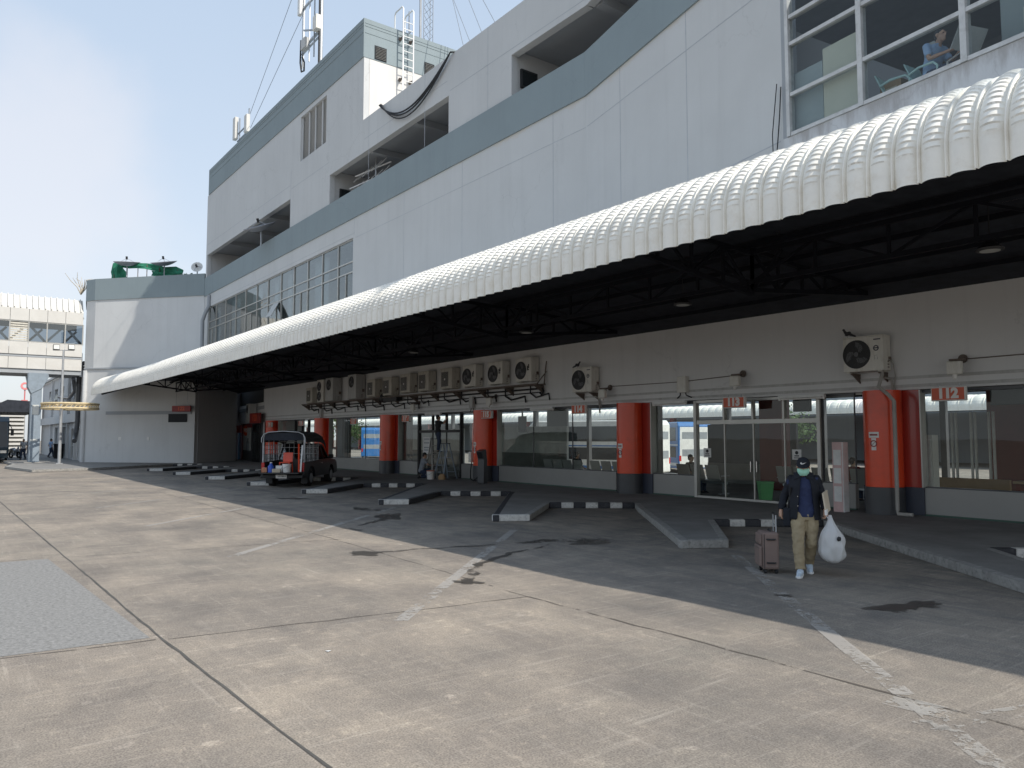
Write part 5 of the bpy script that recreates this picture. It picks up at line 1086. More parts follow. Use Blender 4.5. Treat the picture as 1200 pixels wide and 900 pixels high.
# jacket: open shell with sleeves and collar
m = MB(); secs = [(V((0, .0, .80)), .205, .150), (V((0, 0, .92)), .203, .148), (V((0, 0, 1.04)), .192, .140), (V((0, 0, 1.18)), .192, .140), (V((0, 0, 1.29)), .200, .138), (V((0, .005, 1.37)), .196, .112), (V((0, .012, 1.425)), .135, .085), (V((0, .012, 1.455)), .082, .075)]
N_ = 34; rows = []
for i, (c, rx, ry) in enumerate(secs):
    gl = R([-118, -116, -112, -108, -104, -102, -104, -120][i]); gr = R([-52, -50, -52, -56, -60, -64, -68, -60][i] + 360); row = []
    for k in range(N_ + 1):
        a = gr - 2 * pi + (2 * pi - (gr - 2 * pi - gl)) * k / N_     # from right lapel round the back to left lapel
        wv = 1 + (.030 * sin(6 * a + i * .25) + .018 * sin(11 * a - i * .4)) * max(0, 1 - i / 6); row.append(c + V((cos(a) * rx * wv, sin(a) * ry * wv, 0)))
    rows.append(row)
for i in range(len(rows) - 1):
    for k in range(N_): m.poly(rows[i][k], rows[i][k + 1], rows[i + 1][k + 1], rows[i + 1][k])
jk = m.build('jacket', 'navy', man, True, world=False, sharp=180); jk.modifiers.new('Subsurf', 'SUBSURF').render_levels = 2; sd = jk.modifiers.new('Solidify', 'SOLIDIFY'); sd.thickness = .016; sd.offset = 1
m = MB()
for n in 'LR':
    sh, el, wr = J['sh' + n], J['el' + n], J['wr' + n]; m.ball(sh, .070); m.tube([sh, sh.lerp(el, .35), sh.lerp(el, .7), el, el.lerp(wr, .4), el.lerp(wr, .8), el.lerp(wr, .93)], [.070, .066, .062, .058, .056, .051, .050], 14)
folds(m.build('sleeves', 'navy', jk, True, world=False, remesh=.010, smoothit=2), .03)
m = MB()
for s in (-1, 1): m.hexa([(s * .03, -.09, 1.40), (s * .12, -.095, 1.36), (s * .135, .0, 1.45), (s * .07, -.05, 1.455)], [(s * .035, -.10, 1.425), (s * .125, -.105, 1.385), (s * .14, .0, 1.475), (s * .08, -.05, 1.485)])
m.tube([(-.12, .02, 1.45), (-.08, .08, 1.47), (0, .1, 1.475), (.08, .08, 1.47), (.12, .02, 1.45)], .022, 8); m.build('collar', 'navy', jk, True, world=False)
m = MB()
for z in (1.0, 1.14): m.disc((-.085, -.152, z), .006, (-.3, -1, 0), .004, 12)
m.build('buttons', 'chrome', jk, world=False)
for n in 'LR':
    an, to = J['ank' + n], J['toe' + n]; dd = (to - an); dd.z = 0; dd = dd.normalized(); s_ = dd.cross(V((0, 0, 1))); m = MB(); zb = .0 if n == 'R' else .004
    a0, a1 = an - dd * .075, to + dd * .03; a0.z = a1.z = 0
    m.prism([tuple(V((a0.x, a0.y, zb)) + s_ * .032), tuple(V((a1.x, a1.y, zb)) - dd * .06 + s_ * .046), tuple(V((a1.x, a1.y, zb)) + s_ * .018), tuple(V((a1.x, a1.y, zb)) - s_ * .018), tuple(V((a1.x, a1.y, zb)) - dd * .06 - s_ * .046), tuple(V((a0.x, a0.y, zb)) - s_ * .032)], (0, 0, .03)); m.build('shoe_sole', 'sole', man, world=False, bevel=.006)
MM = Matrix.Translation(man.location) @ Matrix.Rotation(R(32), 4, 'Z')
# suitcase
t = thing('suitcase', 'upright taupe soft suitcase on small wheels, pulled by the walking man', 'suitcase', tuple(MM @ V((-.52, .04, 0))), R(32) + R(-74))
m = MB(); m.box(-.19, .19, -.12, .12, .06, .60); m.build('shell', 'taupe', t, world=False, bevel=.035)
m = MB(); m.box(-.17, .17, -.165, -.121, .10, .40); m.build('front_pocket', 'taupe', t, world=False, bevel=.02); m = MB(); m.box(-.16, .16, -.15, -.121, .42, .57); m.build('front_pocket', 'taupe', t, world=False, bevel=.015)
m = MB(); m.box(-.192, .192, -.10, -.092, .085, .575); m.box(-.14, .14, -.168, -.164, .36, .365); m.build('zip', 'black', t, world=False)
m = MB()
for z in (.5, .16): m.tube([(.188, -.06, z), (.212, -.05, z), (.212, .05, z), (.188, .06, z)], .012, 8)
m.tube([(-.06, .02, .598), (-.05, .02, .625), (.05, .02, .625), (.06, .02, .598)], .012, 8); m.build('carry_handle', 'black', t, True, world=False)
m = MB(); m.bar((-.08, .10, .59), (-.08, .10, .845), .016); m.bar((.08, .10, .59), (.08, .10, .845), .016); m.bar((-.072, .10, .70), (.072, .10, .70), .012); m.build('telescopic_handle', 'galv', t, world=False); m = MB(); m.tube([(-.095, .10, .86), (.095, .10, .86)], .018, 10); m.build('grip', 'black', t, True, world=False)
for sx in (-.14, .14):
    for sy in (-.08, .08): m = MB(); m.tube([(sx, sy - .018, .03), (sx, sy + .018, .03)], .03, 14); m.box(sx - .015, sx + .015, sy - .024, sy + .024, .034, .075); m.build('wheel', 'rubber', t, world=False)
# plastic bag
m = MB(); n_ = 44; secs = [(0.0, .03, .02), (.015, .09, .07), (.05, .135, .10), (.10, .165, .12), (.16, .18, .13), (.22, .185, .132), (.28, .178, .128), (.34, .160, .118), (.40, .135, .10), (.46, .108, .085), (.51, .082, .068), (.56, .058, .05), (.60, .042, .038), (.63, .030, .028), (.68, .020, .018)]; vs = []
for i, (z, rx, ry) in enumerate(secs):
    for k in range(n_):
        a = 2 * pi * k / n_; q = 1 + .30 * mnoise.noise(V((cos(a) * 1.8, sin(a) * 1.8, z * 6))) + .16 * mnoise.noise(V((cos(a) * 5, sin(a) * 5, z * 16 + 3))) + (.10 * sin(a * 7 + z * 5) + .06 * sin(a * 11 - z * 3)) * min(1, max(0, (z - .22) / .25)); vs.append((cos(a) * rx * q + .03 * (1 - z / .6), sin(a) * ry * q, z))
m.add(vs, [(i * n_ + k, i * n_ + (k + 1) % n_, (i + 1) * n_ + (k + 1) % n_, (i + 1) * n_ + k) for i in range(len(secs) - 1) for k in range(n_)] + [tuple(range(n_))[::-1]])
t = thing('plastic_bag', 'bulging white plastic carrier bag hanging from the walking man\'s left hand', 'bag', tuple(MM @ V((.345, -.10, .20))), R(32))
m.build('bag', 'bag', t, True, world=False, sharp=180, sub=1); m = MB(); m.tube([(-.02, 0, .62), (-.045, 0, .655), (-.06, .03, .685), (-.045, .05, .66), (0, .02, .62)], .008, 6); m.build('bag_handle', 'bag', t, True, world=False)
m = MB(); m.ball((.10, -.128, .36), (.022, .010, .034)); m.ball((.118, -.115, .36), (.016, .01, .03)); m.build('printed_mark', 'black', t, True, world=False); m = MB(); m.ball((.03, -.0, .16), (.12, .09, .11)); m.build('contents', 'cream_panel', t, True, world=False)
# envelope under the arm, shoulder bag
t = thing('envelope', 'cream paper packet tucked under the walking man\'s left arm', 'packet', tuple(MM @ V((.30, -.04, 1.06))), R(32)); m = MB(); m.hexa([(-.02, -.13, -.16), (.0, -.13, -.16), (.06, .06, -.12), (.04, .06, -.12)], [(-.06, -.11, .13), (-.04, -.11, .13), (.02, .08, .17), (.0, .08, .17)]); m.build('packet', 'manila', t, world=False, bevel=.004)
m = MB(); m.hexa([(-.025, -.14, -.18), (.004, -.14, -.18), (.02, -.08, -.16), (.0, -.08, -.16)], [(-.03, -.14, -.11), (-.0, -.14, -.11), (.015, -.08, -.09), (-.01, -.08, -.09)]); m.build('label_paper', 'paper', t, world=False)
t = thing('shoulder_bag', 'black shoulder bag hanging at the walking man\'s right hip', 'bag', tuple(MM @ V((-.235, .06, .68))), R(32)); m = MB(); m.box(-.06, .06, -.14, .14, 0, .28); m.build('bag', 'navy', t, world=False, bevel=.03); m = MB(); m.tube([(0, -.1, .27), (.04, -.10, .42), (.06, -.17, .58)], .014, 6); m.build('strap', 'black', t, True, world=False)
# --- man on the stepladder (back to us, reaching up to the door head)
J = base_pose(elR=(-.20, -.22, 1.30), wrR=(-.10, -.36, 1.50), hdR=(.2, -.4, 1), hpR=(0, -1, 0), elL=(.24, -.16, 1.22), wrL=(.16, -.34, 1.36), hdL=(-.2, -.5, 1), hpL=(0, -1, 0), kneeL=(.09, -.12, .50), ankL=(.08, -.04, .10), toeL=(.09, -.2, .04))
figure('person', 'workman in dark shirt and jeans standing high on the stepladder', (-29.75, 18.0, ZP + 1.15), R(172), J, 'blackshirt', 'jeans', 'black', tilt=R(-8), sleeve=.45, vox=.012)
J = base_pose(pel=(0, .06, .34), waist=(0, .04, .48), chest=(0, -.03, .70), neck=(0, -.06, .88), head=(0, -.10, 1.02), hipL=(.10, .05, .32), hipR=(-.10, .05, .32), kneeL=(.16, -.34, .38), ankL=(.14, -.12, .08), toeL=(.16, -.30, .03), kneeR=(-.16, -.30, .10), ankR=(-.14, .14, .09), toeR=(-.14, .26, .03), shL=(.18, -.03, .82), shR=(-.18, -.03, .82), elL=(.25, -.2, .60), wrL=(.16, -.40, .55), elR=(-.25, -.2, .60), wrR=(-.14, -.40, .58), hdL=(0, -1, 0), hdR=(0, -1, 0))
figure('person', 'workman in grey shirt and dark cap crouching before the glass door', (-30.15, 17.45, ZP), R(165), J, 'greyshirt', 'jeans', 'black', sleeve=.45, vox=.012, tilt=R(15))
# stepladder
def step_ladder(loc, rot, H_, n, label, mt='alu'):
    t = thing('stepladder', label, 'ladder', loc, rot, 'stepladders by the door')
    for nm, s_ in (('front_rails', -1), ('rear_rails', 1)):
        m = MB()
        for sx in (-1, 1): m.bar((sx * .28, s_ * .45, 0), (sx * .17, s_ * .06, H_), .06, .03)
        if s_ > 0:
            for i in (1, 3): z = H_ * i / 5; w_ = .28 - .11 * z / H_; m.bar((-w_, s_ * (.45 - .39 * z / H_), z), (w_, s_ * (.45 - .39 * z / H_), z), .03)
        m.build(nm, mt, t, world=False)
    for i in range(1, n): z = H_ * i / n; w_ = .28 - .11 * z / H_; y = -(.45 - .39 * z / H_); m = MB(); m.box(-w_, w_, y - .02, y + .08, z - .015, z + .015); m.build('step', mt, t, world=False)
    m = MB(); m.box(-.2, .2, -.1, .1, H_, H_ + .03); m.build('top_cap', 'black', t, world=False); return t
step_ladder((-29.85, 17.9, ZP), R(80), 1.75, 6, 'aluminium stepladder the workman stands on before the glass door'); step_ladder((-29.1, 18.0, ZP), R(15), 1.55, 5, 'shorter folding stepladder right of the standing workman', 'bridge_blue')
def bucket(loc, mt, label, r=.15, h=.3, lid=None):
    t = thing('bucket', label, 'bucket', loc); m = MB(); m.loft([((0, 0, 0), r * .85, r * .85), ((0, 0, h), r, r)], 18); m.build('pail', mt, t, True, world=False, sharp=50); m = MB(); m.disc((0, 0, h), r * 1.06, (0, 0, 1), .025, 18); m.build('lid', lid or mt, t, world=False); m = MB(); m.tube([(-r, 0, h * .85), (-r * .9, -r * .9, h * .6), (0, -r * 1.3, h * .5), (r * .9, -r * .9, h * .6), (r, 0, h * .85)], .007, 6); m.build('handle', 'galv', t, True, world=False)
    return t
bucket((-29.2, 17.3, ZP), 'sign_white', 'white paint bucket with orange band beside the stepladder', .17, .36, 'sign_face')
t = thing('tool_bag', 'small tan bag on the walkway beside the paint bucket', 'bag', (-28.75, 17.6, ZP + .0)); m = MB(); m.loft([((0, 0, 0), .2, .13), ((0, 0, .12), .22, .14), ((.03, 0, .25), .12, .06)], 12); m.build('bag', 'wood', t, True, world=False); m = MB(); m.tube([(-.08, 0, .24), (0, 0, .36), (.1, 0, .24)], .012, 6); m.build('strap', 'black', t, True, world=False)
# seated travellers inside
def seated(loc, rot, label, top, sc_=1.0, **kw):
    J = base_pose(pel=(0, 0, .52), waist=(0, .02, .66), chest=(0, 0, .88), neck=(0, 0, 1.04), head=(0, -.02, 1.185), hipL=(.09, -.02, .50), hipR=(-.09, -.02, .50), kneeL=(.11, -.44, .50), kneeR=(-.11, -.44, .50), ankL=(.11, -.42, .09), ankR=(-.11, -.42, .09), toeL=(.12, -.6, .03), toeR=(-.12, -.6, .03), shL=(.18, .01, .99), shR=(-.18, .01, .99), elL=(.23, -.05, .74), elR=(-.23, -.05, .74), wrL=(.12, -.28, .66), wrR=(-.12, -.28, .66), hdL=(-.3, -1, 0), hdR=(.3, -1, 0), hpL=(0, 0, -1), hpR=(0, 0, -1))
    J.update({k: V(v) for k, v in kw.items()}); return figure('person', label, loc, rot, J, top, 'jeans', 'black', vox=.013, sleeve=.5, group='travellers seated inside the hall')
seated((-22.9, 20.25, ZP - .05), R(180), 'traveller in black seated behind the glass left of sign 114', 'blackshirt'); seated((-17.3, 20.4, ZP - .05), R(100), 'dark haired traveller seated behind the glass just right of the column', 'blackshirt')
seated((-12.0, 21.2, ZP - .05), R(170), 'traveller in maroon seated behind the glass beyond the walking man', 'maroon')
# upstairs man reading
UX, UY = T4(2.95, .62, 0)[:2]; ang = math.atan2(d4.y, d4.x)
def plastic_chair(loc, rot, label):
    t = thing('plastic_chair', label, 'chair', loc, rot, 'mint plastic chairs upstairs'); m = MB()
    m.hexa([(-.2, -.22, .40), (.2, -.22, .40), (.2, .2, .39), (-.2, .2, .39)], [(-.2, -.22, .43), (.2, -.22, .43), (.2, .2, .42), (-.2, .2, .42)]); m.build('seat', 'mintplastic', t, world=False, bevel=.01)
    m = MB(); m.hexa([(-.2, .2, .40), (.2, .2, .40), (.2, .235, .42), (-.2, .235, .42)], [(-.22, .38, .86), (.22, .38, .86), (.22, .41, .86), (-.22, .41, .86)]); m.build('backrest', 'mintplastic', t, world=False, bevel=.015)
    for sx in (-1, 1):
        m = MB(); m.tube([(sx * .23, .30, .62), (sx * .27, .1, .655), (sx * .27, -.16, .645), (sx * .26, -.22, .58), (sx * .24, -.24, .38)], .022, 8); m.build('armrest', 'mintplastic', t, True, world=False)
        for sy in (-.2, .2): m = MB(); m.bar((sx * .18, sy, .40), (sx * .23, sy * 1.15, 0), .05); m.build('leg', 'mintplastic', t, world=False)
    return t
FZ = 7.56
plastic_chair(T4(2.16, .55, FZ + .02), ang + R(100), 'empty mint green plastic armchair behind the upstairs window left of the reader'); plastic_chair(T4(2.72, .55, FZ + .02), ang + R(90), 'mint green plastic chair the upstairs reader sits on')
seated(T4(2.72, .52, FZ), ang + R(78), 'man in light blue shirt seated reading behind the upstairs window', 'blueshirt', chest=(0, -.06, .88), neck=(0, -.12, 1.03), head=(0, -.19, 1.16), shL=(.18, -.07, .985), shR=(-.18, -.07, .985), elL=(.23, -.16, .74), elR=(-.23, -.16, .74), wrL=(.12, -.40, .76), wrR=(-.12, -.40, .76))
t = thing('newspaper', 'grey newspaper held open by the man upstairs', 'newspaper', T4(3.22, .57, FZ + .80), ang + R(78)); m = MB(); m.hexa([(-.3, -.02, -.05), (.3, -.02, -.05), (.3, -.012, -.05), (-.3, -.012, -.05)], [(-.3, -.22, .28), (.3, -.22, .28), (.3, -.212, .28), (-.3, -.212, .28)]); m.build('sheet', 'interior', t, world=False)
def carton(x, y, z, w_, d_, h_, label):
    t = thing('cardboard_box', label, 'box', T4(x, y, z), ang); m = MB(); m.box(-w_ / 2, w_ / 2, -d_ / 2, d_ / 2, 0, h_); m.build('carton', 'wood', t, world=False); m = MB(); m.box(-w_ / 2 + .0, w_ / 2, -.03, .03, h_ + .001, h_ + .003); m.box(-.12, .12, -d_ / 2 - .003, -d_ / 2 - .001, h_ * .3, h_ * .7); m.build('tape', 'manila', t, world=False)
carton(2.02, .62, FZ, .42, .4, .36, 'lower cardboard box behind the upstairs window beside the mint chair'); carton(2.0, .62, FZ + .365, .4, .38, .36, 'upper cardboard box behind the upstairs window beside the mint chair')
t = thing('trolley_frame', 'pale tubular frame beside the man reading upstairs', 'frame', T4(3.3, .25, FZ), ang); m = MB(); m.tube([(-.18, 0, 0), (-.16, 0, .55), (.14, 0, .62), (.2, 0, 0)], .018, 8); m.tube([(-.18, .35, 0), (-.16, .35, .55), (.14, .35, .62), (.2, .35, 0)], .018, 8); m.build('tubes', 'cream', t, True, world=False)
t = thing('cream_board', 'cream rounded board leaning behind the far right upstairs window', 'board', T4(4.3, .35, FZ), ang); m = MB(); m.box(-.05, .8, 0, .05, 0, .95); m.build('panel', 'cream_panel', t, world=False, bevel=.04)

# ============================================================ PICKUP
FW = V((-.78, .62, 0)).normalized(); tr = math.atan2(FW.y, FW.x)       # local +X is forward
TRK = thing('pickup_truck', 'black pickup with a barred canopy and lowered tailgate, backed towards the yard', 'pickup truck', (-30.15 + FW.x * 2.45, 11.05 + FW.y * 2.45, 0), tr)
def tb(name, mt, fn, parent=TRK, **kw): m = MB(); fn(m); return m.build(name, mt, parent, world=False, **kw)
def prof(m, pts, y0, y1): m.prism([(x, y0, z) for x, z in pts], (0, y1 - y0, 0))
W2 = .87
# body sides with wheel arches: profile built in pieces
def arch(cx, r, n=9): return [(cx + r * cos(pi - pi * i / n), .36 + r * sin(pi - pi * i / n)) for i in range(n + 1)]
lower = [(-2.42, .98), (-2.42, .45)] + arch(-1.45, .43) + [(-.9, .36), (1.05, .36)] + arch(1.62, .43) + [(2.15, .36), (2.55, .42), (2.58, .62), (2.48, .86), (2.25, .97), (1.25, 1.06), (-.2, 1.04)]
def body(m):
    prof(m, lower, -W2, -W2 + .06); prof(m, lower, W2 - .06, W2)
tb('body_side', 'truckpaint', body)
tb('bonnet', 'truckpaint', lambda m: (m.hexa([(1.1, -W2 + .061, .8), (2.44, -W2 + .061, .8), (2.44, W2 - .061, .8), (1.1, W2 - .061, .8)], [(1.1, -W2 + .061, 1.07), (2.3, -W2 + .08, .97), (2.3, W2 - .08, .97), (1.1, W2 - .061, 1.07)]), m.box(2.3, 2.56, -W2 + .061, W2 - .061, .42, .78)))
tb('bed_floor', 'black', lambda m: (m.box(-2.40, -.45, -W2 + .061, W2 - .061, .52, .56), m.box(-.44, 1.1, -W2 + .061, W2 - .061, .40, .52), m.box(-2.3, 2.4, -.4, .4, .32, .395)))
tb('bed_front', 'truckpaint', lambda m: m.box(-.5, -.44, -W2 + .061, W2 - .061, .565, 1.05))
def cabin(m):
    z0, z1 = 1.05, 1.66; b = [(-.42, W2 - .03), (1.18, W2 - .03)]; tp = [(-.28, W2 - .16), (.48, W2 - .16)]
    m.hexa([(tp[0][0], -tp[0][1], z1), (tp[1][0], -tp[1][1], z1), (tp[1][0], tp[1][1], z1), (tp[0][0], tp[0][1], z1)], [(tp[0][0] + .05, -tp[0][1] + .05, z1 + .06), (tp[1][0] - .1, -tp[1][1] + .05, z1 + .06), (tp[1][0] - .1, tp[1][1] - .05, z1 + .06), (tp[0][0] + .05, tp[0][1] - .05, z1 + .06)])
    for s in (-1, 1):
        m.bar((b[0][0], s * b[0][1], z0), (tp[0][0], s * tp[0][1], z1), .07); m.bar((b[1][0], s * b[1][1], z0), (tp[1][0], s * tp[1][1], z1), .06); m.bar((.35, s * b[0][1], z0), (.2, s * tp[0][1], z1), .06); m.bar((tp[0][0], s * tp[0][1], z1), (tp[1][0], s * tp[1][1], z1), .06)
tb('cabin', 'truckpaint', cabin)
def wins(m):
    z0, z1 = 1.05, 1.66
    for s in (-1, 1): m.poly((-.40, s * (W2 - .035), z0), (1.16, s * (W2 - .035), z0), (.47, s * (W2 - .165), z1), (-.27, s * (W2 - .165), z1))
    m.poly((1.17, -W2 + .04, z0), (1.17, W2 - .04, z0), (.48, W2 - .17, z1), (.48, -W2 + .17, z1)); m.poly((-.41, -W2 + .04, z0), (-.41, W2 - .04, z0), (-.275, W2 - .17, z1), (-.275, -W2 + .17, z1))
tb('windows', 'truckglass', wins)
for s in (-1, 1):
    d_ = tb('door', 'truckpaint', lambda m: m.box(-.1, 1.12, s * W2 - .006, s * W2 + .006, .48, 1.02), bevel=.004); tb('handle', 'chrome', lambda m: m.box(.0, .16, s * (W2 + .02) - .012, s * (W2 + .02) + .012, .88, .91), d_)
    tb('mirror', 'truckpaint', lambda m: (m.box(.92, 1.06, s * (W2 + .14) - .1, s * (W2 + .14) + .1, 1.06, 1.24), m.bar((.99, s * W2, 1.06), (.99, s * (W2 + .1), 1.12), .04)), bevel=.02)
    tb('tail_lamp', 'tailred', lambda m: m.box(-2.46, -2.425, s * (W2 - .07) - .065, s * (W2 - .07) + .065, .62, .98), bevel=.01)
    tb('headlight', 'chrome', lambda m: m.box(2.42, 2.565, s * (W2 - .2) - .12, s * (W2 - .2) + .12, .70, .84), bevel=.02)
    tb('rear_pillar', 'galv', lambda m: m.tube([(-2.36, s * .83, .98), (-2.36, s * .83, 1.95), (-2.36, s * .78, 2.10)], .03, 8), smooth=True)
    tb('wheel_arch', 'black', lambda m: m.tube([(x, s * (W2 + .0), z) for x, z in arch(-1.45, .44)], .03, 6), smooth=True)
    tb('mudguard', 'black', lambda m: m.box(-1.95, -1.93, s * (W2 - .15) - .13, s * (W2 - .15) + .13, .12, .5))
for x in (-1.45, 1.62):
    for s in (-1, 1):
        w_ = MB(); w_.tube([(x, s * .60, .33), (x, s * .62, .33), (x, s * .83, .33), (x, s * .85, .33)], [.29, .33, .33, .29], 26); w_ = w_.build('wheel', 'rubber', TRK, True, world=False, sharp=30)
        r_ = MB(); r_.disc((x, s * .852, .33), .20, (0, s, 0), .012, 20); 
        for k in range(6): a = 2 * pi * k / 6; r_.bar((x + .04 * cos(a), s * .866, .33 + .04 * sin(a)), (x + .19 * cos(a), s * .866, .33 + .19 * sin(a)), .04, .012, (0, 1, 0))
        r_.build('rim', 'galv', w_, world=False)
tg = tb('tailgate', 'truckpaint', lambda m: m.box(-2.98, -2.45, -W2 + .07, W2 - .07, .545, .60), bevel=.01)
tb('bumper', 'black', lambda m: m.box(-2.60, -2.43, -W2 + .02, W2 - .02, .36, .50), bevel=.02); tb('number_plate', 'sign_white', lambda m: m.box(-2.62, -2.605, -.22, .22, .36, .50)); 
tb('plate_print', 'black', lambda m: [m.box(-2.624, -2.621, -.17 + i * .055, -.145 + i * .055, .41, .47) for i in range(6)])
# barred canopy: hoops, rails, tarp roof
def cage(m):
    for x in (-2.3, -1.7, -1.1, -.45):
        for s in (-1, 1): m.tube([(x, s * .84, 1.0), (x, s * .84, 1.92), (x, s * .76, 2.1)], .018, 6)
    for z in (1.12, 1.3, 1.48, 1.66): 
        for s in (-1, 1): m.bar((-2.32, s * .842, z), (-.42, s * .842, z), .016)
    for i in range(9):
        x = -2.2 + i * .21
        for s in (-1, 1): m.bar((x, s * .845, 1.0), (x, s * .845, 1.68), .012)
    for i in range(7): m.bar((-.43, -.6 + i * .2, 1.05), (-.43, -.6 + i * .2, 2.05), .014)
    for z in (1.3, 1.55, 1.8): m.bar((-.43, -.82, z), (-.43, .82, z), .016)
tb('cage', 'lampmetal', cage)
def roof(m):
    sec = [(-.88, 1.78), (-.88, 1.95), (-.80, 2.10), (-.60, 2.19), (0, 2.23), (.60, 2.19), (.80, 2.10), (.88, 1.95), (.88, 1.78)]
    xs_ = [(-2.42, 0), (-1.2, .01), (-.3, 0), (.25, -.10), (.5, -.28)]
    for (xa, da), (xb, db_) in zip(xs_, xs_[1:]):
        for (y0, z0), (y1, z1) in zip(sec, sec[1:]): m.poly((xa, y0, z0 + da), (xa, y1, z1 + da), (xb, y1, z1 + db_), (xb, y0, z0 + db_))
o_ = tb('tarp_roof', 'tarp', roof); o_.modifiers.new('Solidify', 'SOLIDIFY').thickness = .02
tb('roof_edge', 'galv', lambda m: m.tube([(-2.43, y, z) for y, z in ((-.88, 1.78), (-.88, 1.95), (-.80, 2.10), (-.60, 2.19), (0, 2.23), (.60, 2.19), (.80, 2.10), (.88, 1.95), (.88, 1.78))], .02, 6), smooth=True)
tb('rear_valance', 'dark_soffit', lambda m: m.hexa([(-2.38, -.8, 1.86), (-2.36, -.8, 1.86), (-2.36, .8, 1.86), (-2.38, .8, 1.86)], [(-2.38, -.78, 2.16), (-2.36, -.78, 2.16), (-2.36, .78, 2.16), (-2.38, .78, 2.16)]))
TM = Matrix.Translation(TRK.location) @ Matrix.Rotation(tr, 4, 'Z')
def on_truck(x, y, z): return tuple(TM @ V((x, y, z)))
bucket(on_truck(-2.62, -.22, .602), 'sign_white', 'white plastic tub on the lowered tailgate of the pickup', .17, .30)
t = thing('jug', 'blue plastic water jug on the tailgate of the pickup', 'jug', on_truck(-2.6, .42, .602), tr); m = MB(); m.loft([((0, 0, 0), .12, .12), ((0, 0, .24), .12, .12), ((0, 0, .30), .06, .06), ((0, 0, .36), .045, .045)], 16); m.build('body', 'blue', t, True, world=False, sharp=50); m = MB(); m.tube([(.1, 0, .22), (.17, 0, .2), (.17, 0, .08), (.11, 0, .06)], .014, 6); m.build('handle', 'blue', t, True, world=False); m = MB(); m.disc((0, 0, .36), .05, (0, 0, 1), .03, 12); m.build('cap', 'sign_white', t, world=False)
def parcel(x, y, z, sx, sy, sz, mt, label):
    t = thing('box', label, 'box', on_truck(x, y, z), tr + .2); m = MB(); m.box(-sx, sx, -sy, sy, 0, sz); m.build('carton', mt, t, world=False, bevel=.006); m = MB(); m.box(-sx - .001, sx + .001, -.025, .025, sz, sz + .003); m.build('tape', 'paper', t, world=False)
parcel(-2.75, .15, .602, .10, .16, .14, 'manila', 'tan box at the front edge of the tailgate'); parcel(-2.5, .12, .602, .10, .13, .26, 'paper', 'white box between the blue jug and the white tub'); parcel(-2.6, .68, .602, .10, .10, .18, mat('pale_orange', (.55, .25, .14), .6), 'small orange box at the left end of the tailgate')
t = thing('red_chair', 'red plastic chair lying in the load bed of the pickup', 'chair', on_truck(-1.9, .05, .565), tr)
m = MB(); m.box(-.22, .22, -.22, .22, .38, .42); m.build('seat', 'red', t, world=False, bevel=.01); m = MB(); m.hexa([(.2, -.2, .42), (.24, -.2, .42), (.24, .2, .42), (.2, .2, .42)], [(.26, -.2, .8), (.3, -.2, .8), (.3, .2, .8), (.26, .2, .8)]); m.build('backrest', 'red', t, world=False, bevel=.01)
for sx in (-.19, .19):
    for sy in (-.19, .19): m = MB(); m.bar((sx, sy, .379), (sx * 1.1, sy * 1.1, 0), .04); m.build('leg', 'red', t, world=False)
t = thing('folded_ladder', 'red and white folded ladder leaning in the pickup bed by the right rear pillar', 'ladder', on_truck(-2.2, -.6, .565), tr); m = MB(); m.bar((-.35, -.08, .05), (.0, .05, 1.15), .06, .03); m.build('red_rail', 'red', t, world=False); m = MB(); m.bar((-.38, -.16, .05), (-.12, -.14, 1.1), .06, .03); m.build('white_rail', 'white', t, world=False); m = MB(); [m.bar((-.35 + .06 * i, -.16, .12 + .2 * i), (-.3 + .06 * i, -.06, .12 + .2 * i), .025) for i in range(5)]; m.build('rungs', 'galv', t, world=False)

# ============================================================ SKYBRIDGE, FAR WING, LAMP POST AT THE LEFT
BX = -65.5
SB = thing('skybridge', 'cream enclosed footbridge with ribbed roof joining the block at the left', 'footbridge', (BX, 0, 6.6)); y0, y1 = -14.0, 8.45
def bb(name, mt, fn, parent=SB, **kw): m = MB(); fn(m); return m.build(name, mt, parent, **kw)
def brf(m):
    m.prism([(BX, y0, 11.32), (BX - .75, y0, 12.38), (BX - 2.0, y0, 12.55), (BX - 3.2, y0, 12.38), (BX - 4, y0, 11.32)], (0, y1 - y0 - .05, 0))
    for i in range(58):
        y = y1 - .25 - i * .385; m.prism([(BX + .0, y, 11.36), (BX + .07, y, 11.40), (BX - .70, y, 12.46), (BX - .77, y, 12.40)], (0, .07, 0))
bb('roof', 'cream', brf); 
divs = [8.40 - i * 1.16 for i in range(20)]
def panels(m, z0, z1, x):
    for a, b in zip(divs, divs[1:]): m.box(x - .08, x, b + .012, a - .012, z0, z1)
bb('fascia_panels', 'cream', lambda m: panels(m, 10.42, 11.31, BX + .06)); bb('lower_panels', 'cream', lambda m: panels(m, 7.98, 8.88, BX + .06)); bb('girder_panels', 'cream', lambda m: panels(m, 6.95, 7.80, BX - .02))
bb('girder', 'greywall', lambda m: (m.box(BX - 3.9, BX - .12, y0, y1, 6.62, 7.93), m.box(BX - .1, BX - .0, y0, y1, 7.80, 7.96)))
fr = bb('window_frames', 'alu', lambda m: ([m.box(BX - .06, BX + .03, d - .04, d + .04, 8.885, 10.415) for d in divs], m.box(BX - .05, BX + .02, y0, y1, 10.34, 10.41), m.box(BX - .05, BX + .02, y0, y1, 8.89, 8.95)))
for i, (a, b) in enumerate(zip(divs, divs[1:])):
    if i == 3 or (i > 4 and i % 5 == 3): bb('louvre', 'beige_old', lambda m: [m.box(BX - .04, BX - .01, b + .045, a - .045, 8.97 + k * .17, 9.09 + k * .17) for k in range(8)], fr)
    else: bb('pane', 'glass_bridge', lambda m: m.box(BX - .03, BX - .022, b + .045, a - .045, 8.955, 10.335), fr)
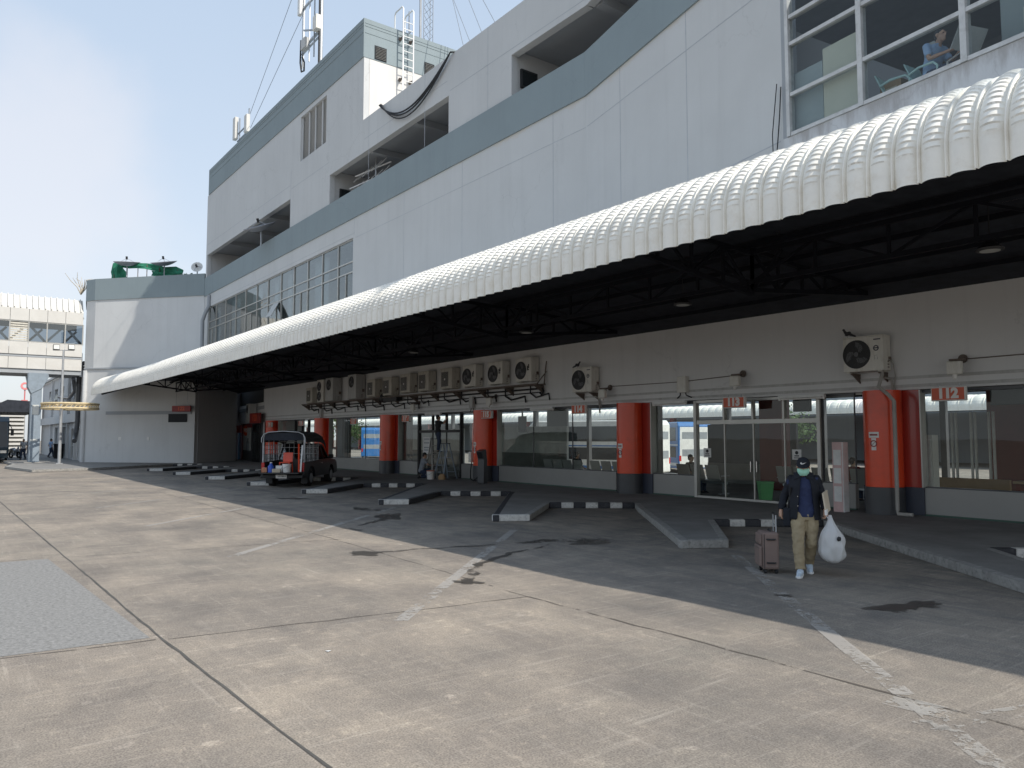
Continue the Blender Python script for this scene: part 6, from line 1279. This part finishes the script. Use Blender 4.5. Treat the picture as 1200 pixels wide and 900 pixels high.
def braces(m):
    for i in range(0, 18, 2):
        m.bar((BX - .5, divs[i + 1], 10.3), (BX - .5, divs[i] - .05, 9.0), .16); 
        if i + 2 < 20: m.bar((BX - .5, divs[i + 1], 10.3), (BX - .5, divs[i + 2], 9.0), .16)
        m.bar((BX - 3.6, divs[i + 1], 9.0), (BX - 3.6, divs[i], 10.3), .16); m.bar((BX - .5, divs[i + 1], 8.9), (BX - .5, divs[i + 1], 10.35), .12)
bb('bracing', 'cream', braces); bb('floor', 'greywall', lambda m: m.box(BX - 3.9, BX - .1, y0, y1, 7.94, 8.3)); bb('far_side', 'cream', lambda m: (m.box(BX - 4, BX - 3.9, y0, y1, 7.98, 8.9), m.box(BX - 4, BX - 3.9, y0, y1, 10.4, 11.31)))
bb('ceiling', 'interior', lambda m: m.box(BX - 3.85, BX - .1, y0, y1, 10.9, 11.0))
t = thing('bridge_pier', 'blue grey concrete pier with corbel head holding up the footbridge', 'pier', (-65.2, 5.65, .0))
m = MB(); m.box(-65.7, -64.75, 5.2, 5.85, .1, 6.2); m.build('shaft', 'bridge_blue', t, bevel=.03)
m = MB(); m.prism([(-65.75, 4.95, 6.6), (-65.75, 6.2, 6.6), (-65.75, 6.25, 6.35), (-65.75, 5.86, 5.5), (-65.75, 5.19, 5.1), (-65.75, 4.95, 5.6)], (1.05, 0, 0)); m.prism([(-69.0, 5.1, 6.6), (-65.76, 5.1, 6.6), (-65.76, 5.1, 5.3), (-66.6, 5.1, 5.6)], (0, .8, 0)); m.build('corbel', 'bridge_blue', t, bevel=.03)
m = MB(); m.box(-64.745, -64.735, 5.3, 5.7, 3.6, 4.3); m.box(-64.745, -64.735, 5.25, 5.7, 1.7, 1.85); m.build('notice', 'interior', t); m = MB(); m.box(-66, -64.4, 4.9, 6.2, .10, .2); m.build('plinth', 'kerb', t)
# far wing behind the bridge
FWG = thing('far_wing', 'far grey wing of the terminal with windows, half hidden under the footbridge', 'building', (-85, 9, 0))
WY = 8.95
mb = MB(); ops = [(-70.5, -68.7, .2, 2.7), (-74.5, -71.8, .2, 2.7), (-80.5, -77.5, .2, 2.9), (-86, -83, .2, 2.9)] + [(-73.5 - i * 4.6, -70.8 - i * 4.6, 4.9, 6.6) for i in range(5)]
holed(mb, [-98, -66.5], [.05, 7.6], ops, WY, WY + .3); mb.build('wall', 'pale', FWG)
mb = MB(); mb.box(-98, -66.5, WY + .8, WY + .9, .1, 7.5); mb.build('inner_wall', 'interior_dk', FWG)
for a, b, c, d in ops:
    m = MB(); n_ = max(2, int((b - a) / .8))
    for i in range(n_ + 1): x = a + .03 + (b - a - .06) * i / n_; m.box(x - .03, x + .03, WY + .08, WY + .14, c + .01, d - .01)
    m.box(a + .01, b - .01, WY + .09, WY + .13, c + (d - c) * .42, c + (d - c) * .42 + .06); w_ = m.build('window', 'pale', FWG); m = MB(); m.box(a + .005, b - .005, WY + .15, WY + .155, c + .005, d - .005); m.build('pane', 'glass_strip', w_)
mb = MB()
for x in (-67.8, -71.2, -76, -81.5, -88): mb.box(x - .2, x + .2, WY - .2, WY - .002, .06, 7.5)
mb.box(-98, -66.5, WY - .35, WY - .205, 3.2, 3.9); mb.box(-98, -66.6, WY - .3, WY - .01, 7.61, 7.8); mb.build('pilaster', 'pale', FWG)
m = MB(); m.tube([(-67.0, WY - .5, 6.6), (-67.0, WY - .5, 3.0), (-66.9, WY - .6, 2.2), (-66.4, WY - .7, 1.8), (-65.8, WY - .8, 1.7)], .17, 12); m.tube([(-66.0, WY - 1, 6.4), (-69, WY - .5, 5.6), (-73, WY - .4, 5.2), (-80, WY - .4, 5.6)], .14, 8); m.build('air_duct', 'greybase', FWG, True)
# dark canopy and louvred block far left
t = thing('far_canopy', 'low dark roofed shelter far away at the left edge', 'canopy', (-98, 0, 0)); m = MB(); m.prism([(-96, -14, 4.6), (-96, 8.3, 4.6), (-96, 8.3, 5.75), (-96, 5.6, 5.9), (-96, 4.4, 5.2), (-96, -14, 5.2)], (-14, 0, 0)); m.build('roof', 'dark_soffit', t)
m = MB()
for y in (-8, 0, 7.6): m.box(-97, -96.6, y, y + .35, 0, 4.59)
m.build('post', 'dark_steel', t)
t = thing('louvred_building', 'pale building with horizontal louvres in the far left background', 'building', (-114, 3, 0)); m = MB(); m.box(-126, -114, -14, 8.6, 0, 6.3); m.build('wall', 'interior_dk', t)
m = MB()
for i in range(11): m.box(-113.99, -113.6, -13.9, 8.5, .5 + i * .5, .78 + i * .5)
for y in (-9, -4, 1, 6): m.box(-113.59, -113.5, y, y + .2, .1, 6.2)
m.build('louvre', 'cream', t)
t = thing('round_sign', 'small round pink sign on a post above the far dark shelter', 'sign', (-98.5, 7.3, 5.9)); m = MB(); m.disc((0, 0, 1.6), .42, (1, 0, .2), .1, 20, .22); m.build('ring', 'pink', t, world=False); m = MB(); m.bar((0, 0, 0), (0, 0, 1.2), .12); m.box(-.2, .2, -.3, .3, 0, .1); m.build('post', 'pink', t, world=False)
# lamp post with two floodlights and the hoop
t = thing('lamp_post', 'slim grey lamp post with two square floodlights before the footbridge', 'lamp post', (-61.1, 6.7, ZP)); cx, cy = -61.1, 6.7
m = MB(); m.tube([(cx, cy, ZP), (cx, cy, 2.5), (cx, cy, 5.5), (cx, cy, 8.0)], [.11, .10, .08, .06], 10); m.box(cx - .2, cx + .2, cy - .2, cy + .2, ZP, ZP + .05); m.build('post', 'lampmetal', t, True, sharp=40)
for s in (-1, 1):
    yy = cy + s * .42; xx = cx + s * .30; f = MB(); f.hexa([(xx - .02, yy - .2, 8.02), (xx + .28, yy - .2, 8.02), (xx + .28, yy + .2, 8.02), (xx - .02, yy + .2, 8.02)], [(xx - .05, yy - .2, 8.32), (xx + .16, yy - .2, 8.4), (xx + .16, yy + .2, 8.4), (xx - .05, yy + .2, 8.32)]); f = f.build('floodlight', 'black', t); q = MB(); q.hexa([(xx + .285, yy - .17, 8.06), (xx + .295, yy - .17, 8.06), (xx + .295, yy + .17, 8.06), (xx + .285, yy + .17, 8.06)], [(xx + .17, yy - .17, 8.36), (xx + .18, yy - .17, 8.36), (xx + .18, yy + .17, 8.36), (xx + .17, yy + .17, 8.36)]); q.build('lens', 'interior', f)
m = MB(); m.bar((cx - .35, cy - .6, 8.0), (cx + .35, cy + .6, 8.0), .05); m.build('cross_arm', 'lampmetal', t)
t = thing('light_hoop', 'wide flat cream hoop fixed round the lamp post', 'hoop', (-60.75, 7.2, 4.1)); m = MB(); n_ = 40; R_ = 1.72; cc = V((-60.75, 7.2, 4.1))
ptsr = [cc + V((R_ * cos(2 * pi * k / n_), R_ * sin(2 * pi * k / n_), 0)) for k in range(n_ + 1)]
for dz in (-.16, .16): m.tube([p + V((0, 0, dz)) for p in ptsr], .075, 8)
for k in range(n_): m.bar(ptsr[k] + V((0, 0, -.15)), ptsr[(k + 1) % n_] + V((0, 0, .15)), .05)
m.build('rim', 'ring', t, True); m = MB()
for k in (0, 10, 20, 30): m.bar(cc + V((-.35, -.5, 0)), ptsr[k], .05)
m.build('spokes', 'lampmetal', t)
# people and small things near the far entrance
def walker(x, y, rot, label, top, s=1):
    J = base_pose(kneeR=(-.10, -.12, .48), ankR=(-.09, -.18, .09), toeR=(-.09, -.36, .04), ankL=(.09, .2, .12), toeL=(.09, .02, .03), elL=(.25, .1, 1.1), wrL=(.24, -.05, .87)); figure('person', label, (x, y, ZP), rot, J, top, 'jeans', 'black', vox=.016, group='people near the far entrance')
walker(-74.6, 5.6, R(60), 'person in white shirt walking left of the blue grey bridge pier', 'whiteshirt'); walker(-79.5, 8.05, R(200), 'person in pale blue shirt right of the blue grey bridge pier', 'blueshirt')
t = thing('litter_bin', 'dark litter bin on the pavement right of the blue grey bridge pier', 'bin', (-76.6, 8.35, ZP)); m = MB(); m.loft([((0, 0, 0), .40, .36), ((0, 0, 1.2), .46, .42)], 12); m.build('body', 'black', t, True, world=False, sharp=50); m = MB(); m.loft([((0, 0, 1.2), .50, .46), ((0, 0, 1.28), .48, .44)], 12); m.build('lid', 'black', t, world=False)
t = thing('parked_motorbike', 'parked motorbike far away beside the dark coach', 'motorbike', (-80, 5.4, ZP), R(25))
for x in (-.6, .6): m = MB(); m.disc((x, -.06, .3), .3, (0, 1, 0), .12, 18, .2); m.build('wheel', 'rubber', t, world=False)
m = MB(); m.tube([(-.65, 0, .75), (-.2, 0, .78), (.1, 0, .55), (.4, 0, .75), (.5, 0, 1.0)], [.1, .14, .16, .12, .05], 10); m.bar((.6, 0, .3), (.45, 0, 1.0), .06); m.tube([(.42, -.32, 1.05), (.48, 0, 1.02), (.42, .32, 1.05)], .02, 6); m.box(-.3, .2, -.12, .12, .25, .5); m.build('body', 'whiteshirt', t, True, world=False)
def coach(name, label, loc, rot, body, stripe, L_=11.5, H_=3.75, dbl=True, group=None, rear=None):
    t = thing(name, label, 'coach', loc, rot, group); h = L_ / 2; w_ = 1.25
    m = MB(); m.prism([(-h, -w_, .35), (h - .1, -w_, .35), (h, -w_, 1.2), (h - .35, -w_, H_ - .4), (h - .8, -w_, H_), (-h + .2, -w_, H_), (-h, -w_, H_ - .3)], (0, 2 * w_, 0)); m.build('body', body, t, world=False, bevel=.08)
    wz = ((2.35, 3.35), (1.15, 1.95)) if dbl else ((1.6, 2.9),)
    for s in (-1, 1):
        for a, b in wz: m = MB(); m.box(-h + .5, h - .9, s * (w_ + .004) - .006, s * (w_ + .004) + .006, a, b); m.build('side_window', 'busglass', t, world=False)
        m = MB(); m.box(-h + .1, h - .4, s * (w_ + .004) - .006, s * (w_ + .004) + .006, .55, .75); m.box(-h + .1, h - .9, s * (w_ + .004) - .006, s * (w_ + .004) + .006, 2.02, 2.1); m.build('stripe', stripe, t, world=False)
        for x in (-h * .55, h * .62): m = MB(); m.disc((x, s * (w_ - .1), .5), .5, (0, s, 0), .12, 20); m = m.build('wheel', 'rubber', t, world=False); q = MB(); q.disc((x, s * (w_ + .021), .5), .26, (0, s, 0), .02, 16); q.build('rim', 'galv', m, world=False)
    m = MB(); m.hexa([(h - .02, -w_ + .12, 1.25), (h + .01, -w_ + .12, 1.25), (h + .01, w_ - .12, 1.25), (h - .02, w_ - .12, 1.25)], [(h - .36, -w_ + .15, H_ - .42), (h - .33, -w_ + .15, H_ - .42), (h - .33, w_ - .15, H_ - .42), (h - .36, w_ - .15, H_ - .42)]); m.build('windscreen', 'busglass', t, world=False)
    if rear: m = MB(); m.hexa([(-h - .006, -w_ + .1, .45), (-h + .05, -w_ + .1, .45), (-h + .05, w_ - .1, .45), (-h - .006, w_ - .1, .45)], [(-h - .006, -w_ + .16, H_ - .38), (-h + .05, -w_ + .16, H_ - .38), (-h + .05, w_ - .16, H_ - .38), (-h - .006, w_ - .16, H_ - .38)]); m.build('rear_panel', rear, t, world=False)
    m = MB(); m.box(-h - .008, -h + .002, -w_ + .3, w_ - .3, 2.5, H_ - .75); m.build('rear_window', 'busgrey', t, world=False); m = MB(); m.box(-h - .01, -h - .004, -w_ + .3, w_ - .3, 1.25, 1.75); m.build('rear_grille', 'busgrey', t, world=False)
    for s in (-1, 1): m = MB(); m.box(-h - .012, -h, s * (w_ - .15) - .08, s * (w_ - .15) + .08, .9, 1.3); m.build('tail_lamp', 'tailred', t, world=False); m = MB(); m.box(h - .06, h + .02, s * .9 - .2, s * .9 + .2, .75, .95); m.build('headlight', 'chrome', t, world=False); m = MB(); m.bar((h - .1, s * 1.25, 3.0), (h + .25, s * 1.4, 2.6), .04); m.box(h + .18, h + .28, s * 1.42 - .1, s * 1.42 + .1, 2.1, 2.6); m.build('mirror', 'black', t, world=False)
    return t
coach('coach', 'dark teal coach cut off by the left edge of the picture', (-77.2, 3.15, 0), 0, 'darkteal', 'busgrey', 11.5, 3.6, False)
# coaches in the rear yard, seen through the shop glass
coach('coach', 'white double deck coach seen through the hall glass by sign 114', (-38.9, 36.0, -.65), R(198), 'buswhite', 'busblue', 10, group='coaches in the rear yard'); coach('coach', 'blue coach with pale rear seen through the hall glass left of sign 113', (-41.9, 46.9, -.65), R(150), 'busblue', 'buswhite', group='coaches in the rear yard', rear='buswhite')
coach('coach', 'blue coach seen through the glass behind the fourth red column', (-88, 44, -.65), R(150), 'busblue', 'buswhite', group='coaches in the rear yard'); coach('coach', 'blue coach in the shade seen through the glass below sign 112', (-14, 62, -.65), R(95), 'busblue', 'busgrey', group='coaches in the rear yard')

# ============================================================ ROOFTOP EQUIPMENT
ZR = 13.8
mb = MB(); mb.prism([TB(.2, .3, 12.9), TB(LB - .4, .3, 12.9), TB(LB - .4, 5.9, 12.9), TB(-4.5, 5.9, 12.9)], (0, 0, .1)); mb.build('block_roof', 'greywall', B)
def sat_dish(label, p, r, tilt, az, mt='dish', solid=False, group='satellite dishes on the roofs', leg=1.0):
    t = thing('satellite_dish', label, 'satellite dish', p, 0, group); m = MB(); rot = Matrix.Rotation(az, 3, 'Z') @ Matrix.Rotation(tilt, 3, 'X'); n_ = 28; k_ = 5; vs = []
    for i in range(k_ + 1):
        rr = r * i / k_
        for k in range(n_): vs.append(rot @ V((rr * cos(2 * pi * k / n_), rr * sin(2 * pi * k / n_), .32 * rr * rr / r)) + V((0, 0, leg)))
    m.add(vs, [(i * n_ + k, i * n_ + (k + 1) % n_, (i + 1) * n_ + (k + 1) % n_, (i + 1) * n_ + k) for i in range(k_) for k in range(n_)]); o = m.build('reflector', mt, t, True, world=False); o.modifiers.new('Solidify', 'SOLIDIFY').thickness = .02
    m = MB(); m.bar((0, 0, 0), (0, 0, leg - .02), .07); m.build('post', 'galv', t, world=False); m = MB(); e = rot @ V((0, 0, r * .62)) + V((0, 0, leg)); 
    for k in range(3): m.bar(rot @ V((r * .8 * cos(2 * pi * k / 3), r * .8 * sin(2 * pi * k / 3), .2 * r)) + V((0, 0, leg)), e, .025)
    m.build('struts', 'galv', t, world=False); m = MB(); m.tube([e - rot @ V((0, 0, .1)), e + rot @ V((0, 0, .14))], .08, 8); m.build('feed_horn', 'black', t, world=False); return t
sat_dish('large mesh satellite dish beside the green netting, the left one', TB(.95, 2, 14.35), .95, R(10), R(60), leg=.85); sat_dish('large mesh satellite dish on the block roof, right end of the netting', TB(4.25, 2, 14.2), .95, R(16), R(40), leg=.85)
sat_dish('small white satellite dish by the low eave', TB(7.1, 2, 14.2), .42, R(70), R(60), 'sign_white', leg=.55)
sat_dish('dark mesh satellite dish on a pole against the gallery under the rooftop block', (-44.1, 14.6, 13.1), .95, R(25), R(20), leg=.9)
t = thing('netting_shed', 'torn green shade netting stretched over a low frame on the block roof', 'netting', TB(2.5, 2.3, 13.4))
m = MB(); 
def netstrip(pts, h, seed):
    n_ = len(pts); g = []
    for i, (x, zt, zb) in enumerate(pts): g.append([V(TB(x, 2.3 + .15 * sin(i * 1.7 + j), zb + (zt - zb) * j / 3 + .06 * sin(i * 2.3 + j * 1.9))) for j in range(4)])
    for i in range(n_ - 1):
        for j in range(3): m.poly(g[i][j], g[i + 1][j], g[i + 1][j + 1], g[i][j + 1])
netstrip([(-.75, 14.9, 13.9), (-.45, 15.45, 13.9), (-.1, 15.75, 13.9), (.1, 15.3, 13.9), (.45, 15.0, 13.85), (.8, 14.8, 13.9)], 1, 1); netstrip([(.1, 15.6, 15.2), (.8, 15.35, 15.05), (1.6, 15.5, 15.1), (2.4, 15.42, 14.9), (3.2, 15.25, 14.75), (4.2, 15.05, 14.5), (5.0, 15.0, 14.35), (5.6, 14.75, 14.35)], 1, 2); netstrip([(2.9, 14.85, 14.4), (3.6, 14.6, 14.3), (4.4, 14.5, 14.2), (5.4, 14.55, 14.25)], 1, 3)
nt = m.build('netting', 'net', t); nt.modifiers.new('Solidify', 'SOLIDIFY').thickness = .02
m = MB()
for x, z in ((-.45, 15.4), (.75, 15.2), (1.7, 15.3), (2.5, 15.3), (3.6, 15.0), (5.2, 14.8)): m.bar(TB(x, 2.3, 13), TB(x, 2.3, z), .05)
m.build('frame', 'rust', t)
m = MB(); rnd = random.Random(5)
for i in range(9): a = rnd.uniform(.4, 2.6); m.tube([(-66.6, 8.3, 12.9), (-66.5 - .2 * cos(a), 8.3 + .35 * cos(a), 13.4), (-66.3 + rnd.uniform(-.3, .3), 8.1 + .7 * cos(a), 13.6 + rnd.uniform(.1, .5)), (-66.2 + rnd.uniform(-.4, .4), 8.0 + 1.1 * cos(a) + rnd.uniform(-.3, .3), 13.7 + rnd.uniform(.2, .8))], [.04, .03, .022, .012], 5)
t = thing('bare_shrub', 'pale leafless shrub on the roof corner above the footbridge', 'shrub', (-66.6, 8.3, 12.9)); m.build('branches', 'manila', t, True)
m = MB(); rnd = random.Random(8)
for i in range(60):
    c = V(TB(5.9 + rnd.uniform(-.6, .7), 2.2 + rnd.uniform(-.2, .2), 14.05 + rnd.uniform(0, .35))); d_ = V((rnd.uniform(-1, 1), rnd.uniform(-1, 1), rnd.uniform(-.3, 1))).normalized() * .16; e_ = d_.orthogonal().normalized() * .05; m.poly(c - e_, c + e_, c + d_)
t = thing('roof_plant', 'small weedy plant on the block roof beside the little white dish', 'plant', TB(5.9, 2.2, 13.8)); m.build('leaves', 'leaf', t)
# cell antennas and masts
def panel(mm, x, y, z0, z1, w_=.28, d_=.16): mm.box(x - w_ / 2, x + w_ / 2, y - d_ / 2, y + d_ / 2, z0, z1)
t = thing('cell_mast', 'tall pale cell mast with panel antennas standing on the rooftop block', 'mast', (-38.9, 15.9, 21.35)); X0 = -38.9
m = MB(); m.tube([(X0, 15.9, 21.35), (X0, 15.9, 31)], .12, 10); m.build('pole', 'galv', t); m = MB(); m.bar((X0, 15.9, 24.3), (X0 - 2.2, 15.7, 24.0), .12); m.bar((X0, 15.9, 24.0), (X0 - 2.2, 15.7, 23.7), .08); m.bar((X0, 15.9, 24.3), (X0 - 1.2, 15.4, 24.6), .08); m.bar((X0, 15.9, 26.6), (X0 - 2.2, 15.7, 26.4), .1)
for dx in (-.5, -1.2, -2.05, -2.2): m.bar((X0 + dx, 15.72, 22.9), (X0 + dx, 15.72, 29), .06)
m.bar((X0 + .3, 15.9, 21.5), (X0, 15.9, 22.6), .07); m.bar((X0 + .5, 15.9, 22.0), (X0, 15.9, 21.9), .1); m.build('brackets', 'galv', t)
for dx, z0 in ((-2.15, 26.0),): m = MB(); panel(m, X0 + dx - .1, 15.55, z0, z0 + 2.6, .34, .2); m.build('panel_antenna', 'white', t, bevel=.03)
m = MB(); panel(m, X0 + .15, 15.6, 24.1, 24.9, .5, .3); m.build('radio_box', 'beige', t, bevel=.02); m = MB(); panel(m, X0 - 1.5, 15.6, 23.7, 24.3, .6, .3); m.build('radio_box', 'grey_casing', t, bevel=.02)
m = MB(); m.tube([(X0 - 2.15, 15.6, 24.5), (X0 - 2.2, 15.6, 23.2), (X0 - 2.0, 15.6, 22.6), (X0 - 1.6, 15.6, 22.5), (X0 - 1.6, 15.6, 23.0), (X0 - 1.9, 15.6, 23.4)], .05, 8); m.tube([(X0 + .1, 15.75, 31), (X0 + .12, 15.75, 21.4)], .05, 6); m.build('cables', 'cable', t, True)
t = thing('cell_antenna', 'pair of cream panel antennas on the far edge of the rooftop block', 'antenna', (-51.8, 15.7, 21.35)); m = MB()
for x in (-52.9, -50.9): m.bar((x + .35, 15.75, 21.3), (x + .35, 15.75, 23.9), .08)
m.bar((-53.0, 15.75, 22.4), (-50.5, 15.75, 22.4), .07); m.bar((-53.0, 15.75, 22.9), (-50.5, 15.75, 22.9), .07); m.build('frame', 'wire', t)
for x, z in ((-53.0, 22.5), (-50.5, 22.2)): m = MB(); panel(m, x, 15.6, z, z + (1.55 if x < -52 else 1.2), .5, .25); m.build('panel_antenna', 'cream', t, bevel=.03)
t = thing('lattice_mast', 'thin lattice radio mast behind the roof ladder', 'mast', (-33.4, 19.5, 21.3)); m = MB()
cs = [(-33.4 + .28 * cos(a), 19.5 + .28 * sin(a)) for a in (.3, 2.4, 4.5)]
for x, y in cs: m.bar((x, y, 21.3), (x, y, 30), .03)
for i in range(22):
    for k in range(3): a, b = cs[k], cs[(k + 1) % 3]; m.bar((*a, 21.4 + i * .4), (*b, 21.8 + i * .4), .016)
m.build('lattice', 'wire', t); m = MB(); m.bar((-34.6, 19.0, 21.3), (-34.6, 19.0, 24.4), .05); m.bar((-34.8, 19.0, 23.2), (-34.4, 19.0, 23.2), .04); m.build('whip_antenna', 'wire', t)
t = thing('antenna_pole', 'single grey pole standing just behind the roof ladder top', 'pole', (-32.0, 18.2, 21.3)); m = MB(); m.tube([(-32.0, 18.2, 21.3), (-32.0, 18.2, 26)], .06, 8); m.build('pole', 'lampmetal', t); m = MB(); m.disc((-32, 18.2, 21.35), .2, (0, 0, 1), .05, 10); m.build('base', 'lampmetal', t)
t = thing('guy_wires', 'thin stay wires running down from the masts to the rooftop', 'wire', (-45, 16, 21.3))
for p, q in (((-38.9, 15.9, 31), (-52.5, 16, 23)), ((-38.9, 15.9, 27.5), (-51, 16, 22.8)), ((-33.4, 19.5, 30), (-29.0, 20, 16.0)), ((-33.4, 19.5, 30), (-26.5, 20, 16.0)), ((-33.4, 19.5, 30), (-24, 19, 16.0)), ((-33.4, 19.5, 28), (-27.5, 20, 16))):
    m = MB(); m.tube([p, q], .016, 5); m.build('wire', 'wire', t)
# roof ladder
t = thing('roof_ladder', 'white steel ladder with hooped rails fixed to the sunlit end of the rooftop block', 'ladder', (-31.4, 17.1, 16.0)); LX = -31.25
m = MB()
for y in (16.85, 17.4): m.tube([(LX, y, 15.6), (LX, y, 22.3), (LX - .1, y, 22.42), (LX - .75, y, 22.42), (LX - .85, y, 22.3), (LX - .85, y, 21.36)], .035, 8)
m.build('rails', 'white', t, True); m = MB()
for i in range(17): m.bar((LX, 16.87, 15.9 + i * .36), (LX, 17.38, 15.9 + i * .36), .03)
m.build('rungs', 'white', t); m = MB()
for z in (18.9, 20.9): 
    for y in (16.85, 17.4): m.bar((LX, y, z), (LX - .33, y, z), .06); m.ball((LX - .28, y, z), .09, 8, 6)
m.build('wall_brackets', 'rust', t)
# hanging black cables on the parapet
t = thing('hanging_cables', 'loops of black cable hanging over the upper parapet', 'cable', (-27, 14.9, 16.5)); m = MB()
for k, (d_, o_) in enumerate(((0, 0), (.18, .15), (.45, .35))):
    a, b = V((-29.75 + o_ * .4, 14.9, 16.5)), V((-23.9, 14.9 , 16.52)); low = 15.05 - d_ * .7 + .35; pts = []
    for i in range(25): t_ = i / 24; p = a.lerp(b, t_); p.z = 16.5 - 4 * (16.5 - low) * t_ * (1 - t_) * (1 - .42 * (t_ - .35)) ; pts.append(p)
    m.tube([a + V((-.3, .5, .02))] + pts + [b + V((.3, .6, .02))], .035 if k < 2 else .028, 6)
m.build('cables', 'cable', t, True)
# television aerials in the middle gallery
t = thing('tv_aerial', 'white television aerials on a pole inside the middle upper gallery', 'aerial', (-32.2, 16.0, 12.6)); m = MB(); m.tube([(-32.2, 16, 12.6), (-32.2, 16, 15.1)], .05, 8); m.build('pole', 'galv', t); m = MB()
for z, l_ in ((14.6, 1.6), (14.15, 2.2), (13.6, 1.4)):
    m.bar((-32.2 - l_, 15.7, z), (-32.2 + l_ * .7, 16.2, z + .05), .05)
    for i in range(6): x = -32.2 - l_ + i * l_ * .3; m.bar((x, 15.6, z - .3), (x + .05, 16.1, z + .3), .03)
m.build('aerial', 'white', t)
m = MB(); m.tube([(-56.2, 14.6, 5.8), (-56.2, 14.6, 10.2), (-55.95, 14.7, 10.7), (-55.85, 14.9, 11.2), (-55.85, 14.9, 12.0)], .13, 10); o = m.build('downpipe', 'greywall', B, True)
# wires at the window bay edge
m = MB(); m.tube([T4(-.12, -.06, 6), T4(-.14, -.08, 7.4), T4(-.05, -.06, 8.3), T4(.0, -.06, 8.9)], .012, 5); m.tube([T4(-.2, -.06, 6), T4(-.22, -.08, 8.0), T4(-.1, -.06, 9.0)], .01, 5); m.tube([T3(3.6, -.05, 7.75), T3(6.2, -.06, 7.62), T4(-.1, -.06, 7.65)], .012, 5); m.build('loose_wires', 'cable', B, True)
# trees in the rear yard
def tree(x, y, h_, r_, label, seed):
    rnd = random.Random(seed); t = thing('tree', label, 'tree', (x, y, -.65), 0, 'trees in the rear yard'); m = MB(); m.tube([(0, 0, 0), (.1, 0, h_ * .3), (.0, .1, h_ * .6)], [.25, .18, .1], 8)
    tips = []
    for i in range(9): a = rnd.uniform(0, 6.28); p = V((cos(a) * r_ * rnd.uniform(.4, .9), sin(a) * r_ * rnd.uniform(.4, .9), h_ * rnd.uniform(.5, .95))); m.tube([(0, 0, h_ * .35), p * .5 + V((0, 0, h_ * .2)), p], [.1, .06, .03], 5); tips.append(p)
    m.build('trunk', 'bark', t, True, world=False); m = MB()
    for p in tips:
        for j in range(130): c = p + V((rnd.gauss(0, .7), rnd.gauss(0, .7), rnd.gauss(0, .55))); d_ = V((rnd.uniform(-1, 1), rnd.uniform(-1, 1), rnd.uniform(-1, 1))).normalized(); e_ = d_.orthogonal().normalized(); m.poly(c - e_ * .09, c + d_ * .16, c + e_ * .09, c - d_ * .16)
    m.build('crown', 'leaf', t, world=False)
tree(-100, 45, 6, 2.6, 'leafy tree in the rear yard seen through the glass right of the pickup', 1); tree(-44, 66, 6, 2.4, 'leafy tree in the rear yard seen through the glass doors', 2)
t = thing('clip_paper', 'small litter scrap on the sunlit concrete', 'litter', (-6.9, 3.0, .005)); t.hide_render = False
m = MB(); m.poly((-.03, -.02, .0), (.03, -.015, .004), (.025, .02, .008), (-.02, .02, .0)); m.build('scrap', 'paper', t, world=False)
